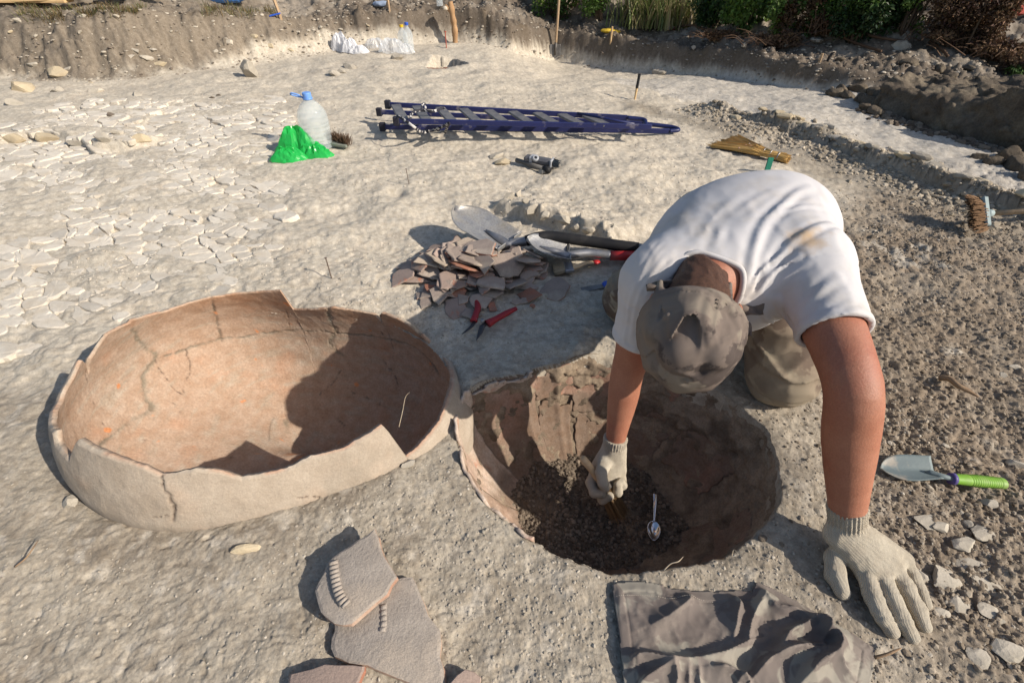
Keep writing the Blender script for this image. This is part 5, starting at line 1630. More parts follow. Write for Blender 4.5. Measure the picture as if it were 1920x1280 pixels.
def glove_l(p):
    # palm: three overlapping wedges from the wrist to the knuckles
    kn = [gp(1622, 1066, 0.034), gp(1648, 1070, 0.038), gp(1672, 1062, 0.037), gp(1690, 1050, 0.030)]
    tips = [[gp(1620, 1072, .032), gp(1638, 1118, .030), gp(1655, 1155, .020), gp(1672, 1182, .011)],
            [gp(1645, 1070, .034), gp(1670, 1115, .032), gp(1690, 1160, .020), gp(1709, 1192, .011)],
            [gp(1672, 1062, .034), gp(1698, 1098, .030), gp(1718, 1138, .019), gp(1733, 1172, .011)],
            [gp(1690, 1050, .028), gp(1709, 1076, .024), gp(1724, 1104, .017), gp(1735, 1132, .010)]]
    rad = [(0.0172, 0.0162, 0.0155, 0.0135), (0.0176, 0.0164, 0.0155, 0.0135), (0.0168, 0.0155, 0.0145, 0.0125), (0.0148, 0.0138, 0.0130, 0.0112)]
    d = None
    for k in range(4):
        w0 = gw + (LAT * (-0.018 + 0.012 * k)).astype(np.float32) * 1.0 + A3(0, -0.012, -0.012)
        q = rcone(p, w0, kn[k], 0.027, 0.021); d = q if d is None else smin(d, q, 0.014)
    for k in range(4): d = smin(d, chain(p, tips[k], rad[k]), 0.003)
    th = [gp(1584, 1022, .040), gp(1566, 1046, .030), gp(1566, 1078, .020), gp(1579, 1108, .013)]
    d = smin(d, chain(p, th, (0.018, 0.0182, 0.0182, 0.0150)), 0.006)
    d = smin(d, cuff(p, gw, EL_L, 0.0325, 0.0345, 0.046), 0.006)
    near = np.abs(d) < 0.012
    q = p[near]; add = 0.0034 * fbm3(q * 45.0, 3, 53) + 0.0007 * fbm3(q * 160.0, 2, 54)
    # creases at the knuckles
    for t in tips:
        for j in (1, 2):
            ds = np.linalg.norm(q - t[j], axis=1); ax = (t[j] - t[j - 1]); ax = ax / np.linalg.norm(ax)
            add -= 0.0014 * np.exp(-(((q - t[j]) @ ax) / 0.0022) ** 2) * (ds < 0.022)
    d = d.copy(); d[near] -= add
    return d
lo = np.array([0.60, 0.28, -0.02]) ; hi = np.array([0.80, 0.56, 0.17])
V, Q = surface_nets(glove_l, lo, hi, 0.0022)
npmesh('glove', V, Q, KNIT, parent=person, smooth=True)

# right hand closed round the brush handle, thumb towards us
def rp(px, py, t): return D(px, py, t).astype(np.float32)
HT = 1.345      # depth of the fist along the lens axis
BR_A = rp(1091, 857, HT - 0.035); BR_B = rp(1150, 930, HT + 0.02)
def glove_r(p):
    w = WR_R
    kn = [rp(1118, 880, HT + 0.012), rp(1135, 892, HT + 0.018), rp(1150, 890, HT + 0.024), rp(1162, 880, HT + 0.030)]
    d = None
    for k in range(4):
        q = rcone(p, w + A3(-0.010 + 0.007 * k, 0, -0.01), kn[k], 0.0235, 0.019); d = q if d is None else smin(d, q, 0.013)
    # fingers bend over the far side of the handle and come back under it
    f = [[kn[0], rp(1108, 905, HT + 0.010), rp(1114, 924, HT - 0.010), rp(1128, 926, HT - 0.020)],
         [kn[1], rp(1122, 915, HT + 0.020), rp(1130, 936, HT + 0.004), rp(1143, 930, HT - 0.008)],
         [kn[2], rp(1150, 913, HT + 0.030), rp(1158, 922, HT + 0.008), rp(1158, 908, HT - 0.006)],
         [kn[3], rp(1166, 898, HT + 0.034), rp(1168, 910, HT + 0.014), rp(1164, 902, HT + 0.002)]]
    r = [(0.0165, 0.0142, 0.0130, 0.0118), (0.0165, 0.0145, 0.0132, 0.0120), (0.0160, 0.0140, 0.0128, 0.0115), (0.0145, 0.0125, 0.0115, 0.0105)]
    for k in range(4): d = smin(d, chain(p, f[k], r[k]), 0.005)
    d = smin(d, chain(p, [rp(1133, 868, HT - 0.012), rp(1127, 885, HT - 0.030), rp(1131, 905, HT - 0.032), rp(1136, 915, HT - 0.028)], (0.020, 0.0160, 0.0140, 0.0115)), 0.010)
    d = smin(d, cuff(p, w, EL_R, 0.0300, 0.0325, 0.030, n=28, amp=0.0016), 0.006)
    near = np.abs(d) < 0.012
    q = p[near]; d = d.copy(); d[near] -= 0.002 * fbm3(q * 45.0, 3, 63) + 0.0007 * fbm3(q * 160.0, 2, 64)
    return d
c = np.mean([WR_R, BR_A, BR_B], 0)
V, Q = surface_nets(glove_r, c - np.array([0.10, 0.11, 0.12]), c + np.array([0.10, 0.11, 0.13]), 0.0024)
npmesh('glove', V, Q, KNIT, parent=person, smooth=True)

# the brush in that hand
WOODP = M('pale_turned_wood', (0.58, 0.42, 0.25), (0.50, 0.345, 0.195), scale=20, rough=0.5, bump=0.1, bscale=60, stretch=(1, 1, 6))
BRIS = M('brown_bristle', (0.34, 0.225, 0.115), (0.22, 0.14, 0.07), scale=200, rough=0.8, bump=0.4, bscale=300)
br = root('paint_brush', BR_B, 'wooden-handled brush gripped in the gloved hand down in the pit', 'brush')
ax = (BR_B - BR_A) / np.linalg.norm(BR_B - BR_A)
mb = MB(); pts = [BR_A + ax * t for t in (0, 0.004, 0.02, 0.045, 0.075, 0.10)]; mb.tube(pts, [0.006, 0.0098, 0.0108, 0.0098, 0.0115, 0.0125], 14); mb.build('handle', WOODP, br, smooth=True)
mb = MB(); s0 = BR_A + ax * 0.10; s1_ = rp(1168, 974, HT + 0.050)
d2 = (s1_ - s0); d2 /= np.linalg.norm(d2)
mb.tube([s0, s0 + d2 * 0.022], [0.0135, 0.0165], 14, sq=1.4); mb.build('ferrule', M('dull_tin', (0.30, 0.28, 0.26), (0.22, 0.2, 0.18), rough=0.5, metal=0.8), br, smooth=True)
rng = np.random.default_rng(8); mb = MB(); u_, v_, w_ = frame_of(d2)
for k in range(150):
    a, b_ = rng.uniform(-1, 1, 2); o = s0 + d2 * 0.018 + u_ * a * 0.014 + v_ * b_ * 0.014
    e = o + d2 * (np.linalg.norm(s1_ - s0) - 0.018) * rng.uniform(0.82, 1.0) + u_ * a * 0.012 + v_ * b_ * 0.010
    mb.tube([o, (o + e) / 2 + u_ * 0.001, e], [0.0013, 0.0012, 0.0005], 3, cap=False)
mb.build('bristles', BRIS, br)
# ------------------------------------------------------------------ tools and things lying about
STEEL = M('worn_shovel_steel', (0.30, 0.30, 0.31), (0.40, 0.39, 0.37), scale=26, rough=0.5, metal=0.6, fine=0.2, fscale=150, spec=0.5, bump=0.12, bscale=120, c3=(0.40, 0.36, 0.30), scale3=8, t3=(0.45, 0.65))
GALV = M('grey_metal_socket', (0.34, 0.34, 0.35), (0.24, 0.24, 0.25), scale=30, rough=0.45, metal=0.7, spec=0.5, bump=0.1, bscale=150, c3=(0.36, 0.32, 0.27), scale3=12, t3=(0.5, 0.7))
BLACKP = M('black_plastic', (0.014, 0.014, 0.016), (0.025, 0.024, 0.024), scale=14, rough=0.55, spec=0.2, bump=0.08, bscale=200, c3=(0.06, 0.054, 0.048), scale3=6, t3=(0.6, 0.8))
REDP = M('red_plastic', (0.50, 0.022, 0.02), (0.38, 0.016, 0.018), scale=14, rough=0.42, spec=0.45, bump=0.06, bscale=200, c3=(0.36, 0.07, 0.055), scale3=9, t3=(0.55, 0.75))
REDD = M('dark_red_grip', (0.34, 0.016, 0.022), (0.24, 0.014, 0.02), scale=20, rough=0.45, spec=0.4, bump=0.08, bscale=200)
WOODH = M('weathered_wood', (0.44, 0.31, 0.19), (0.32, 0.215, 0.125), scale=9, rough=0.8, bump=0.35, bscale=40, stretch=(6, 6, 1), c3=(0.30, 0.23, 0.16), scale3=4, t3=(0.5, 0.7))
PINE = M('fresh_pine_board', (0.62, 0.44, 0.235), (0.52, 0.34, 0.165), scale=5, rough=0.75, bump=0.2, bscale=30, stretch=(1, 8, 8), obrand=0.12)
BLUEP = M('blue_plastic', (0.03, 0.10, 0.50), (0.02, 0.075, 0.40), scale=20, rough=0.4, spec=0.5)
PALEB = M('light_blue_cap', (0.16, 0.33, 0.72), (0.13, 0.28, 0.65), scale=20, rough=0.4, spec=0.5)

def plate_surface(name, S, T, widthf, curvef, mat, parent, side_hint=None, thick=0.0025, nu=22, nv=15, lift=0.0, upv=(0, 0, 1)):
    """a dished blade between S and T"""
    S = np.asarray(S, float); T = np.asarray(T, float)
    d = T - S; L = np.linalg.norm(d); d /= L
    s = np.cross(d, np.asarray(upv, float)); s /= np.linalg.norm(s); n = np.cross(s, d)
    V = []
    for i in range(nu):
        u = i / (nu - 1)
        w = widthf(u)
        for k in range(nv):
            v = 2 * k / (nv - 1) - 1
            V.append(S + d * L * u + s * v * w + n * (curvef(u, v)))
    F = [(i * nv + k, i * nv + k + 1, (i + 1) * nv + k + 1, (i + 1) * nv + k) for i in range(nu - 1) for k in range(nv - 1)]
    o = npmesh(name, np.array(V), np.array(F), mat, parent=parent, smooth=True)
    m = o.modifiers.new('thick', 'SOLIDIFY'); m.thickness = thick; m.offset = 0
    return o, s, n, d

def shovel(label, S, T, half_w, H_pts, mats, radii, tread=True, name='shovel'):
    r = root(name, (S[0], S[1], max(hz(S[0], S[1]), 0)), label, 'shovel')
    wf = lambda u: half_w * (min(1.0, 0.92 + 0.25 * u) if u < 0.55 else max(0.02, (1 - ((u - 0.55) / 0.452) ** 2.2)) ** 0.75 * 1.05)
    cf = lambda u, v: (0.028 * v * v * (1 - 0.45 * u) + 0.018 * u * u)
    o, s, n, d = plate_surface('blade', S, T, wf, cf, mats[0], r)
    if tread:
        for sg in (-1, 1):
            mb = MB(); c = np.asarray(S) + s * sg * half_w * 0.62 + n * 0.020 - d * 0.004
            R = np.stack([s, d, n], 1)
            mb.box(c, (half_w * 0.6, 0.004, 0.020), R, 0.001); mb.build('tread', mats[0], r)
    mb = MB()
    hp_ = catmull(H_pts[0], 8)
    mb.tube([np.asarray(S) + d * 0.11 + n * 0.010, np.asarray(S) + d * 0.05 + n * 0.008] + hp_, [0.004, radii[0] * 0.8] + list(np.linspace(radii[0], radii[0], len(hp_))), 14)
    mb.build('socket', mats[1], r, smooth=True)
    for k in range(1, len(H_pts)):
        mb = MB(); q = catmull(H_pts[k], 8) if len(H_pts[k]) > 2 else H_pts[k]
        mb.tube(q, radii[k], 16); mb.build(('shaft', 'grip', 'collar')[min(k - 1, 2)], mats[1 + k], r, smooth=True)
    return r
shovel('large grey shovel with bare blade tip raised beside the sherd heap, black handle', P(952, 460, .045), P(850, 400, .105), 0.088,
       [[P(952, 459, .05), P(975, 454, .055), P(988, 452, .058)], [P(986, 452, .058), P(1010, 445, .07), P(1040, 444, .07), P(1120, 455, .06), P(1196, 465, .055)], [P(1194, 465, .055), P(1300, 478, .05), P(1420, 490, .045)]],
       [STEEL, GALV, BLACKP, GALV], [0.019, 0.0215, 0.019])
shovel('smaller spade with dusty blade and a red handle section in front of the black shovel', P(1062, 481, .028), P(984, 459, .075), 0.066,
       [[P(1062, 480, .035), P(1085, 476, .04), P(1110, 475, .04), P(1146, 479, .038)], [P(1144, 479, .038), P(1206, 480, .036)], [P(1204, 480, .036), P(1300, 490, .034)]],
       [STEEL, GALV, REDP, BLACKP], [0.0165, 0.0185, 0.0165])

def flat_brush(label, A, B, C):
    """bristle end A, ferrule B, handle end C"""
    A, B, C = (np.asarray(q, float) for q in (A, B, C))
    r = root('paint_brush', (B[0], B[1], hz(B[0], B[1])), label, 'brush')
    d = (A - B); L = np.linalg.norm(d); d /= L; s = np.cross(d, [0, 0, 1.0]); s /= np.linalg.norm(s); n = np.cross(s, d)
    R = np.stack([d, s, n], 1)
    mb = MB(); mb.box(B, (0.035, 0.062, 0.016), R, 0.004); mb.build('ferrule', GALV, r)
    rng = np.random.default_rng(4); mb = MB()
    for k in range(170):
        a, b_ = rng.uniform(-1, 1, 2); o = B + d * 0.014 + s * a * 0.028 + n * b_ * 0.006
        mb.tube([o, o + d * (L - 0.014) * rng.uniform(0.86, 1.03) + s * a * 0.006 + n * (b_ * 0.003 - 0.004)], [0.0013, 0.0008], 3, cap=False)
    mb.build('bristles', M('pale_bristle', (0.42, 0.35, 0.235), (0.28, 0.215, 0.14), scale=300, rough=0.8), r)
    q = [B - d * 0.015, B - d * 0.035, B + (C - B) * 0.55 + n * 0.004, B + (C - B) * 0.8]
    mb = MB(); mb.tube(catmull(q, 6), np.interp(np.linspace(0, 1, 19), [0, .2, .6, 1], [0.024, 0.015, 0.009, 0.011]), 14, sq=0.5); mb.build('handle', WOODP, r, smooth=True)
    mb = MB(); mb.tube([B + (C - B) * 0.79, B + (C - B) * 0.9, C], [0.0112, 0.0125, 0.008], 14, sq=0.55); mb.build('handle_tip', REDP, r, smooth=True)
flat_brush('flat paint brush with pale bristles and red-tipped handle between heap and putty knife', P(1037, 504, .012), P(1066, 501, .016), P(1124, 490, .018))

# putty knife
A = P(1090, 543, .006); B = P(1134, 535, .014); C = P(1168, 522, .03)
r = root('putty_knife', (B[0], B[1], 0.0), 'putty knife with blue handle lying by the digger\'s far knee', 'putty knife')
d = (B - A); L = np.linalg.norm(d); d /= L; s = np.cross(d, [0, 0, 1.0]); s /= np.linalg.norm(s)
V = [A + s * .017, A - s * .013, B - s * .010, B + s * .012]; V = [q + [0, 0, .0006] for q in V] + [q - [0, 0, .0006] for q in V]
npmesh('blade', V, np.array([(0, 1, 2, 3), (7, 6, 5, 4), (0, 4, 5, 1), (1, 5, 6, 2), (2, 6, 7, 3), (3, 7, 4, 0)]), M('dirty_blade', (0.25, 0.24, 0.23), (0.16, 0.15, 0.14), scale=40, rough=0.5, metal=0.6), parent=r, smooth=False)
mb = MB(); mb.beam(B - d * .006, C, 0.030, 0.017, 0.005); mb.build('handle', BLUEP, r)
mb = MB(); k = B + (C - B) * 0.28; mb.beam(k, k + (C - B) * 0.3, 0.020, 0.0185, 0.002); mb.build('sticker', M('sticker_pale_blue', (0.35, 0.45, 0.68), rough=0.5), r)

# secateurs
pv = P(905, 604, .016)
r = root('secateurs', (pv[0], pv[1], 0.0), 'red-handled pruning secateurs lying open in front of the sherd heap', 'secateurs')
def grip(name, pts, rad):
    q = catmull(pts, 6); mb = MB(); mb.tube(q, np.interp(np.linspace(0, 1, len(q)), np.linspace(0, 1, len(rad)), rad), 12, sq=0.75); return mb.build(name, REDD, r, smooth=True)
grip('handle', [P(893, 563, .024), P(896, 576, .022), P(892, 590, .018), P(888, 602, .014)], [.008, .011, .0105, .013])
grip('handle', [P(968, 578, .024), P(950, 587, .022), P(930, 598, .019), P(914, 607, .016)], [.008, .0115, .0115, .016])
STEELD = M('dark_blade_steel', (0.06, 0.06, 0.065), (0.12, 0.11, 0.105), scale=30, rough=0.4, metal=0.7)
mb = MB(); mb.tube([P(914, 603, .015), P(904, 612, .013), P(900, 624, .010), P(893, 638, .008)], [.008, .010, .008, .001], 10, sq=0.35); mb.build('blade', STEELD, r, smooth=True)
mb = MB(); mb.tube([P(890, 603, .013), P(884, 612, .010), P(872, 622, .008), P(866, 626, .007)], [.007, .006, .004, .0012], 10, sq=0.5); mb.build('hook', STEELD, r, smooth=True)
mb = MB(); mb.lathe([(0, .006), (.005, .006), (.007, .003), (.007, -.004)], pv + [0, 0, .006], n=10); mb.build('pivot_bolt', GALV, r, smooth=True)
mb = MB(); hel = [P(893, 598, .018) + (P(914, 602, .018) - P(893, 598, .018)) * t + np.array([0, .003 * math.cos(t * 38), .003 * math.sin(t * 38)]) for t in np.linspace(0, 1, 50)]; mb.tube(hel, .0009, 5); mb.build('spring', GALV, r, smooth=True)

# marking nails
def spike(name, a, b, rad, mat, label, cat, group=None):
    mb = MB(); a = np.asarray(a, float); b = np.asarray(b, float)
    mb.tube([a - (b - a) * 0.25, b], rad, 6); h = mb
    dv = (b - a) / np.linalg.norm(b - a); mb.tube([b, b + dv * rad * 1.2], rad * 2.1, 8)
    o = mb.build(name, mat, origin=a, smooth=False); return tag(o, label, cat, group)
RUST = M('rusty_wire', (0.20, 0.16, 0.13), (0.12, 0.08, 0.06), scale=60, rough=0.7, metal=0.4)
g = G(622, 522); spike('nail', g, g + [-0.003, 0.006, 0.082], .0022, RUST, 'long nail standing upright in the ground just behind the big jar', 'nail')
g = G(767, 345); spike('nail', g, g + [-0.004, 0.0, 0.075], .0018, RUST, 'thin nail standing in pale ground in front of the ladder', 'nail')
g = G(837, 90); spike('marker_pin', g, g + [0.0, 0.0, 0.14], .006, M('red_pin', (0.35, 0.09, 0.06), rough=0.6), 'thin reddish marker pin beside the post by the back wall', 'marker pin')

# trowel
gz2 = float(hz(1.0, 0.66)); 
def tp(px, py, z): return P(px, py, gz2 + z)
A = tp(1650, 879, .018); B = tp(1752, 880, .030); 
r = root('garden_trowel', tuple(tp(1760, 885, 0)), 'garden trowel with a green grip lying on the soil beside the forearm', 'trowel')
TRB = M('trowel_steel', (0.17, 0.21, 0.21), (0.14, 0.175, 0.18), scale=20, rough=0.6, metal=0.0, spec=0.35, bump=0.15, bscale=160, c3=(0.34, 0.30, 0.245), scale3=16, t3=(0.50, 0.62))
wf = lambda u: 0.0345 * (1.0 if u < 0.5 else max(0.03, 1 - ((u - 0.5) / 0.51) ** 2.4) ** 0.8) * (0.86 + 0.14 * min(1, u * 2.2))
plate_surface('blade', B, A, wf, lambda u, v: 0.013 * v * v * (1 - 0.5 * u) - 0.004 * math.exp(-(v / 0.22) ** 2) * (1 - u), TRB, r, upv=(0.0, -0.1, 1), thick=0.0018)
mb = MB(); mb.tube(catmull([tp(1735, 884, .028), tp(1752, 888, .032), tp(1768, 893, .034), tp(1786, 897, .032)], 5), [.002, .004, .006, .0065, .0065, .0065, .0065, .0065, .0065, .0065, .0065, .0065, .006, .006, .006, .006], 10); mb.build('neck', TRB, r, smooth=True)
GRN = M('green_rubber_grip', (0.20, 0.40, 0.035), (0.165, 0.34, 0.03), scale=20, rough=0.55, spec=0.35, bump=0.08, bscale=200, c3=(0.24, 0.33, 0.10), scale3=14, t3=(0.55, 0.75))
a0 = tp(1786, 897, .030); a1 = tp(1886, 906, .022); n_ = 90; q = [a0 + (a1 - a0) * t for t in np.linspace(0, 1, n_)]
rad = [float(np.interp(t, [0, .04, .15, .45, .8, .95, 1.0], [.0105, .0125, .013, .0155, .0145, .0135, .007]) - (0.0013 * (0.5 + 0.5 * math.sin(t * 150)) if 0.28 < t < 0.86 else 0)) for t in np.linspace(0, 1, n_)]
mb = MB(); mb.tube(q, rad, 18, sq=0.85); mb.build('grip', GRN, r, smooth=True)
mb = MB(); mb.tube([a0 + (a1 - a0) * -0.045, a0 + (a1 - a0) * 0.025], [.0128, .0135], 18); mb.build('collar', M('purple_collar', (0.09, 0.07, 0.22), (0.07, 0.055, 0.17), rough=0.45), r, smooth=True)

# spoon
def zf(px, py):
    z = -0.26
    for _ in range(6): p = P(px, py, z); z = float(floor_z(np.array([p[0]]), np.array([p[1]]))[0]) 
    return P(px, py, z)
b0 = zf(1224, 1000) + [0, 0, .016]; h1 = P(1229, 924, b0[2] + 0.020)
r = root('spoon', tuple(b0), 'shiny metal tablespoon lying on loose earth in the pit', 'spoon')
SILV = M('polished_spoon', (0.78, 0.78, 0.80), (0.70, 0.70, 0.72), scale=40, rough=0.16, metal=1.0, spec=0.5)
d = b0 - h1; d[2] *= 0.3; L = 0.060; dn = d / np.linalg.norm(d)
tip = b0 + dn * 0.028; st = b0 - dn * 0.030
plate_surface('bowl', st, tip, lambda u: 0.0185 * max(0.04, math.sin(math.pi * min(0.995, 0.04 + 0.96 * u ** 0.85))) ** 0.62, lambda u, v: 0.010 * (v * v - 1) * math.sin(math.pi * u) ** 0.8, SILV, r, thick=0.0016)
mb = MB(); q = catmull([st + dn * 0.003, st - dn * 0.02 + [0, 0, .006], st + (h1 - st) * 0.6 + [0, 0, .004], h1], 6); mb.tube(q, np.interp(np.linspace(0, 1, len(q)), [0, .2, .6, 1], [.003, .0032, .0048, .0075]), 10, sq=0.35); mb.build('handle', SILV, r, smooth=True)

# roots
ROOT = M('pale_rootlet', (0.50, 0.42, 0.31), (0.36, 0.28, 0.19), scale=60, rough=0.9)
def rootlet(px, label, z=0.012, rad=.0013, mat=None, name='rootlet', cat='rootlet', group=None):
    g0 = G(*px[0]); q = [P(x, y, g0[2] + z + zz) for (x, y), zz in zip(px, [0.0, .012, .018, .015, .01, .006][:len(px)])]
    mb = MB(); c = catmull(q, 5); mb.tube(c, np.interp(np.linspace(0, 1, len(c)), [0, .7, 1], [rad, rad * .8, rad * .3]), 6)
    o = mb.build(name, mat or ROOT, origin=g0, smooth=True); return tag(o, label, cat, group)
rootlet([(1035, 1030), (1052, 1043), (1066, 1040), (1068, 1026), (1083, 1018)], 'forked pale rootlet at the front left lip of the pit')
rootlet([(1052, 1043), (1046, 1030), (1058, 1030), (1064, 1046)], 'short curled rootlet next to the forked one on the pit lip')
rootlet([(1245, 1068), (1258, 1056), (1272, 1052), (1281, 1043)], 'pale rootlet sticking up at the front middle of the pit lip')
rootlet([(1310, 1040), (1318, 1034), (1330, 1030)], 'tiny rootlet near the right end of the pit lip')
rootlet([(1372, 1042), (1376, 1030), (1384, 1038)], 'thin upright rootlet on the right lip of the pit', rad=.001)
rootlet([(1350, 772), (1353, 762), (1358, 758)], 'short rootlet poking out of the earth under the knee', rad=.001)
STICK = M('brown_twig', (0.30, 0.205, 0.125), (0.20, 0.13, 0.08), scale=30, rough=0.85, bump=0.5, bscale=80)
rootlet([(1762, 708), (1780, 710), (1795, 722), (1815, 732), (1835, 744)], 'thick brown twig on the soil right of the elbow', z=0.006, rad=.0085, mat=STICK, name='twig', cat='twig')
rootlet([(1640, 1232), (1665, 1225), (1690, 1214)], 'thin twig near the fingertips of the flat hand', z=0.003, rad=.003, mat=STICK, name='twig', cat='twig')
rootlet([(28, 1062), (48, 1046), (60, 1030), (72, 1012)], 'curved dark rootlet on the grey soil at the left edge', z=0.004, rad=.0018, mat=STICK)
rootlet([(748, 800), (755, 770), (760, 745), (768, 735)], 'thin rootlet across the notch at the right rim of the big jar', z=0.06, rad=.0009)

# ------------------------------------------------------------------ crumpled camouflage jacket in the front
def cloth():
    outl = [(1150, 1088), (1190, 1083), (1228, 1087), (1262, 1098), (1300, 1102), (1345, 1104), (1388, 1101), (1412, 1104), (1420, 1085), (1450, 1096), (1500, 1122), (1550, 1152), (1600, 1180), (1648, 1212), (1642, 1262), (1630, 1320), (1620, 1420), (1182, 1420), (1172, 1290), (1160, 1180), (1149, 1110)]
    poly = [P(x, y, .015)[:2] for x, y in outl]
    lo = np.min(poly, 0) - .01; hi = np.max(poly, 0) + .01
    st = 0.0021
    gx = np.arange(lo[0], hi[0], st); gy = np.arange(max(lo[1], 0.10), hi[1], st)
    X, Y = np.meshgrid(gx, gy, indexing='ij')
    Z = height(X, Y, False) + 0.010
    def c2(pts): return [(1100 + x * 0.3229, 1040 + y * 0.3229) for x, y in pts]
    ridges = [  # crop pixels, half width (m), height, asymmetry
        ([(560, 160), (610, 230), (560, 290), (480, 350), (380, 390)], .016, .020), ([(840, 190), (890, 260), (880, 340), (870, 470)], .013, .024), ([(1050, 210), (1000, 290), (960, 400), (950, 480)], .012, .026),
        ([(230, 610), (330, 560), (480, 590), (640, 590), (800, 555), (900, 510), (990, 470)], .013, .026), ([(960, 720), (1060, 600), (1200, 540), (1380, 520)], .015, .034), ([(1240, 743), (1330, 640), (1440, 560), (1460, 480), (1390, 420)], .016, .038),
        ([(1130, 530), (1180, 440), (1260, 400), (1330, 350)], .012, .026), ([(1330, 345), (1390, 380), (1390, 470)], .012, .030), ([(290, 743), (380, 680), (500, 610)], .010, .022), ([(500, 605), (530, 690), (525, 760)], .007, .018),
        ([(660, 640), (670, 720), (680, 760)], .006, .010), ([(600, 620), (605, 700), (610, 760)], .006, .009), ([(720, 640), (830, 650), (920, 690), (960, 743)], .010, .022), ([(1050, 210), (1130, 290), (1260, 300), (1340, 350), (1480, 400)], .010, .014),
        ([(1440, 560), (1500, 640), (1590, 700)], .012, .014), ([(180, 140), (200, 300), (230, 600)], .012, .012), ([(1000, 160), (1150, 250), (1300, 330)], .009, .010), ([(880, 740), (900, 700), (940, 680)], .007, .012)]
    for k, (px, w, h) in enumerate(ridges):
        pts = [P(x, y, .03) for x, y in c2(px)]
        c = catmull([q[:2].tolist() + [0] for q in pts], 6); c = [q for q in c]
        d, s, al = poly_dist(X, Y, c)
        end = np.clip(np.minimum(al, len(c) - 1 - al) / 6 + 0.35, 0, 1)
        sd = d * s
        wl = np.where(sd > 0, w * 0.75, w * 1.5)
        d = np.abs(d + 0.4 * w * fbm2(X * 18 + k, Y * 18, 2, 93)); Z = Z + end * h * 1.15 * (0.85 * np.exp(-d / (0.80 * wl)) + 0.15 * np.exp(-(d / wl) ** 2) - 0.12 * np.exp(-(d / (3 * w)) ** 2))
    Z += 0.010 * np.maximum(0.20 - np.abs(fbm2(X * 15, Y * 15, 3, 94)), 0) + 0.0035 * fbm2(X * 22, Y * 22, 3, 91) + 0.0012 * fbm2(X * 70, Y * 70, 2, 92)
    # edge lies on the ground
    pd = poly_dist(X, Y, [tuple(q) for q in poly] + [tuple(poly[0])])[0]
    ins = in_poly(X, Y, [(q[0] + 0, q[1]) for q in poly])
    gz_ = height(X, Y, False)
    e = sstep(0.0, 0.03, pd)
    Z = gz_ + 0.003 + (Z - gz_ - 0.003) * (0.18 + 0.82 * e)
    Z = np.maximum(Z, height(X, Y) + 0.0025)
    # the hem, a stitched line a thumb's width in
    stitch = np.abs(pd - 0.022) < 0.0018
    Z = Z - 0.0012 * np.exp(-((pd - 0.022) / 0.002) ** 2) + 0.0012 * (pd < 0.021)
    I, J = np.nonzero(ins[:-1, :-1] & ins[1:, 1:] & ins[1:, :-1] & ins[:-1, 1:])
    n = len(gy)
    Q = np.stack([I * n + J, (I + 1) * n + J, (I + 1) * n + J + 1, I * n + J + 1], 1)
    u, inv = np.unique(Q, return_inverse=True)
    V = np.stack([X.ravel(), Y.ravel(), Z.ravel()], 1)
    org = (0.42, 0.30, 0.0)
    jac = root('jacket', org, 'crumpled grey-brown camouflage jacket lying at the bottom edge beside the flat hand', 'jacket')
    o = npmesh('cloth', V[u], inv.reshape(-1, 4), camo('jacket_camouflage', (0.215, 0.182, 0.158), (0.155, 0.130, 0.116), (0.31, 0.285, 0.235)), parent=jac, smooth=True)
    m = o.modifiers.new('thick', 'SOLIDIFY'); m.thickness = 0.002; m.offset = -1
    # stitches
    mb = MB()
    path = c2([(180, 212), (300, 208), (400, 215), (500, 235), (580, 222), (680, 235), (760, 250)])
    pts = np.array(catmull([P(x, y, .03) for x, y in path], 40))
    zi = lambda p: float(Z[min(max(int((p[0] - gx[0]) / st), 0), len(gx) - 1), min(max(int((p[1] - gy[0]) / st), 0), len(gy) - 1)])
    L = np.concatenate([[0], np.cumsum(np.linalg.norm(np.diff(pts, axis=0), axis=1))])
    for t in np.arange(0, L[-1] - .004, 0.0042):
        a = np.array([np.interp(t, L, pts[:, k]) for k in range(3)]); b = np.array([np.interp(t + .0026, L, pts[:, k]) for k in range(3)])
        a[2] = zi(a) + .0005; b[2] = zi(b) + .0005
        mb.beam(a, b, .0008, .0008)
    mb.build('stitching', M('pale_thread', (0.42, 0.37, 0.31), rough=0.9), jac)
cloth()

# ------------------------------------------------------------------ loose stones near the front
stones = [((1738, 978), (.045, .030, .018), 'pale', .5), ((1765, 985), (.030, .022, .014), 'pale', .9), ((1805, 1018), (.042, .026, .022), 'pale', .4), ((1840, 1000), (.040, .030, .020), 'pale', .2), ((1775, 1085), (.055, .040, .020), 'pale', .6),
          ((1822, 1060), (.045, .035, .018), 'pale', .8), ((1848, 1095), (.05, .035, .016), 'pale', .1), ((1700, 1075), (.026, .019, .015), 'buff', .3), ((1727, 1080), (.016, .030, .020), 'pale', .2), ((1790, 1130), (.04, .03, .016), 'pale', 1.1),
          ((1860, 1150), (.035, .028, .014), 'pale', .5), ((1880, 1215), (.045, .03, .018), 'pale', .6), ((1830, 1230), (.03, .025, .012), 'pale', .7), ((1760, 1150), (.028, .02, .012), 'pale', .8), ((1881, 704), (.020, .016, .014), 'pale', .3),
          ((1905, 688), (.025, .018, .012), 'pale', .7), ((1772, 835), (.012, .010, .010), 'pale', .3), ((1670, 830), (.014, .010, .008), 'pale', .3), ((1905, 870), (.03, .02, .015), 'grey', .3), ((1855, 945), (.024, .018, .012), 'grey', .6), ((1815, 985), (.02, .016, .012), 'grey', .6)]
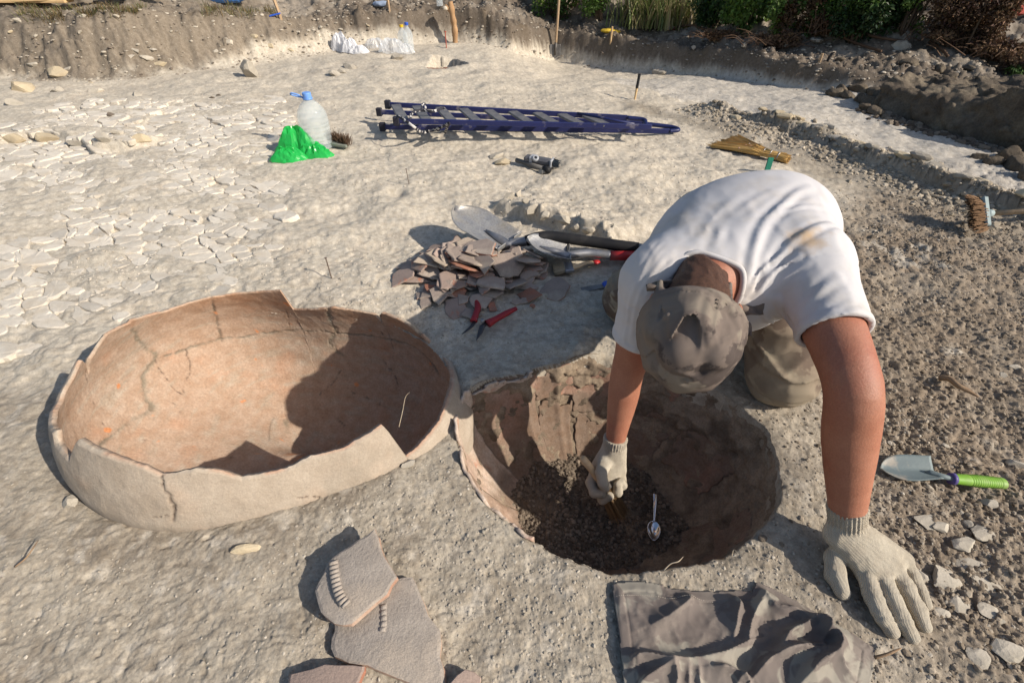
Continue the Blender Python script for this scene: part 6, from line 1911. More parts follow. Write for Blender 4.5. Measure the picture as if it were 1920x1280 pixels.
HAND_LAB = {0: 'pale stone second from the trowel blade, uppermost left of the scatter by the hand', 1: 'small pale stone just below the uppermost one, between trowel and hand', 3: 'pale stone at the upper right end of the scatter by the flat hand', 2: 'angular pale stone left of the upper right one in the scatter by the hand', 4: 'widest flat pale stone, in the middle of the scatter beside the fingers',
            5: 'flat pale stone between the widest one and the upper right group', 6: 'flat pale stone at the right of the widest one beside the fingers', 8: 'narrow upright pale stone next to the rounded buff one', 9: 'pale slab below the widest one by the fingertips', 10: 'flat pale stone in the lower right of the scatter', 11: 'largest low pale stone at the lower right edge of the picture',
            12: 'small pale chip left of the low stone at the lower right edge', 13: 'small pale chip nearest the fingertips', 14: 'pale stone above the twig, near the right edge', 15: 'pale stone at the right edge beside the one above the twig'}
for i, (px, sz, mt, rz) in enumerate(stones):
    sz = tuple(np.array(sz) * (np.array([.80, .78, .42]) if mt == 'pale' else .8))
    lab = HAND_LAB.get(i) or ('rounded buff stone by the little finger of the flat hand' if mt == 'buff' else 'small stone lying in the dark soil around the green trowel')
    rock(*px, sz, mt, lab, None if (i in HAND_LAB or mt == 'buff') else 'stones around the trowel', 'rock', seed=i + 3, rz=-0.6 + rz, sink=0.42, cuts=13, sub=ICO2)
rock(462, 1030, (.035, .012, .012), 'buff', 'narrow buff slab at the foot of the big jar', None, 'stone_slab', seed=50, rz=0.15)
rock(134, 942, (.018, .02, .014), 'grey', 'small grey stone at the left foot of the big jar', None, 'rock', seed=51)
rock(764, 872, (.022, .015, .012), 'pale', 'pale stone at the right foot of the big jar', None, 'rock', seed=52)
rock(1430, 1010, (.010, .009, .008), 'dark', 'dark clod on the lip right of the pit', None, 'rock', seed=53)

# ------------------------------------------------------------------ bottle, green bag, hand brush
def plastic(name, col, rough=0.12, trans=0.92, ior=1.25):
    m, nt, b = new_mat(name)
    b.inputs['Base Color'].default_value = (*col, 1); b.inputs['Roughness'].default_value = rough
    b.inputs['Transmission Weight'].default_value = trans; b.inputs['IOR'].default_value = ior
    return m
def film(name, col, opac=0.35, rough=0.3, trans=0.4):
    """thin crinkled film: translucent, glossy, partly see-through"""
    m, nt, b = new_mat(name); N = nt.nodes; L = nt.links
    b.inputs['Base Color'].default_value = (*col, 1); b.inputs['Roughness'].default_value = rough; b.inputs['Specular IOR Level'].default_value = 0.6
    tl = N.new('ShaderNodeBsdfTranslucent'); tl.inputs[0].default_value = (*col, 1)
    mx = N.new('ShaderNodeMixShader'); mx.inputs[0].default_value = trans; L.new(b.outputs[0], mx.inputs[1]); L.new(tl.outputs[0], mx.inputs[2])
    tr = N.new('ShaderNodeBsdfTransparent')
    m2 = N.new('ShaderNodeMixShader'); m2.inputs[0].default_value = opac; L.new(tr.outputs[0], m2.inputs[1]); L.new(mx.outputs[0], m2.inputs[2])
    L.new(m2.outputs[0], N.get('Material Output').inputs[0])
    return m
PET = film('clear_pet', (0.72, 0.78, 0.80), opac=0.34, rough=0.08, trans=0.2)
def bottle(label, g, H, Rb, prof, capmat, ribs=5, handle=False):
    r = root('water_bottle', tuple(g), label, 'bottle')
    pr = []
    for t in np.linspace(0, 1, 90):
        rr = float(np.interp(t, [p[0] for p in prof], [p[1] for p in prof])) * Rb
        if 0.08 < t < 0.52: rr *= 1 - 0.028 * (0.5 + 0.5 * math.cos(t * 2 * math.pi * ribs / 0.44))
        pr.append((rr, t * H * 0.92))
    mb = MB(); mb.lathe(pr, g, n=28); mb.build('body', PET, r, smooth=True)
    cr = prof[-1][1] * Rb * 1.18
    mb = MB(); mb.lathe([(cr * .9, H * .905), (cr, H * .91), (cr, H * .99), (cr * .92, H), (0, H)], g, n=20); mb.build('cap', capmat, r, smooth=False)
    if handle:
        mb = MB(); nh = np.asarray(g) + [0, 0, H * .895]
        mb.lathe([(cr * 1.02, -.004), (cr * 1.12, -.004), (cr * 1.12, .004), (cr * 1.02, .004)], nh, n=20)
        q = catmull([nh + [-cr, 0, 0], nh + [-cr - .02, -.004, .018], nh + [-cr - .052, -.006, .028], nh + [-cr - .066, .004, .020], nh + [-cr - .05, .014, .010], nh + [-cr, .012, .0]], 6)
        mb.tube(q, .0042, 8); mb.build('handle', capmat, r, smooth=True)
    return r
BIG = [(0, 0.0), (0.003, .90), (.03, 1.0), (.56, 1.0), (.66, .97), (.76, .86), (.85, .66), (.92, .40), (.95, .24), (1.0, .24)]
SMALL = [(0, 0.0), (0.003, .85), (.03, 1.0), (.60, 1.0), (.72, .92), (.82, .68), (.90, .42), (.94, .32), (1.0, .32)]
g = G(600, 276); bottle('large clear water bottle with light blue cap and handle behind the green bag', g, 0.295, 0.083, BIG, PALEB, handle=True)
def blob_bag(name, label, g, parts, film_mat, crinkle, seed, vox=0.006, cat='bag', smooth=True):
    g = np.asarray(g, float)
    def fn(p):
        d = None
        for (c, rr) in parts:
            q = ellip(p, g + np.array(c), rr); d = q if d is None else smin(d, q, 0.03)
        near = np.abs(d) < 0.05
        q = p[near]; w = fbm3(q * 9.0, 2, seed + 3)
        n = np.abs(fbm3(q * 10.0 + w[:, None] * 1.8, 2, seed)) * 1.1
        n2 = np.abs(fbm3(q * 36.0 + w[:, None] * 2, 2, seed + 1)) * 1.3
        d = d.copy(); d[near] -= crinkle * (0.6 - 2.2 * n) - crinkle * 0.5 * n2
        return smax(d, -(p[..., 2] - (g[2] - 0.004)), 0.004)
    lo = np.min([g + np.array(c) - np.array(rr) for c, rr in parts], 0) - .03; hi = np.max([g + np.array(c) + np.array(rr) for c, rr in parts], 0) + .03
    V, Q = surface_nets(fn, lo, hi, vox)
    o = npmesh(name, V, Q, film_mat, smooth=smooth, origin=g); return tag(o, label, cat)
def crumple(name, label, mat, lobes, seed, nr=10, na=34, jit=.0018, cat='bag'):
    """thin film thrown down in gathered heaps: sharp radial creases, open facets, one skin per lobe welded into one object"""
    rng = np.random.default_rng(seed); VV = []; FF = []; off = 0
    g0 = None
    for (px, H, rx, ry, twist) in lobes:
        g = G(*px); g0 = g if g0 is None else g0
        ph = rng.uniform(0, 6.28, 6); amp = rng.uniform(.5, 1, 6); ks = rng.choice([3, 4, 5, 7, 9, 11], 6)
        for i in range(nr):
            r = (i + .15) / (nr - 1 + .15)
            for k in range(na):
                a = 2 * math.pi * k / na
                tri = sum(A * (abs(((a * K / math.pi + p_ + twist * r) % 2) - 1) * 2 - 1) for K, p_, A in zip(ks, ph, amp)) / 3
                rr = r * (1 + .16 * tri * r)
                z = H * ((1 - r ** 2.3) + .42 * tri * 4 * r * (1 - r) * .85 + .12 * tri * r)
                x_ = g[0] + rx * rr * math.cos(a) + rng.normal(0, jit); y_ = g[1] + ry * rr * math.sin(a) + rng.normal(0, jit)
                VV.append((x_, y_, max(g[2] + z + rng.normal(0, jit), g[2] - .004 if r < .9 else g[2] - .008)))
        VV.append((g[0], g[1], g[2] + H * 1.0)); c = off + nr * na
        for i in range(nr - 1):
            for k in range(na):
                k2 = (k + 1) % na; a, b, d_, e = off + i * na + k, off + i * na + k2, off + (i + 1) * na + k2, off + (i + 1) * na + k
                FF += [(a, e, d_), (a, d_, b)] if (i + k) % 2 else [(a, e, b), (e, d_, b)]
        FF += [(c, off + k, off + (k + 1) % na) for k in range(na)]
        off += nr * na + 1
    o = npmesh(name, np.array(VV), np.array(FF), mat, smooth=False, origin=g0); return tag(o, label, cat)
crumple('plastic_bag', 'crumpled bright green plastic bag in front of the large water bottle', film('green_film', (0.03, 0.60, 0.12), opac=0.90, rough=0.25, trans=0.45), [((562, 284), .135, .125, .085, .8), ((540, 299), .060, .105, .055, .5), ((594, 292), .060, .095, .055, -.6)], 11)
# hand brush
g = G(640, 268)
r = root('hand_brush', tuple(g), 'brown-bristled hand brush lying right of the green bag', 'brush')
mb = MB(); mb.beam(P(618, 268, g[2] + .02), P(652, 274, g[2] + .012), .035, .018, .004); mb.build('back', M('dusty_green_back', (0.16, 0.19, 0.16), (0.22, 0.22, 0.18), rough=0.7), r)
rng = np.random.default_rng(3); mb = MB()
a = P(618, 262, g[2] + .03); b = P(654, 270, g[2] + .022)
for k in range(420):
    t = rng.random(); o = a + (b - a) * t + rng.normal(0, .008, 3); dv = np.array([rng.normal(0.25 * (t - .3), .25), rng.normal(0.1, .35), 1.0]); dv /= np.linalg.norm(dv)
    mb.tube([o, o + dv * rng.uniform(.03, .05)], [.0018, .0007], 3, cap=False)
mb.build('bristles', M('brown_hair_bristle', (0.12, 0.075, 0.045), (0.06, 0.035, 0.022), scale=120, rough=0.8), r)

# ------------------------------------------------------------------ stepladder
ENAM = M('blue_enamel', (0.009, 0.014, 0.072), (0.016, 0.021, 0.098), scale=8, rough=0.45, spec=0.45, bump=0.1, bscale=90, c3=(0.13, 0.12, 0.16), scale3=14, t3=(0.60, 0.70))
TREAD = M('grey_ladder_tread', (0.13, 0.13, 0.145), (0.22, 0.21, 0.20), scale=18, rough=0.55, metal=0.4, bump=0.25, bscale=160)
lad = root('stepladder', tuple(G(980, 240)), 'dark blue folded metal stepladder lying flat on the pale ground', 'stepladder')
gl = hz(0.0, 3.2)
def lp(px, py, z): return P(px, py, gl + z)
r1a, r1b = lp(726, 196, .125), lp(1176, 221, .105); r3a, r3b = lp(742, 227, .125), lp(1222, 238, .10)
r2a, r2b = lp(710, 210, .045), lp(1205, 232, .035); r4a, r4b = lp(716, 238, .04), lp(1255, 246, .028)
for a, b in ((r1a, r1b), (r3a, r3b), (r2a, r2b), (r4a, r4b)):
    mb = MB(); mb.beam(a, b, .014, .029, .003); mb.build('rail', ENAM, lad)
mb = MB(); q = catmull([r1b, r1b + (r1b - r1a) * .05 + (r3b - r1b) * .15, r3b + (r3b - r3a) * .01 + (r1b - r3b) * .35, r3b - (r3b - r3a) * .02], 8); mb.tube(q, .0125, 10); mb.build('top_hoop', ENAM, lad, smooth=True)
mb = MB(); e = lp(1268, 243, .03); q = catmull([r2b, r2b + (e - r2b) * .7 + [0, .03, 0], e + [0, .03, 0], e + [0.008, -.012, 0], r4b], 8); mb.tube(q, .0125, 10); mb.build('top_hoop', ENAM, lad, smooth=True)
for k, t in enumerate((0.035, 0.125, 0.225, 0.325, 0.43, 0.53, 0.63, 0.73, 0.83)):
    a = r3a + (r3b - r3a) * t; b = r1a + (r1b - r1a) * t
    mb = MB(); mb.beam(a + (b - a) * .03, b - (b - a) * .03, (.058), .014, .003); mb.build('tread', TREAD, lad)
for t in (0.45, 0.92):
    a = r4a + (r4b - r4a) * t; b = r2a + (r2b - r2a) * t
    mb = MB(); mb.tube([a, b], .012, 10); mb.build('brace', ENAM, lad, smooth=True)
mb = MB(); mb.tube([r1a + (r1b - r1a) * .80 + [0, 0, .01], r3a + (r3b - r3a) * .93 + [0, 0, .012]], .008, 8); mb.build('stay', ENAM, lad, smooth=True)
for a, b in ((r1a, r1b), (r3a, r3b), (r2a, r2b), (r4a, r4b)):
    dv = (b - a) / np.linalg.norm(b - a); mb = MB(); mb.beam(a - dv * .014, a + dv * .022, .030, .050, .004); mb.build('foot', M('dark_rubber_foot', (0.02, 0.02, 0.03), rough=0.7), lad)
def strap_mat():
    m, nt, b = new_mat('patterned_webbing'); N = nt.nodes; L = nt.links
    tc = N.new('ShaderNodeTexCoord'); v = N.new('ShaderNodeTexVoronoi'); v.inputs['Scale'].default_value = 42; L.new(tc.outputs['Object'], v.inputs['Vector'])
    cr = N.new('ShaderNodeValToRGB'); cr.color_ramp.interpolation = 'CONSTANT'; cr.color_ramp.elements[0].color = (0.02, 0.02, 0.03, 1); cr.color_ramp.elements[1].position = 0.60; cr.color_ramp.elements[1].color = (0.5, 0.48, 0.46, 1)
    L.new(v.outputs['Distance'], cr.inputs[0]); L.new(cr.outputs[0], b.inputs['Base Color']); b.inputs['Roughness'].default_value = 0.8
    return m
STRAP = strap_mat()
def strap(px, w=.015):
    c = np.array(catmull([lp(x, y, z) for x, y, z in px], 6)); V = []
    for i, q in enumerate(c):
        d = c[min(i + 1, len(c) - 1)] - c[max(i - 1, 0)]; d /= np.linalg.norm(d); s = np.cross(CP - q, d); s /= np.linalg.norm(s)
        V += [q - s * w / 2, q + s * w / 2]
    F = [(2 * i, 2 * i + 1, 2 * i + 3, 2 * i + 2) for i in range(len(c) - 1)]
    o = npmesh('strap', np.array(V), np.array(F), STRAP, parent=lad, smooth=True); md = o.modifiers.new('thick', 'SOLIDIFY'); md.thickness = .002
strap([(768, 224, .15), (774, 211, .16), (790, 207, .16), (812, 209, .158), (830, 203, .155), (834, 205, .15)])
strap([(745, 217, .155), (758, 225, .155), (776, 238, .13), (790, 248, .07), (806, 246, .05), (824, 243, .05)])
strap([(812, 244, .05), (830, 238, .09), (842, 231, .15), (838, 240, .09), (834, 249, .03)])
strap([(790, 206, .16), (792, 196, .17), (796, 194, .17), (798, 204, .15)], .012)

# ------------------------------------------------------------------ grey dust brush, rod and two slabs
DGREY = M('grey_plastic_body', (0.075, 0.078, 0.09), (0.10, 0.10, 0.11), scale=20, rough=0.5, bump=0.1, bscale=200)
LGREY = M('light_grey_trim', (0.36, 0.37, 0.39), (0.30, 0.31, 0.33), scale=20, rough=0.5)
g = G(1012, 304); r = root('dust_brush', tuple(g), 'grey and black plastic dust brush lying between the ladder and the outcrop', 'brush')
a = P(984, 296, g[2] + .035); b = P(1034, 305, g[2] + .03); dv = (b - a)
mb = MB(); mb.beam(a, b, .048, .034, .010); mb.build('body', DGREY, r)
mb = MB(); mb.beam(a + dv * .20 + [0, 0, .002], a + dv * .34 + [0, 0, .002], .050, .034, .004); mb.build('trim', LGREY, r)
c = a + dv * .40 + np.array([0, -.020, .018]); mb = MB(); mb.lathe([(.008, .002), (.016, .004), (.018, 0), (.018, -.01)], c, axis=(0, -.6, .8), n=18); mb.build('ring', LGREY, r, smooth=True)
mb = MB(); mb.beam(b - dv * .03, b + dv * .06, .054, .040, .006); mb.build('collar', LGREY, r)
mb = MB(); rng = np.random.default_rng(9)
for k in range(160):
    o = b + dv * .05 + np.array([0, rng.uniform(-.024, .024), rng.uniform(-.016, .016)]); mb.tube([o, o + dv * rng.uniform(.14, .24) + rng.normal(0, .004, 3)], [.0022, .0012], 3, cap=False)
mb.build('bristles', M('slate_bristle', (0.06, 0.075, 0.09), (0.10, 0.12, 0.135), scale=100, rough=0.8), r)
r = root('rod', tuple(G(1000, 310)), 'dark hollow rod lying in front of the grey dust brush', 'rod')
mb = MB(); mb.tube([P(968, 300, g[2] + .014), P(1024, 318, g[2] + .014)], .0115, 12); mb.build('tube', M('dark_grey_tube', (0.085, 0.085, 0.08), (0.14, 0.13, 0.12), rough=0.55, scale=12), r, smooth=True)
mb = MB(); mb.tube([P(1020, 316, g[2] + .014), P(1030, 320, g[2] + .014)], .016, 12); mb.build('end_cap', BLACKP, r, smooth=True)
rock(928, 294, (.055, .035, .014), 'pale', 'thin pale slab, rear one beside the grey dust brush', None, 'stone_slab', seed=60, rz=.3)
rock(944, 305, (.058, .034, .022), 'buff', 'thick buff slab with a broken edge left of the dark rod', None, 'stone_slab', seed=61, rz=.1, sink=.15, cuts=12)
rock(1017, 325, (.035, .022, .016), 'grey', 'small grey block in front of the dark rod', None, 'rock', seed=62)

# ------------------------------------------------------------------ corn broom, green peg, push broom, ranging peg
g = G(1400, 288); r = root('corn_broom', tuple(g), 'straw hand broom with pink binding lying on the ground behind the digger', 'broom')
STRAW = M('broom_straw', (0.66, 0.42, 0.15), (0.52, 0.31, 0.10), scale=14, rough=0.75, bump=0.8, bscale=160, stretch=(1, 1, 1))
a = G(1472, 306) + [0, 0, .022]; m_ = G(1415, 290) + [0, 0, .026]; b1 = G(1326, 278) + [0, 0, .012]; b2 = G(1378, 264) + [0, 0, .03]
rng = np.random.default_rng(12); mb = MB()
for k in range(330):
    t = rng.random(); e = b1 + (b2 - b1) * t + rng.normal(0, .010, 3) * [1, 1, .5]; o = m_ + (b2 - b1) / np.linalg.norm(b2 - b1) * (t - .5) * .06 + rng.normal(0, .006, 3) * [1, 1, 1.2]
    s_ = a + rng.normal(0, .008, 3)
    mb.tube([s_, o, (o + e) / 2 + [0, 0, .004], e * 1.0 + (o - e) * rng.uniform(0, .12)], [.003, .0032, .003, .0014], 4, cap=False)
mb.build('straw', STRAW, r)
mb = MB(); mb.tube([a + (m_ - a) * -.05, a + (m_ - a) * .3, a + (m_ - a) * .75], [.017, .019, .023], 12); mb.build('grip', STRAW, r, smooth=True)
for k, (t, mat) in enumerate(((.25, GALV), (.5, GALV), (.72, GALV))):
    q = a + (m_ - a) * t; mb = MB(); mb.tube([q, q + (m_ - a) * .03], .0235, 12); mb.build('wire_band', mat, r, smooth=True)
PINK = M('pink_thread', (0.55, 0.22, 0.20), (0.60, 0.45, 0.38), scale=60, rough=0.8)
for t in (.12, .22):
    mid = (b1 + b2) / 2; q = m_ + (mid - m_) * (t + .08); wv = (b2 - b1) * (.30 + t * .9); mb = MB(); mb.beam(q - wv * .5 + [0, 0, .008], q + wv * .5 + [0, 0, .010], .006, .006); mb.build('binding', PINK, r)
g = G(1437, 326); mb = MB(); mb.beam(g - [0, 0, .03], g + [0.006, 0.02, .075], .028, .008, .001, up=(0, 1, 0)); tag(mb.build('marker_peg', M('green_painted_peg', (0.01, 0.17, 0.11), (0.015, 0.13, 0.09), rough=0.6), origin=g), 'green flat marker peg sticking up just behind the digger\'s back', 'marker peg')
# push broom leaning on the rocky step
g = G(1832, 428)
r = root('push_broom', tuple(g), 'push broom with brown bristles standing on its end by the rocky step', 'broom')
hb0 = P(1846, 426, g[2] + .03); hb1 = hb0 + np.array([.0, .02, .155])
hb1 = D(1840, 372, np.dot(hb0 - CP, FW) + .02)
mb = MB(); mb.beam(hb0, hb1, .045, .022, .004, up=(1, 0, 0)); mb.build('head', M('painted_grey_green_block', (0.30, 0.38, 0.38), (0.24, 0.29, 0.29), rough=0.6, scale=30), r)
rng = np.random.default_rng(14); mb = MB(); left = np.array([-1.0, -.18, 0.0])
for k in range(700):
    t = rng.random(); o = hb0 + (hb1 - hb0) * t + np.array([0, rng.normal(0, .014), 0]) + left * .008
    mb.tube([o, o + left * rng.uniform(.040, .056) + (hb1 - hb0) * (t - .5) * .14 + rng.normal(0, .004, 3)], [.0020, .0010], 3, cap=False)
mb.build('bristles', M('brown_coir_bristle', (0.23, 0.135, 0.07), (0.15, 0.085, 0.045), scale=100, rough=0.85), r)
hm = (hb0 + hb1) / 2 + [0.012, 0, -.004]; mb = MB(); mb.tube([hm, hm + [.03, .004, .0]], [.018, .014], 12); mb.build('socket', M('grey_socket', (0.28, 0.34, 0.34), rough=0.5), r, smooth=True)
mb = MB(); mb.tube([hm + [.02, .003, 0], hm + [.55, .02, .03], hm + [1.15, .04, .06]], .0115, 10); mb.build('handle', WOODH, r, smooth=True)
g = G(1190, 187); r = root('ranging_peg', tuple(g), 'short wooden peg with a black top standing beyond the ladder', 'marker peg')
tp_ = g + [0.012, 0.02, 0.17]
mb = MB(); mb.tube([g - [0, 0, .05], g + (tp_ - g) * .45], [.006, .0095], 8); mb.build('shaft', PINE, r)
mb = MB(); mb.tube([g + (tp_ - g) * .44, tp_], [.0105, .0105], 8); mb.build('tip', BLACKP, r)
# rocks of the outcrop and of the ledge
for i, (px, sz, rz) in enumerate((((955, 372), (.03, .02, .03), .3), ((972, 368), (.022, .02, .03), .9), ((1000, 395), (.045, .03, .03), .4), ((1022, 408), (.03, .02, .025), .2), ((1052, 412), (.055, .022, .022), -.5), ((1082, 428), (.045, .025, .02), -.5), ((1103, 432), (.03, .02, .018), -.4), ((985, 380), (.02, .015, .02), .2))):
    rock(*px, sz, 'pale', 'blocky pale stone set in the edge of the small outcrop beside the shovels', 'stones of the small outcrop', 'rock', seed=70 + i, rz=rz, sink=.35, cuts=10)
for i, (px, sz, mt) in enumerate((((30, 262), (.10, .05, .04), 'buff'), ((90, 262), (.09, .05, .045), 'buff'), ((150, 268), (.08, .04, .03), 'pale'), ((195, 262), (.06, .035, .04), 'pale'), ((222, 250), (.05, .03, .025), 'pale'), ((265, 262), (.06, .035, .03), 'buff'), ((305, 272), (.05, .03, .025), 'grey'))):
    rock(*px, sz, mt, 'broken slab in the low rock ledge, ' + ('leftmost of seven', 'second from the left', 'third from the left', 'middle one', 'tall one right of the middle', 'second from the right end', 'rightmost, greyish')[i], None, 'rock', seed=90 + i, rz=-.2 + .1 * i, sink=.42, cuts=16, sub=ICO2)
rock(473, 145, (.07, .06, .11), 'grey', 'upright grey boulder standing alone below the left bank', None, 'boulder', seed=101, sink=.1, cuts=10, sub=ICO2)
for i, (px, sz) in enumerate((((398, 185), .022), ((410, 180), .02), ((208, 217), .035), ((628, 140), .06), ((655, 128), .07), ((640, 137), .05), ((1235, 140), .08), ((742, 110), .08))):
    rock(*px, (sz, sz * .7, sz * .55), ('dark' if i < 3 else 'grey'), ['small dark stone, left one of a pair below the boulder', 'small dark stone, right one of a pair below the boulder', 'reddish dark stone on the far left paving', 'grey rock, front one of three below the white bag', 'grey rock, rear one of three below the white bag', 'grey rock, smallest of three below the white bag', 'rounded grey rock at the foot of the right bank', 'flat grey rock in front of the clear bag'][i], None, 'rock', seed=110 + i)
# stones of the rocky step on the right
rng = np.random.default_rng(33)
for i in range(46):
    k = rng.uniform(1.2, 8.0); j = int(k); p = RIDGE[j] + (RIDGE[j + 1] - RIDGE[j]) * (k - j) + np.array([rng.normal(.03, .03), rng.normal(.03, .03), 0])
    s_ = rng.uniform(.018, .06); v = rock_verts(rng, (s_, s_ * .6, s_ * .38), 9); v = v @ rot_axis((0, 0, 1), -0.9 + rng.normal(0, .3)).T
    g = np.array([p[0], p[1], hz(p[0], p[1])]); o = npmesh('rock', v + g + [0, 0, s_ * .1], ICO1[1], ROCKM['grey' if rng.random() < .55 else 'buff'], smooth=False, origin=g)
    q_ = ('at the far end of', 'in the far half of', 'in the middle of', 'in the near half of', 'at the near end of')[min(4, int(k / 1.65))]; tag(o, ('jagged %sstone %s the rocky step on the right' % ('small ' if s_ < .032 else 'large ' if s_ > .048 else '', q_)), 'rock', 'stones %s the rocky step' % q_)
# ------------------------------------------------------------------ at the back: earth block, bank, things on the bank
def poly_sdf(x, y, poly):
    d = poly_dist(x, y, [tuple(q) for q in poly] + [tuple(poly[0])])[0]
    return np.where(in_poly(x, y, poly), -d, d)
BLK = [(2.42, 3.50), (2.52, 3.22), (2.66, 2.86), (2.80, 2.52), (3.4, 2.30), (4.6, 2.2), (4.8, 3.2), (3.6, 3.72), (2.9, 3.74)]
def block_fn(p):
    x = p[..., 0].astype(float); y = p[..., 1].astype(float)
    d2 = poly_sdf(x[:, :, 0], y[:, :, 0], BLK)[:, :, None]
    top = 0.19 + 0.16 * sstep(3.4, 2.6, y) + 0.03 * fbm2(x[:, :, 0] * 6, y[:, :, 0] * 6, 3, 3)[:, :, None]
    slope = d2 + 0.12 * (p[..., 2] - 0.05)
    d = smax(slope.astype(np.float32), (p[..., 2] - top).astype(np.float32), 0.03)
    near = np.abs(d) < 0.09
    q = p[near]
    f1_, f2_, hh_ = worley2(q[:, 0] * 7 + q[:, 2] * 5, q[:, 1] * 7 - q[:, 2] * 4, 19)
    d = d.copy(); d[near] += 0.06 * fbm3(q * 5, 4, 5) + 0.05 * (hh_ - 0.5) * sstep(0.02, 0.12, f2_ - f1_) + 0.02 * np.maximum(fbm3(q * 20, 3, 6), 0) + 0.022 * fbm3(q * 30, 3, 8) - 0.03 * np.maximum(fbm3(q * 13, 2, 18) - 0.15, 0)
    return d
V, Q = surface_nets(block_fn, (2.2, 2.0, -0.12), (4.9, 4.0, 0.55), 0.0115)
BLKM = M('dark_earth', (0.135, 0.11, 0.082), (0.085, 0.068, 0.052), scale=12, rough=0.95, bump=0.9, bscale=45, spec=0.1, fine=0.22, fscale=120, bdist=0.012, c3=(0.20, 0.165, 0.12), scale3=5, t3=(0.48, 0.66))
tag(npmesh('earth_baulk', V, Q, BLKM, smooth=True), kind='structure')
rng = np.random.default_rng(77)
def clods(px_list, label, group, mat='dark'):
    for i, (px, s_) in enumerate(px_list):
        g = G(*px); v = rock_verts(rng, (s_, s_ * rng.uniform(.6, .95), s_ * rng.uniform(.45, .75)), 6, ICO2, 0.12)
        v = v * (1 + 0.25 * fbm3(v / s_ * 2.2 + i, 3, 9))[:, None]
        o = npmesh('earth_clod', v @ rot_axis((0, 0, 1), rng.uniform(0, 6)).T + g + [0, 0, s_ * .22], ICO2[1], BLKM if mat == 'dark' else ROCKM[mat], smooth=mat == 'dark', origin=g)
        tag(o, label, 'earth clod', group)
clods([((1565, 178), .07), ((1590, 184), .06), ((1612, 190), .08), ((1635, 196), .10), ((1655, 190), .09), ((1640, 176), .07), ((1605, 172), .07), ((1672, 206), .08), ((1690, 186), .10), ((1580, 170), .05), ((1622, 206), .05), ((1640, 212), .06)], 'dark earth clod heaped at the far end of the earth block', 'clods beside the earth block')
clods([((1890, 300), .07), ((1862, 306), .05), ((1905, 318), .08), ((1835, 297), .04), ((1920, 330), .06)], 'dark earth clod at the foot of the near end of the earth block', 'clods at the near end of the block')
clods([((1702, 126), .075), ((1760, 132), .05), ((1815, 132), .05), ((1575, 115), .04), ((1782, 148), .05)], 'dark clod lying on the earth bank above the back wall', 'clods on the back bank')
clods([((1687, 92), .07), ((1530, 78), .055), ((1472, 85), .045), ((1325, 62), .04), ((1770, 78), .09), ((1300, 92), .035), ((1395, 88), .035), ((1430, 84), .05)], 'grey stone sitting on the spoil bank before the bushes', 'stones on the spoil bank', 'grey')

def surf(px, py, lift=0.0): return G(px, py) + [0, 0, lift]
def s_blk(rng, n):
    a = np.array([(2.40, 3.52), (2.50, 3.2), (2.64, 2.84), (2.78, 2.5), (3.0, 2.35)]); k = rng.random(n) * 3.99; i = k.astype(int); p = a[i] + (a[i + 1] - a[i]) * (k - i)[:, None]
    return p + np.array([-.9, -.35]) * np.abs(rng.normal(0, .06, n))[:, None]
scatter('rubble', 1400, s_blk, (0.004, 0.035), CRUMB, 12, colors=((0.24, 0.20, 0.155), (0.08, 0.062, 0.048)), lift=0.0)
# stones bedded in the left bank: parts of the ground
rng = np.random.default_rng(5)
for i, (px, sz, mt) in enumerate((((105, 135), .11, 'buff'), ((298, 118), .075, 'buff'), ((275, 108), .06, 'pale'), ((255, 95), .05, 'pale'), ((40, 165), .16, 'buff'), ((60, 120), .05, 'pale'), ((128, 128), .05, 'grey'), ((150, 60), .035, 'pale'), ((90, 32), .05, 'pale'), ((35, 38), .045, 'pale'),
        ((155, 30), .045, 'pale'), ((215, 30), .04, 'pale'), ((430, 78), .05, 'pale'), ((310, 25), .03, 'pale'), ((225, 150), .03, 'grey'), ((245, 105), .04, 'grey'), ((285, 92), .045, 'grey'), ((405, 95), .05, 'grey'), ((475, 68), .05, 'buff'), ((170, 155), .03, 'buff'), ((30, 195), .09, 'pale'), ((110, 170), .10, 'pale'),
        ((180, 172), .07, 'pale'), ((260, 180), .09, 'pale'), ((65, 68), .03, 'pale'), ((20, 60), .03, 'buff'), ((320, 60), .03, 'pale'), ((365, 50), .03, 'pale'), ((560, 60), .035, 'pale'), ((600, 50), .035, 'pale'), ((640, 55), .03, 'pale'), ((690, 48), .03, 'buff'), ((508, 85), .04, 'buff'), ((545, 92), .04, 'buff'))):
    rock(*px, (sz, sz * .6, sz * .45), mt, None, None, 'stone', seed=200 + i, parent=GROUND, rz=rng.uniform(-.5, .5), tilt=.4, sink=.62, cuts=14, sub=ICO2)

# boards stacked on the left bank
def board(a, b, w, h, label, mat=PINE, dz=0.0):
    a = np.asarray(a, float); b = np.asarray(b, float)
    o = MB(); o.beam(a, b, w, h, .003); q = o.build('board', mat, origin=(a + b) / 2); return tag(q, label, 'board')
p0 = G(-60, 18); p1 = G(120, 18); p2 = G(190, 16); zb = max(p0[2], p1[2], p2[2]) + .015; yb = p1[1]
board((-7.2, yb + .05, zb), (p1[0] + .1, yb - .02, zb), .12, .022, 'lowest pale board of the stack on the left bank')
board((p0[0] + .5, yb - .06, zb + .010), (p2[0] + .0, yb + .05, zb + .03), .10, .02, 'pale board with a tilted right end on the left bank')
board((-7.0, yb + .12, zb + .035), (p1[0] - .1, yb + .10, zb + .04), .12, .022, 'upper yellow board of the stack on the left bank')
board((-7.1, yb + .26, zb + .06), (p1[0] + .05, yb + .22, zb + .06), .12, .022, 'topmost yellow board of the stack on the left bank', PINE)
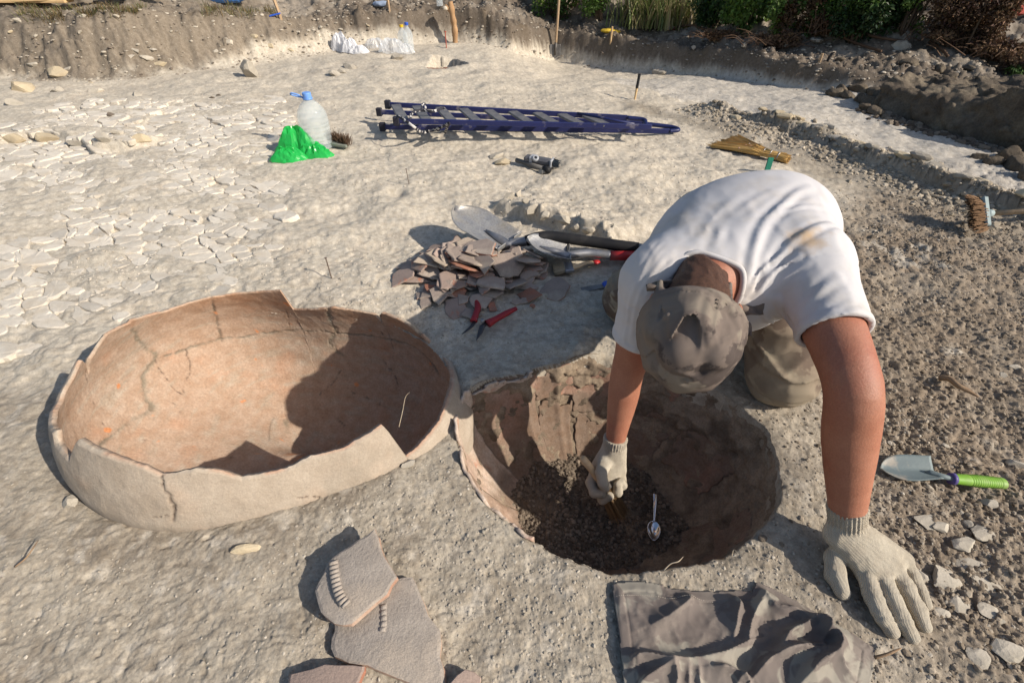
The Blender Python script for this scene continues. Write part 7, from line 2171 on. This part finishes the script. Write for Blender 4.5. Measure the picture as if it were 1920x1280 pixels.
mb = MB(); mb.tube([(-7.2, yb - .01, zb + .055), (p2[0] + .35, yb + .04, zb + .045)], .020, 10); tag(mb.build('pole', WOODH, origin=(p1[0], yb, zb)), 'round pale pole laid along the boards on the left bank', 'pole')

def stake(px, top, rad, mat, label, name='wooden_stake', lean=(0, 0), bark=False, n=10):
    g = G(*px); h = vert_h(g, top)
    mb = MB(); q = catmull([g - [0, 0, .08], g + [lean[0] * .3, lean[1] * .3, h * .35], g + [lean[0] * .7 + (.006 if bark else 0), lean[1] * .7, h * .7], g + [lean[0], lean[1], h]], 6)
    mb.tube(q, [rad * (1 + (.10 * math.sin(i * 1.7) if bark else 0)) for i in range(len(q))], n)
    o = mb.build(name, mat, origin=g, smooth=n > 6); return tag(o, label, 'stake'), g, h
def vert_h(g, row):
    best = None
    for h in np.arange(0.02, 1.2, .004):
        v = g + [0, 0, h] - CP; r_ = 640 - FPX * (v @ UPV) / (v @ FW)
        if best is None or abs(r_ - row) < best[0]: best = (abs(r_ - row), h)
    return best[1]
# bark-stripped post with a rag at its head
POSTM = M('stripped_branch', (0.42, 0.26, 0.135), (0.30, 0.175, 0.09), scale=10, rough=0.8, bump=0.5, bscale=50, stretch=(4, 4, 1))
g = G(853, 80); h = vert_h(g, 2)
r = root('wooden_post', tuple(g), 'thick stripped branch post standing against the back wall with a rag at its fork', 'post')
mb = MB(); q = catmull([g - [0, 0, .1], g + [.006, 0, h * .3], g + [-.004, 0, h * .6], g + [-.022, 0, h * .98]], 8); mb.tube(q, [.030 + .004 * math.sin(i) for i in range(len(q))], 12); mb.build('trunk', POSTM, r, smooth=True)
mb = MB(); mb.tube([g + [-.012, 0, h * .72], g + [-.05, -.01, h * .84], g + [-.075, -.01, h * .90]], [.022, .018, .013], 10); mb.build('branch_stub', POSTM, r, smooth=True)
blob_bag('rag', 'pale rag hanging on the fork of the thick post', g + [-.075, -.02, h * .80], [((0, 0, .01), (.020, .014, .024)), ((.008, 0, -.03), (.013, .010, .034))], M('pale_rag', (0.62, 0.55, 0.44), (0.5, 0.42, 0.32), rough=0.9), .006, 5, vox=.006, cat='rag')
# spade stuck against the back wall
g = G(1040, 113)
r = root('spade', tuple(g), 'long-handled grey spade standing upright against the back wall', 'spade')
plate_surface('blade', g + [0, .015, .15], g + [0, 0, -.03], lambda u: .058 * (1 if u < .8 else .9), lambda u, v: .012 * v * v, M('grey_spade_blade', (0.22, 0.21, 0.20), (0.15, 0.14, 0.13), rough=0.6, metal=0.5, scale=20), r, upv=(0, -1, 0))
mb = MB(); mb.tube([g + [0, -.004, .05], g + [0.004, .0, .17]], [.010, .016], 10); mb.build('socket', M('dark_socket', (0.12, 0.11, 0.10), rough=0.6, metal=0.5), r, smooth=True)
mb = MB(); mb.tube(catmull([g + [0.004, .0, .15], g + [.012, .01, .45], g + [.022, .03, .95]], 6), .0135, 10); mb.build('handle', WOODH, r, smooth=True)
# stakes along the top of the bank
stake((527, 36), -3, .016, WOODH, 'squared pale stake with a green-painted head on the left bank edge', lean=(-.02, 0), n=4)
g = G(516, 33); mb = MB(); mb.beam(g + [-.05, 0, .012], g + [.05, .02, .03], .05, .012, .003); tag(mb.build('plastic_scrap', BLUEP, origin=g), 'small bright blue plastic scrap at the foot of the left bank stake', 'plastic scrap')
stake((730, 20), -6, .012, WOODH, 'thin pale stake on the corner of the bank', n=4)
stake((1145, 78), 50, .010, PINE, 'short yellow-wood peg on the back wall edge under the yellow cloth', 'peg', n=6)
stake((1536, 118), 100, .010, WOODH, 'short pale peg on the bank right of the back wall', 'peg', n=6)
stake((1550, 116), 100, .010, BLACKP, 'short black peg on the bank right of the back wall', 'peg', lean=(.02, 0), n=6)
def scrap(px, parts, mat, label, name, cat, seed=3, amp=.01, vox=.009):
    g = G(*px); return blob_bag(name, label, g, parts, mat, amp, seed, vox=vox, cat=cat)
scrap((1143, 62), [((-.03, 0, .02), (.07, .035, .022)), ((.05, 0, .012), (.06, .03, .015))], M('yellow_cloth', (0.58, 0.40, 0.04), (0.46, 0.31, 0.03), rough=0.8, scale=20), 'yellow cloth draped on the edge of the back wall', 'cloth_scrap', 'cloth', 6)
scrap((1262, 56), [((0, 0, .015), (.07, .03, .02))], M('red_white_wrapper', (0.62, 0.55, 0.53), (0.50, 0.05, 0.05), scale=16, lo=.48, hi=.52, rough=0.5), 'red and white wrapper among the dry brush at the back', 'wrapper', 'litter', 8, .006)
scrap((428, 5), [((0, 0, .05), (.20, .08, .06))], M('blue_tarp', (0.10, 0.28, 0.66), (0.07, 0.20, 0.52), rough=0.45, scale=12), 'crumpled light blue tarpaulin at the top edge on the left bank', 'tarpaulin', 'tarpaulin', 9, .012)
scrap((716, 12), [((0, 0, .02), (.10, .05, .03))], M('blue_grey_rag', (0.28, 0.34, 0.44), (0.2, 0.25, 0.34), rough=0.8, scale=20), 'blue-grey rag beside the thin stake on the bank corner', 'rag', 'rag', 10, .008)
g = G(825, 12); bottle('small blue-tinted bottle standing on the bank left of the thick post', g, .15, .034, SMALL, BLUEP)
# white bag, clear bag, two bottles
WHITEB = film('white_film', (0.80, 0.80, 0.82), opac=0.97, rough=0.4, trans=0.35)
crumple('plastic_bag', 'white plastic bag slumped at the foot of the back bank', WHITEB, [((640, 94), .14, .10, .06, .7), ((656, 97), .10, .10, .06, .3), ((672, 99), .06, .11, .06, -.5)], 31, jit=.002)
crumple('plastic_bag', 'clear crumpled plastic bag in front of the two far bottles', film('clear_film', (0.82, 0.83, 0.84), opac=0.50, rough=0.2, trans=0.3), [((706, 90), .08, .12, .06, .7), ((738, 98), .11, .15, .07, -.5), ((762, 100), .08, .09, .06, .4)], 37, jit=.002)
g = G(768, 97); bottle('tall clear bottle with a dark blue cap behind the clear bag', g, .25, .050, SMALL, BLUEP)
g = G(758, 94); bottle('shorter clear bottle with a yellow cap behind the clear bag', g, .22, .052, SMALL, M('yellow_cap', (0.70, 0.42, 0.02), rough=0.4))

# ------------------------------------------------------------------ vegetation beyond the bank
def leafmat(name, rough=0.5, tl=0.25):
    m, nt, b = new_mat(name); N = nt.nodes; L = nt.links
    at = N.new('ShaderNodeAttribute'); at.attribute_name = 'Col'
    L.new(at.outputs['Color'], b.inputs['Base Color']); b.inputs['Roughness'].default_value = rough; b.inputs['Specular IOR Level'].default_value = 0.35
    t = N.new('ShaderNodeBsdfTranslucent'); L.new(at.outputs['Color'], t.inputs[0]); x = N.new('ShaderNodeMixShader'); x.inputs[0].default_value = tl
    L.new(b.outputs[0], x.inputs[1]); L.new(t.outputs[0], x.inputs[2]); L.new(x.outputs[0], N.get('Material Output').inputs[0])
    return m
LEAF = leafmat('leaf'); BARK = M('bush_bark', (0.12, 0.085, 0.055), (0.07, 0.05, 0.035), scale=20, rough=0.9, bump=0.5, bscale=60)
TWIGM = M('dry_twig', (0.14, 0.085, 0.052), (0.085, 0.052, 0.034), scale=14, rough=0.9, obrand=.1)
DEADM = leafmat('dead_leaf', 0.8, 0.15)
def leaves(rng, C, R, n, size, cols, lumps=16, droop=0.2):
    """leaf quads gathered in clumps within a lumpy crown"""
    u = rng.normal(size=(lumps, 3)); u /= np.linalg.norm(u, axis=1, keepdims=True)
    lc = np.asarray(C) + u * np.asarray(R) * (rng.uniform(.35, .95, (lumps, 1)))
    k = rng.integers(0, lumps, n)
    sp = rng.normal(size=(n, 3)); sp /= np.linalg.norm(sp, axis=1, keepdims=True)
    p = lc[k] + sp * np.asarray(R) * 0.36 * (rng.random((n, 1)) ** .4)
    d = rng.normal(size=(n, 3)) + sp * .7 + [0, 0, -droop]; d /= np.linalg.norm(d, axis=1, keepdims=True)
    nn = rng.normal(size=(n, 3)) + sp * .9 + [0, 0, .7]; s = np.cross(d, nn); s /= np.linalg.norm(s, axis=1, keepdims=True); up = np.cross(s, d)
    L = (size * rng.uniform(.6, 1.35, n))[:, None]; W = L * rng.uniform(.22, .34, (n, 1))
    V = np.stack([p, p + d * L * .45 + s * W + up * L * .06, p + d * L - up * L * .10, p + d * L * .45 - s * W + up * L * .06], 1).reshape(-1, 3)
    Fq = np.arange(4 * n).reshape(n, 4)
    c = np.asarray(cols); ci = rng.integers(0, len(c), lumps)[k]; cc = c[ci] * rng.uniform(.65, 1.35, (n, 1)) + rng.normal(0, .004, (n, 3))
    return V, Fq, np.clip(np.repeat(cc, 4, 0), .004, 1)
def bush(px, Yrow, w, h, n, size, cols, label, seed, name='shrub', group=None, stems=7, mat=None, cat='shrub', dead=False, z0=None):
    rng = np.random.default_rng(seed)
    if Yrow > 12: g = G(px, Yrow)
    else:
        depth = Yrow * FW[1] + (CAMZ - .2) * -FW[2]; x = (px - 960) / FPX * depth; g = np.array([x, Yrow, hz(x, Yrow)])
    r = root(name, tuple(g), label, cat, group)
    low = name in ('shrub', 'thicket')
    V, F, c = leaves(rng, g + [0, 0, h * (.36 if low else .5)], (w / 2, w * .42, h * (.42 if low else .5)), n, size, cols, lumps=max(16, int(30 * w * h)))
    npmesh('foliage', V, F, mat or LEAF, parent=r, smooth=False, colors=c)
    if stems:
        for k in range(stems):
            e = g + [rng.normal(0, w * .22), rng.normal(0, w * .16), h * rng.uniform(.55, .95)]
            b = g + [rng.normal(0, w * .08), rng.normal(0, w * .06), -.03]
            m_ = (b + e) / 2 + rng.normal(0, .05 * w, 3)
            mb = MB(); q = catmull([b, m_, e], 5); mb.tube(q, list(np.linspace(.012, .004, len(q)) * (0.7 + h * .5)), 5); mb.build('stem', BARK, r, smooth=True)
    return r
GREEN1 = [(.06, .115, .024), (.095, .165, .03), (.04, .08, .018)]
GREEN2 = [(.14, .22, .04), (.08, .14, .028), (.20, .26, .06)]
DARKG = [(.030, .064, .017), (.042, .085, .021), (.022, .046, .014)]
BROWN_ = [(.16, .095, .052), (.11, .062, .036), (.21, .13, .072), (.07, .042, .026)]
DRY = [(.17, .115, .06), (.11, .075, .042), (.22, .155, .08)]
bush(1045, 34, .6, .7, 3600, .034, GREEN1 + GREEN2 + DRY[:1], 'mixed green shrub right of the soil mound at the top', 1)
bush(1120, 36, .5, .7, 3000, .034, GREEN2 + DRY[:1], 'light green leafy shrub left of the reeds', 2)
bush(1190, 30, .5, .7, 3000, .03, GREEN1 + DRY[:1], 'green shrub standing behind the reeds', 13)
bush(1270, 34, .45, .7, 2600, .03, GREEN2 + DRY[:2], 'yellowish green shrub behind the yellowing reeds', 14)
bush(1335, 56, .45, .6, 3000, .034, DARKG, 'dark shrub in the shade between reeds and broad-leaved shrub', 7)
bush(1395, 66, .45, .7, 4200, .036, GREEN1 + GREEN2[:1], 'broad-leaved green shrub behind the dry brush in the middle', 3)
bush(1470, 62, .40, .7, 3600, .034, GREEN2 + [(.10, .06, .03)], 'yellow-green shrub beside the broad-leaved one', 4)
bush(1535, 60, .35, .6, 3000, .032, BROWN_[:2] + GREEN1[:1], 'brownish shrub above the grey root mass', 10)
bush(1615, 72, .55, .75, 6000, .032, DARKG + GREEN1[:1], 'dark green dense shrub above the spoil mound', 5)
bush(1690, 60, .45, .7, 4200, .032, GREEN1 + DARKG[:1], 'mid green shrub at the left of the big brown thicket', 6)
bush(1770, 72, .6, .6, 6000, .026, BROWN_, 'big brown dry thicket on the right', 8, mat=DEADM, name='thicket', cat='thicket', stems=10)
bush(1835, 98, .42, .5, 4600, .025, BROWN_, 'brown dry thicket at the right edge before the white sheet', 9, mat=DEADM, name='thicket', cat='thicket', stems=8)
bush(1918, 135, .35, .22, 2200, .024, BROWN_ + GREEN1[:1], 'low brown thicket in the right corner below the white sheet', 11, mat=DEADM, name='thicket', cat='thicket', stems=5)
for i, (px, Y, w, h) in enumerate(((1010, 7.7, 1.6, 1.8), (1160, 7.5, 1.6, 2.0), (1290, 7.3, 1.6, 2.0), (1430, 7.2, 1.6, 2.2), (1560, 7.0, 1.7, 2.2), (1690, 6.9, 1.7, 2.2), (1810, 6.8, 1.7, 2.2), (1940, 6.6, 1.8, 2.0), (2080, 6.2, 1.8, 2.0))):
    bush(px, Y, w, h, 5200, .07, DARKG if i < 6 else BROWN_[:2] + DARKG[:1], 'dark bush in the shaded back row behind the shrubs', 20 + i, name='bush', group='back row of dark bushes', stems=3, cat='bush')
def reeds(px, Y, w, n, h, label, seed, cols):
    rng = np.random.default_rng(seed); g = G(px, Y)
    V = []; F = []; C = []
    for k in range(n):
        b = g + [rng.normal(0, w * .35), rng.normal(0, w * .25), -.02]; a = rng.uniform(0, 6.28); H_ = h * rng.uniform(.5, 1.1); bend = rng.uniform(.15, .9) * H_
        s = np.array([-math.sin(a), math.cos(a), 0]) * rng.uniform(.004, .009); o = np.array([math.cos(a), math.sin(a), 0]); i0 = len(V); c = np.array(cols[rng.integers(0, len(cols))]) * rng.uniform(.7, 1.3)
        for t in np.linspace(0, 1, 6):
            q = b + o * bend * t ** 1.5 + [0, 0, H_ * (t - .25 * t ** 3)]; ww = (1 - t) ** .6 + .05
            V += [q - s * ww, q + s * ww]; C += [c, c]
        F += [(i0 + 2 * j, i0 + 2 * j + 1, i0 + 2 * j + 3, i0 + 2 * j + 2) for j in range(5)]
    o = npmesh('reeds', np.array(V), np.array(F), LEAF, smooth=False, colors=np.array(C), origin=g); return tag(o, label, 'reeds')
reeds(1210, 46, .42, 420, .55, 'clump of pale green reeds behind the back wall', 1, [(.20, .24, .08), (.28, .28, .12), (.12, .17, .05), (.34, .28, .16)])
reeds(1275, 50, .28, 220, .45, 'smaller clump of yellowing reeds right of the pale green one', 2, [(.30, .28, .13), (.17, .20, .06), (.36, .28, .16)])
def brush_pile(px, w, h, n, label, seed, Y=None, leaf=True):
    rng = np.random.default_rng(seed)
    g = G(*px)
    r = root('brush_pile', tuple(g), label, 'brush pile')
    mb = MB()
    for k in range(n):
        a = rng.uniform(0, 6.28); b = g + [rng.normal(0, w * .35), rng.normal(0, w * .15), rng.uniform(0, h * .3)]; L = rng.uniform(.3, .9) * w
        e = b + [math.cos(a) * L * .7, math.sin(a) * L * .4, rng.uniform(-.1, .9) * h]; m_ = (b + e) / 2 + [0, 0, rng.uniform(0, .4) * h]
        mb.tube(catmull([b, m_, e], 3), list(np.linspace(.0045, .0012, 7)), 3, cap=False)
    o = mb.build('twigs', TWIGM, r); o['kind'] = 'stuff'
    V, F, c = leaves(rng, g + [0, 0, h * .45], (w * .5, w * .22, h * .5), int(1800 * w * 3), .026, BROWN_, 18)
    npmesh('dead_foliage', V, F, DEADM, parent=r, smooth=False, colors=c)
brush_pile((1345, 74), .34, .08, 60, 'low pile of brown cuttings on the bank left of the broad-leaved shrub', 41)
brush_pile((1465, 86), .42, .12, 90, 'larger rust-brown pile of cuttings below the yellow-green shrub', 42)
brush_pile((1560, 66), .22, .16, 120, 'grey root mass on the bank left of the spoil mound', 43)
brush_pile((1780, 80), .4, .10, 60, 'tangle of dry twigs on the mound in front of the big brown thicket', 44)
brush_pile((1865, 108), .4, .12, 60, 'tangle of dry twigs at the right edge above the bank', 45)
brush_pile((1610, 70), .3, .12, 90, 'small twig pile lying in the gap below the dark green shrub', 46)
for i, (px, lab) in enumerate((([(1560, 66), (1600, 85), (1650, 102)], 'long dead branch lying down the spoil bank'), ([(1585, 60), (1640, 75), (1700, 84)], 'thin dead branch across the spoil mound'), ([(1255, 60), (1290, 52), (1320, 60)], 'pale dead branch beside the wrapper'), ([(1740, 84), (1765, 100), (1775, 112)], 'dark dead branch on the right flank of the spoil mound'))):
    q = [G(*p_) + [0, 0, .02] for p_ in px]; mb = MB(); mb.tube(catmull(q, 5), .010, 6); tag(mb.build('branch', TWIGM, origin=q[0], smooth=True), lab, 'branch')
# dry grass on the edge of the left bank
rng = np.random.default_rng(2)
n0 = 1500; pxs = rng.uniform(40, 520, n0); pys = np.interp(pxs, [0, 200, 330, 430, 520], [28, 26, 24, 22, 26]) + rng.normal(0, 5, n0)
dd_ = np.stack([ray(a_, b_) for a_, b_ in zip(pxs, pys)]); tt_ = np.linspace(3.9, 6.2, 140)
qq_ = CP + dd_[:, None, :] * tt_[None, :, None]; below = qq_[..., 2] < height(qq_[..., 0], qq_[..., 1], False)
kk_ = np.where(below.any(1), below.argmax(1), 139); base_ = qq_[np.arange(n0), kk_]
xy = np.repeat(base_[:, :2], 2, 0) + rng.normal(0, .02, (2 * n0, 2)); zz = height(xy[:, 0], xy[:, 1]); VV = []; CC = []
C = rng.uniform(0, 6.28, len(xy)); pat = fbm2(xy[:, 0] * 3, xy[:, 1] * 3, 3, 5) + np.where(xy[:, 0] > -2.7, .1, -.05)
for (x, y), z, a, pt in zip(xy, zz, C, pat):
    if pt < -.05: continue
    L = rng.uniform(.03, .10); o = np.array([math.cos(a), math.sin(a), 0]); s = np.array([-o[1], o[0], 0]) * .0025; b = np.array([x, y, z - .01]); i0 = len(VV)
    c = np.array([(.26, .19, .09), (.18, .13, .07), (.14, .15, .05)][rng.integers(0, 3)])
    VV += [b - s, b + s, b + o * L * .5 + [0, 0, L * .7] + s * .6, b + o * L * .5 + [0, 0, L * .7] - s * .6, b + o * L * 1.1 + [0, 0, L * .75]]; CC += [c] * 5
n = len(VV) // 5; F4 = np.array([(5 * i, 5 * i + 1, 5 * i + 2, 5 * i + 3) for i in range(n)]); F3 = np.array([(5 * i + 3, 5 * i + 2, 5 * i + 4) for i in range(n)])
tag(npmesh('dry_grass', np.array(VV), [F4, F3], LEAF, smooth=False, colors=np.array(CC)), kind='stuff')
# shed corner at the right edge
sx, sy = 4.62, 5.3; sz = hz(sx, sy)
r = root('shed', (sx, sy, sz), 'corner of a shed with white corrugated wall and red roof at the top right', 'shed')
V = []; nxx = 120
for i in range(nxx):
    t = i / (nxx - 1); q = np.array([sx - .12 + 1.6 * t, sy - .25 * t, 0]); w = .010 * math.sin(t * 150)
    V += [q + [0, w, sz - .25], q + [0, w, sz + .16]]
F = np.array([(2 * i, 2 * i + 2, 2 * i + 3, 2 * i + 1) for i in range(nxx - 1)])
o = npmesh('wall', np.array(V), F, M('white_sheet', (0.55, 0.57, 0.60), (0.42, 0.44, 0.47), scale=6, rough=0.5), parent=r, smooth=True); md = o.modifiers.new('thick', 'SOLIDIFY'); md.thickness = .004
mb = MB(); mb.box((sx + .55, sy + .30, sz + .40), (1.7, .95, .03), rot_axis((1, 0, 0), math.radians(28)), .006); mb.build('roof', M('red_roof', (0.36, 0.06, 0.035), (0.27, 0.045, 0.03), scale=8, rough=0.7), r)
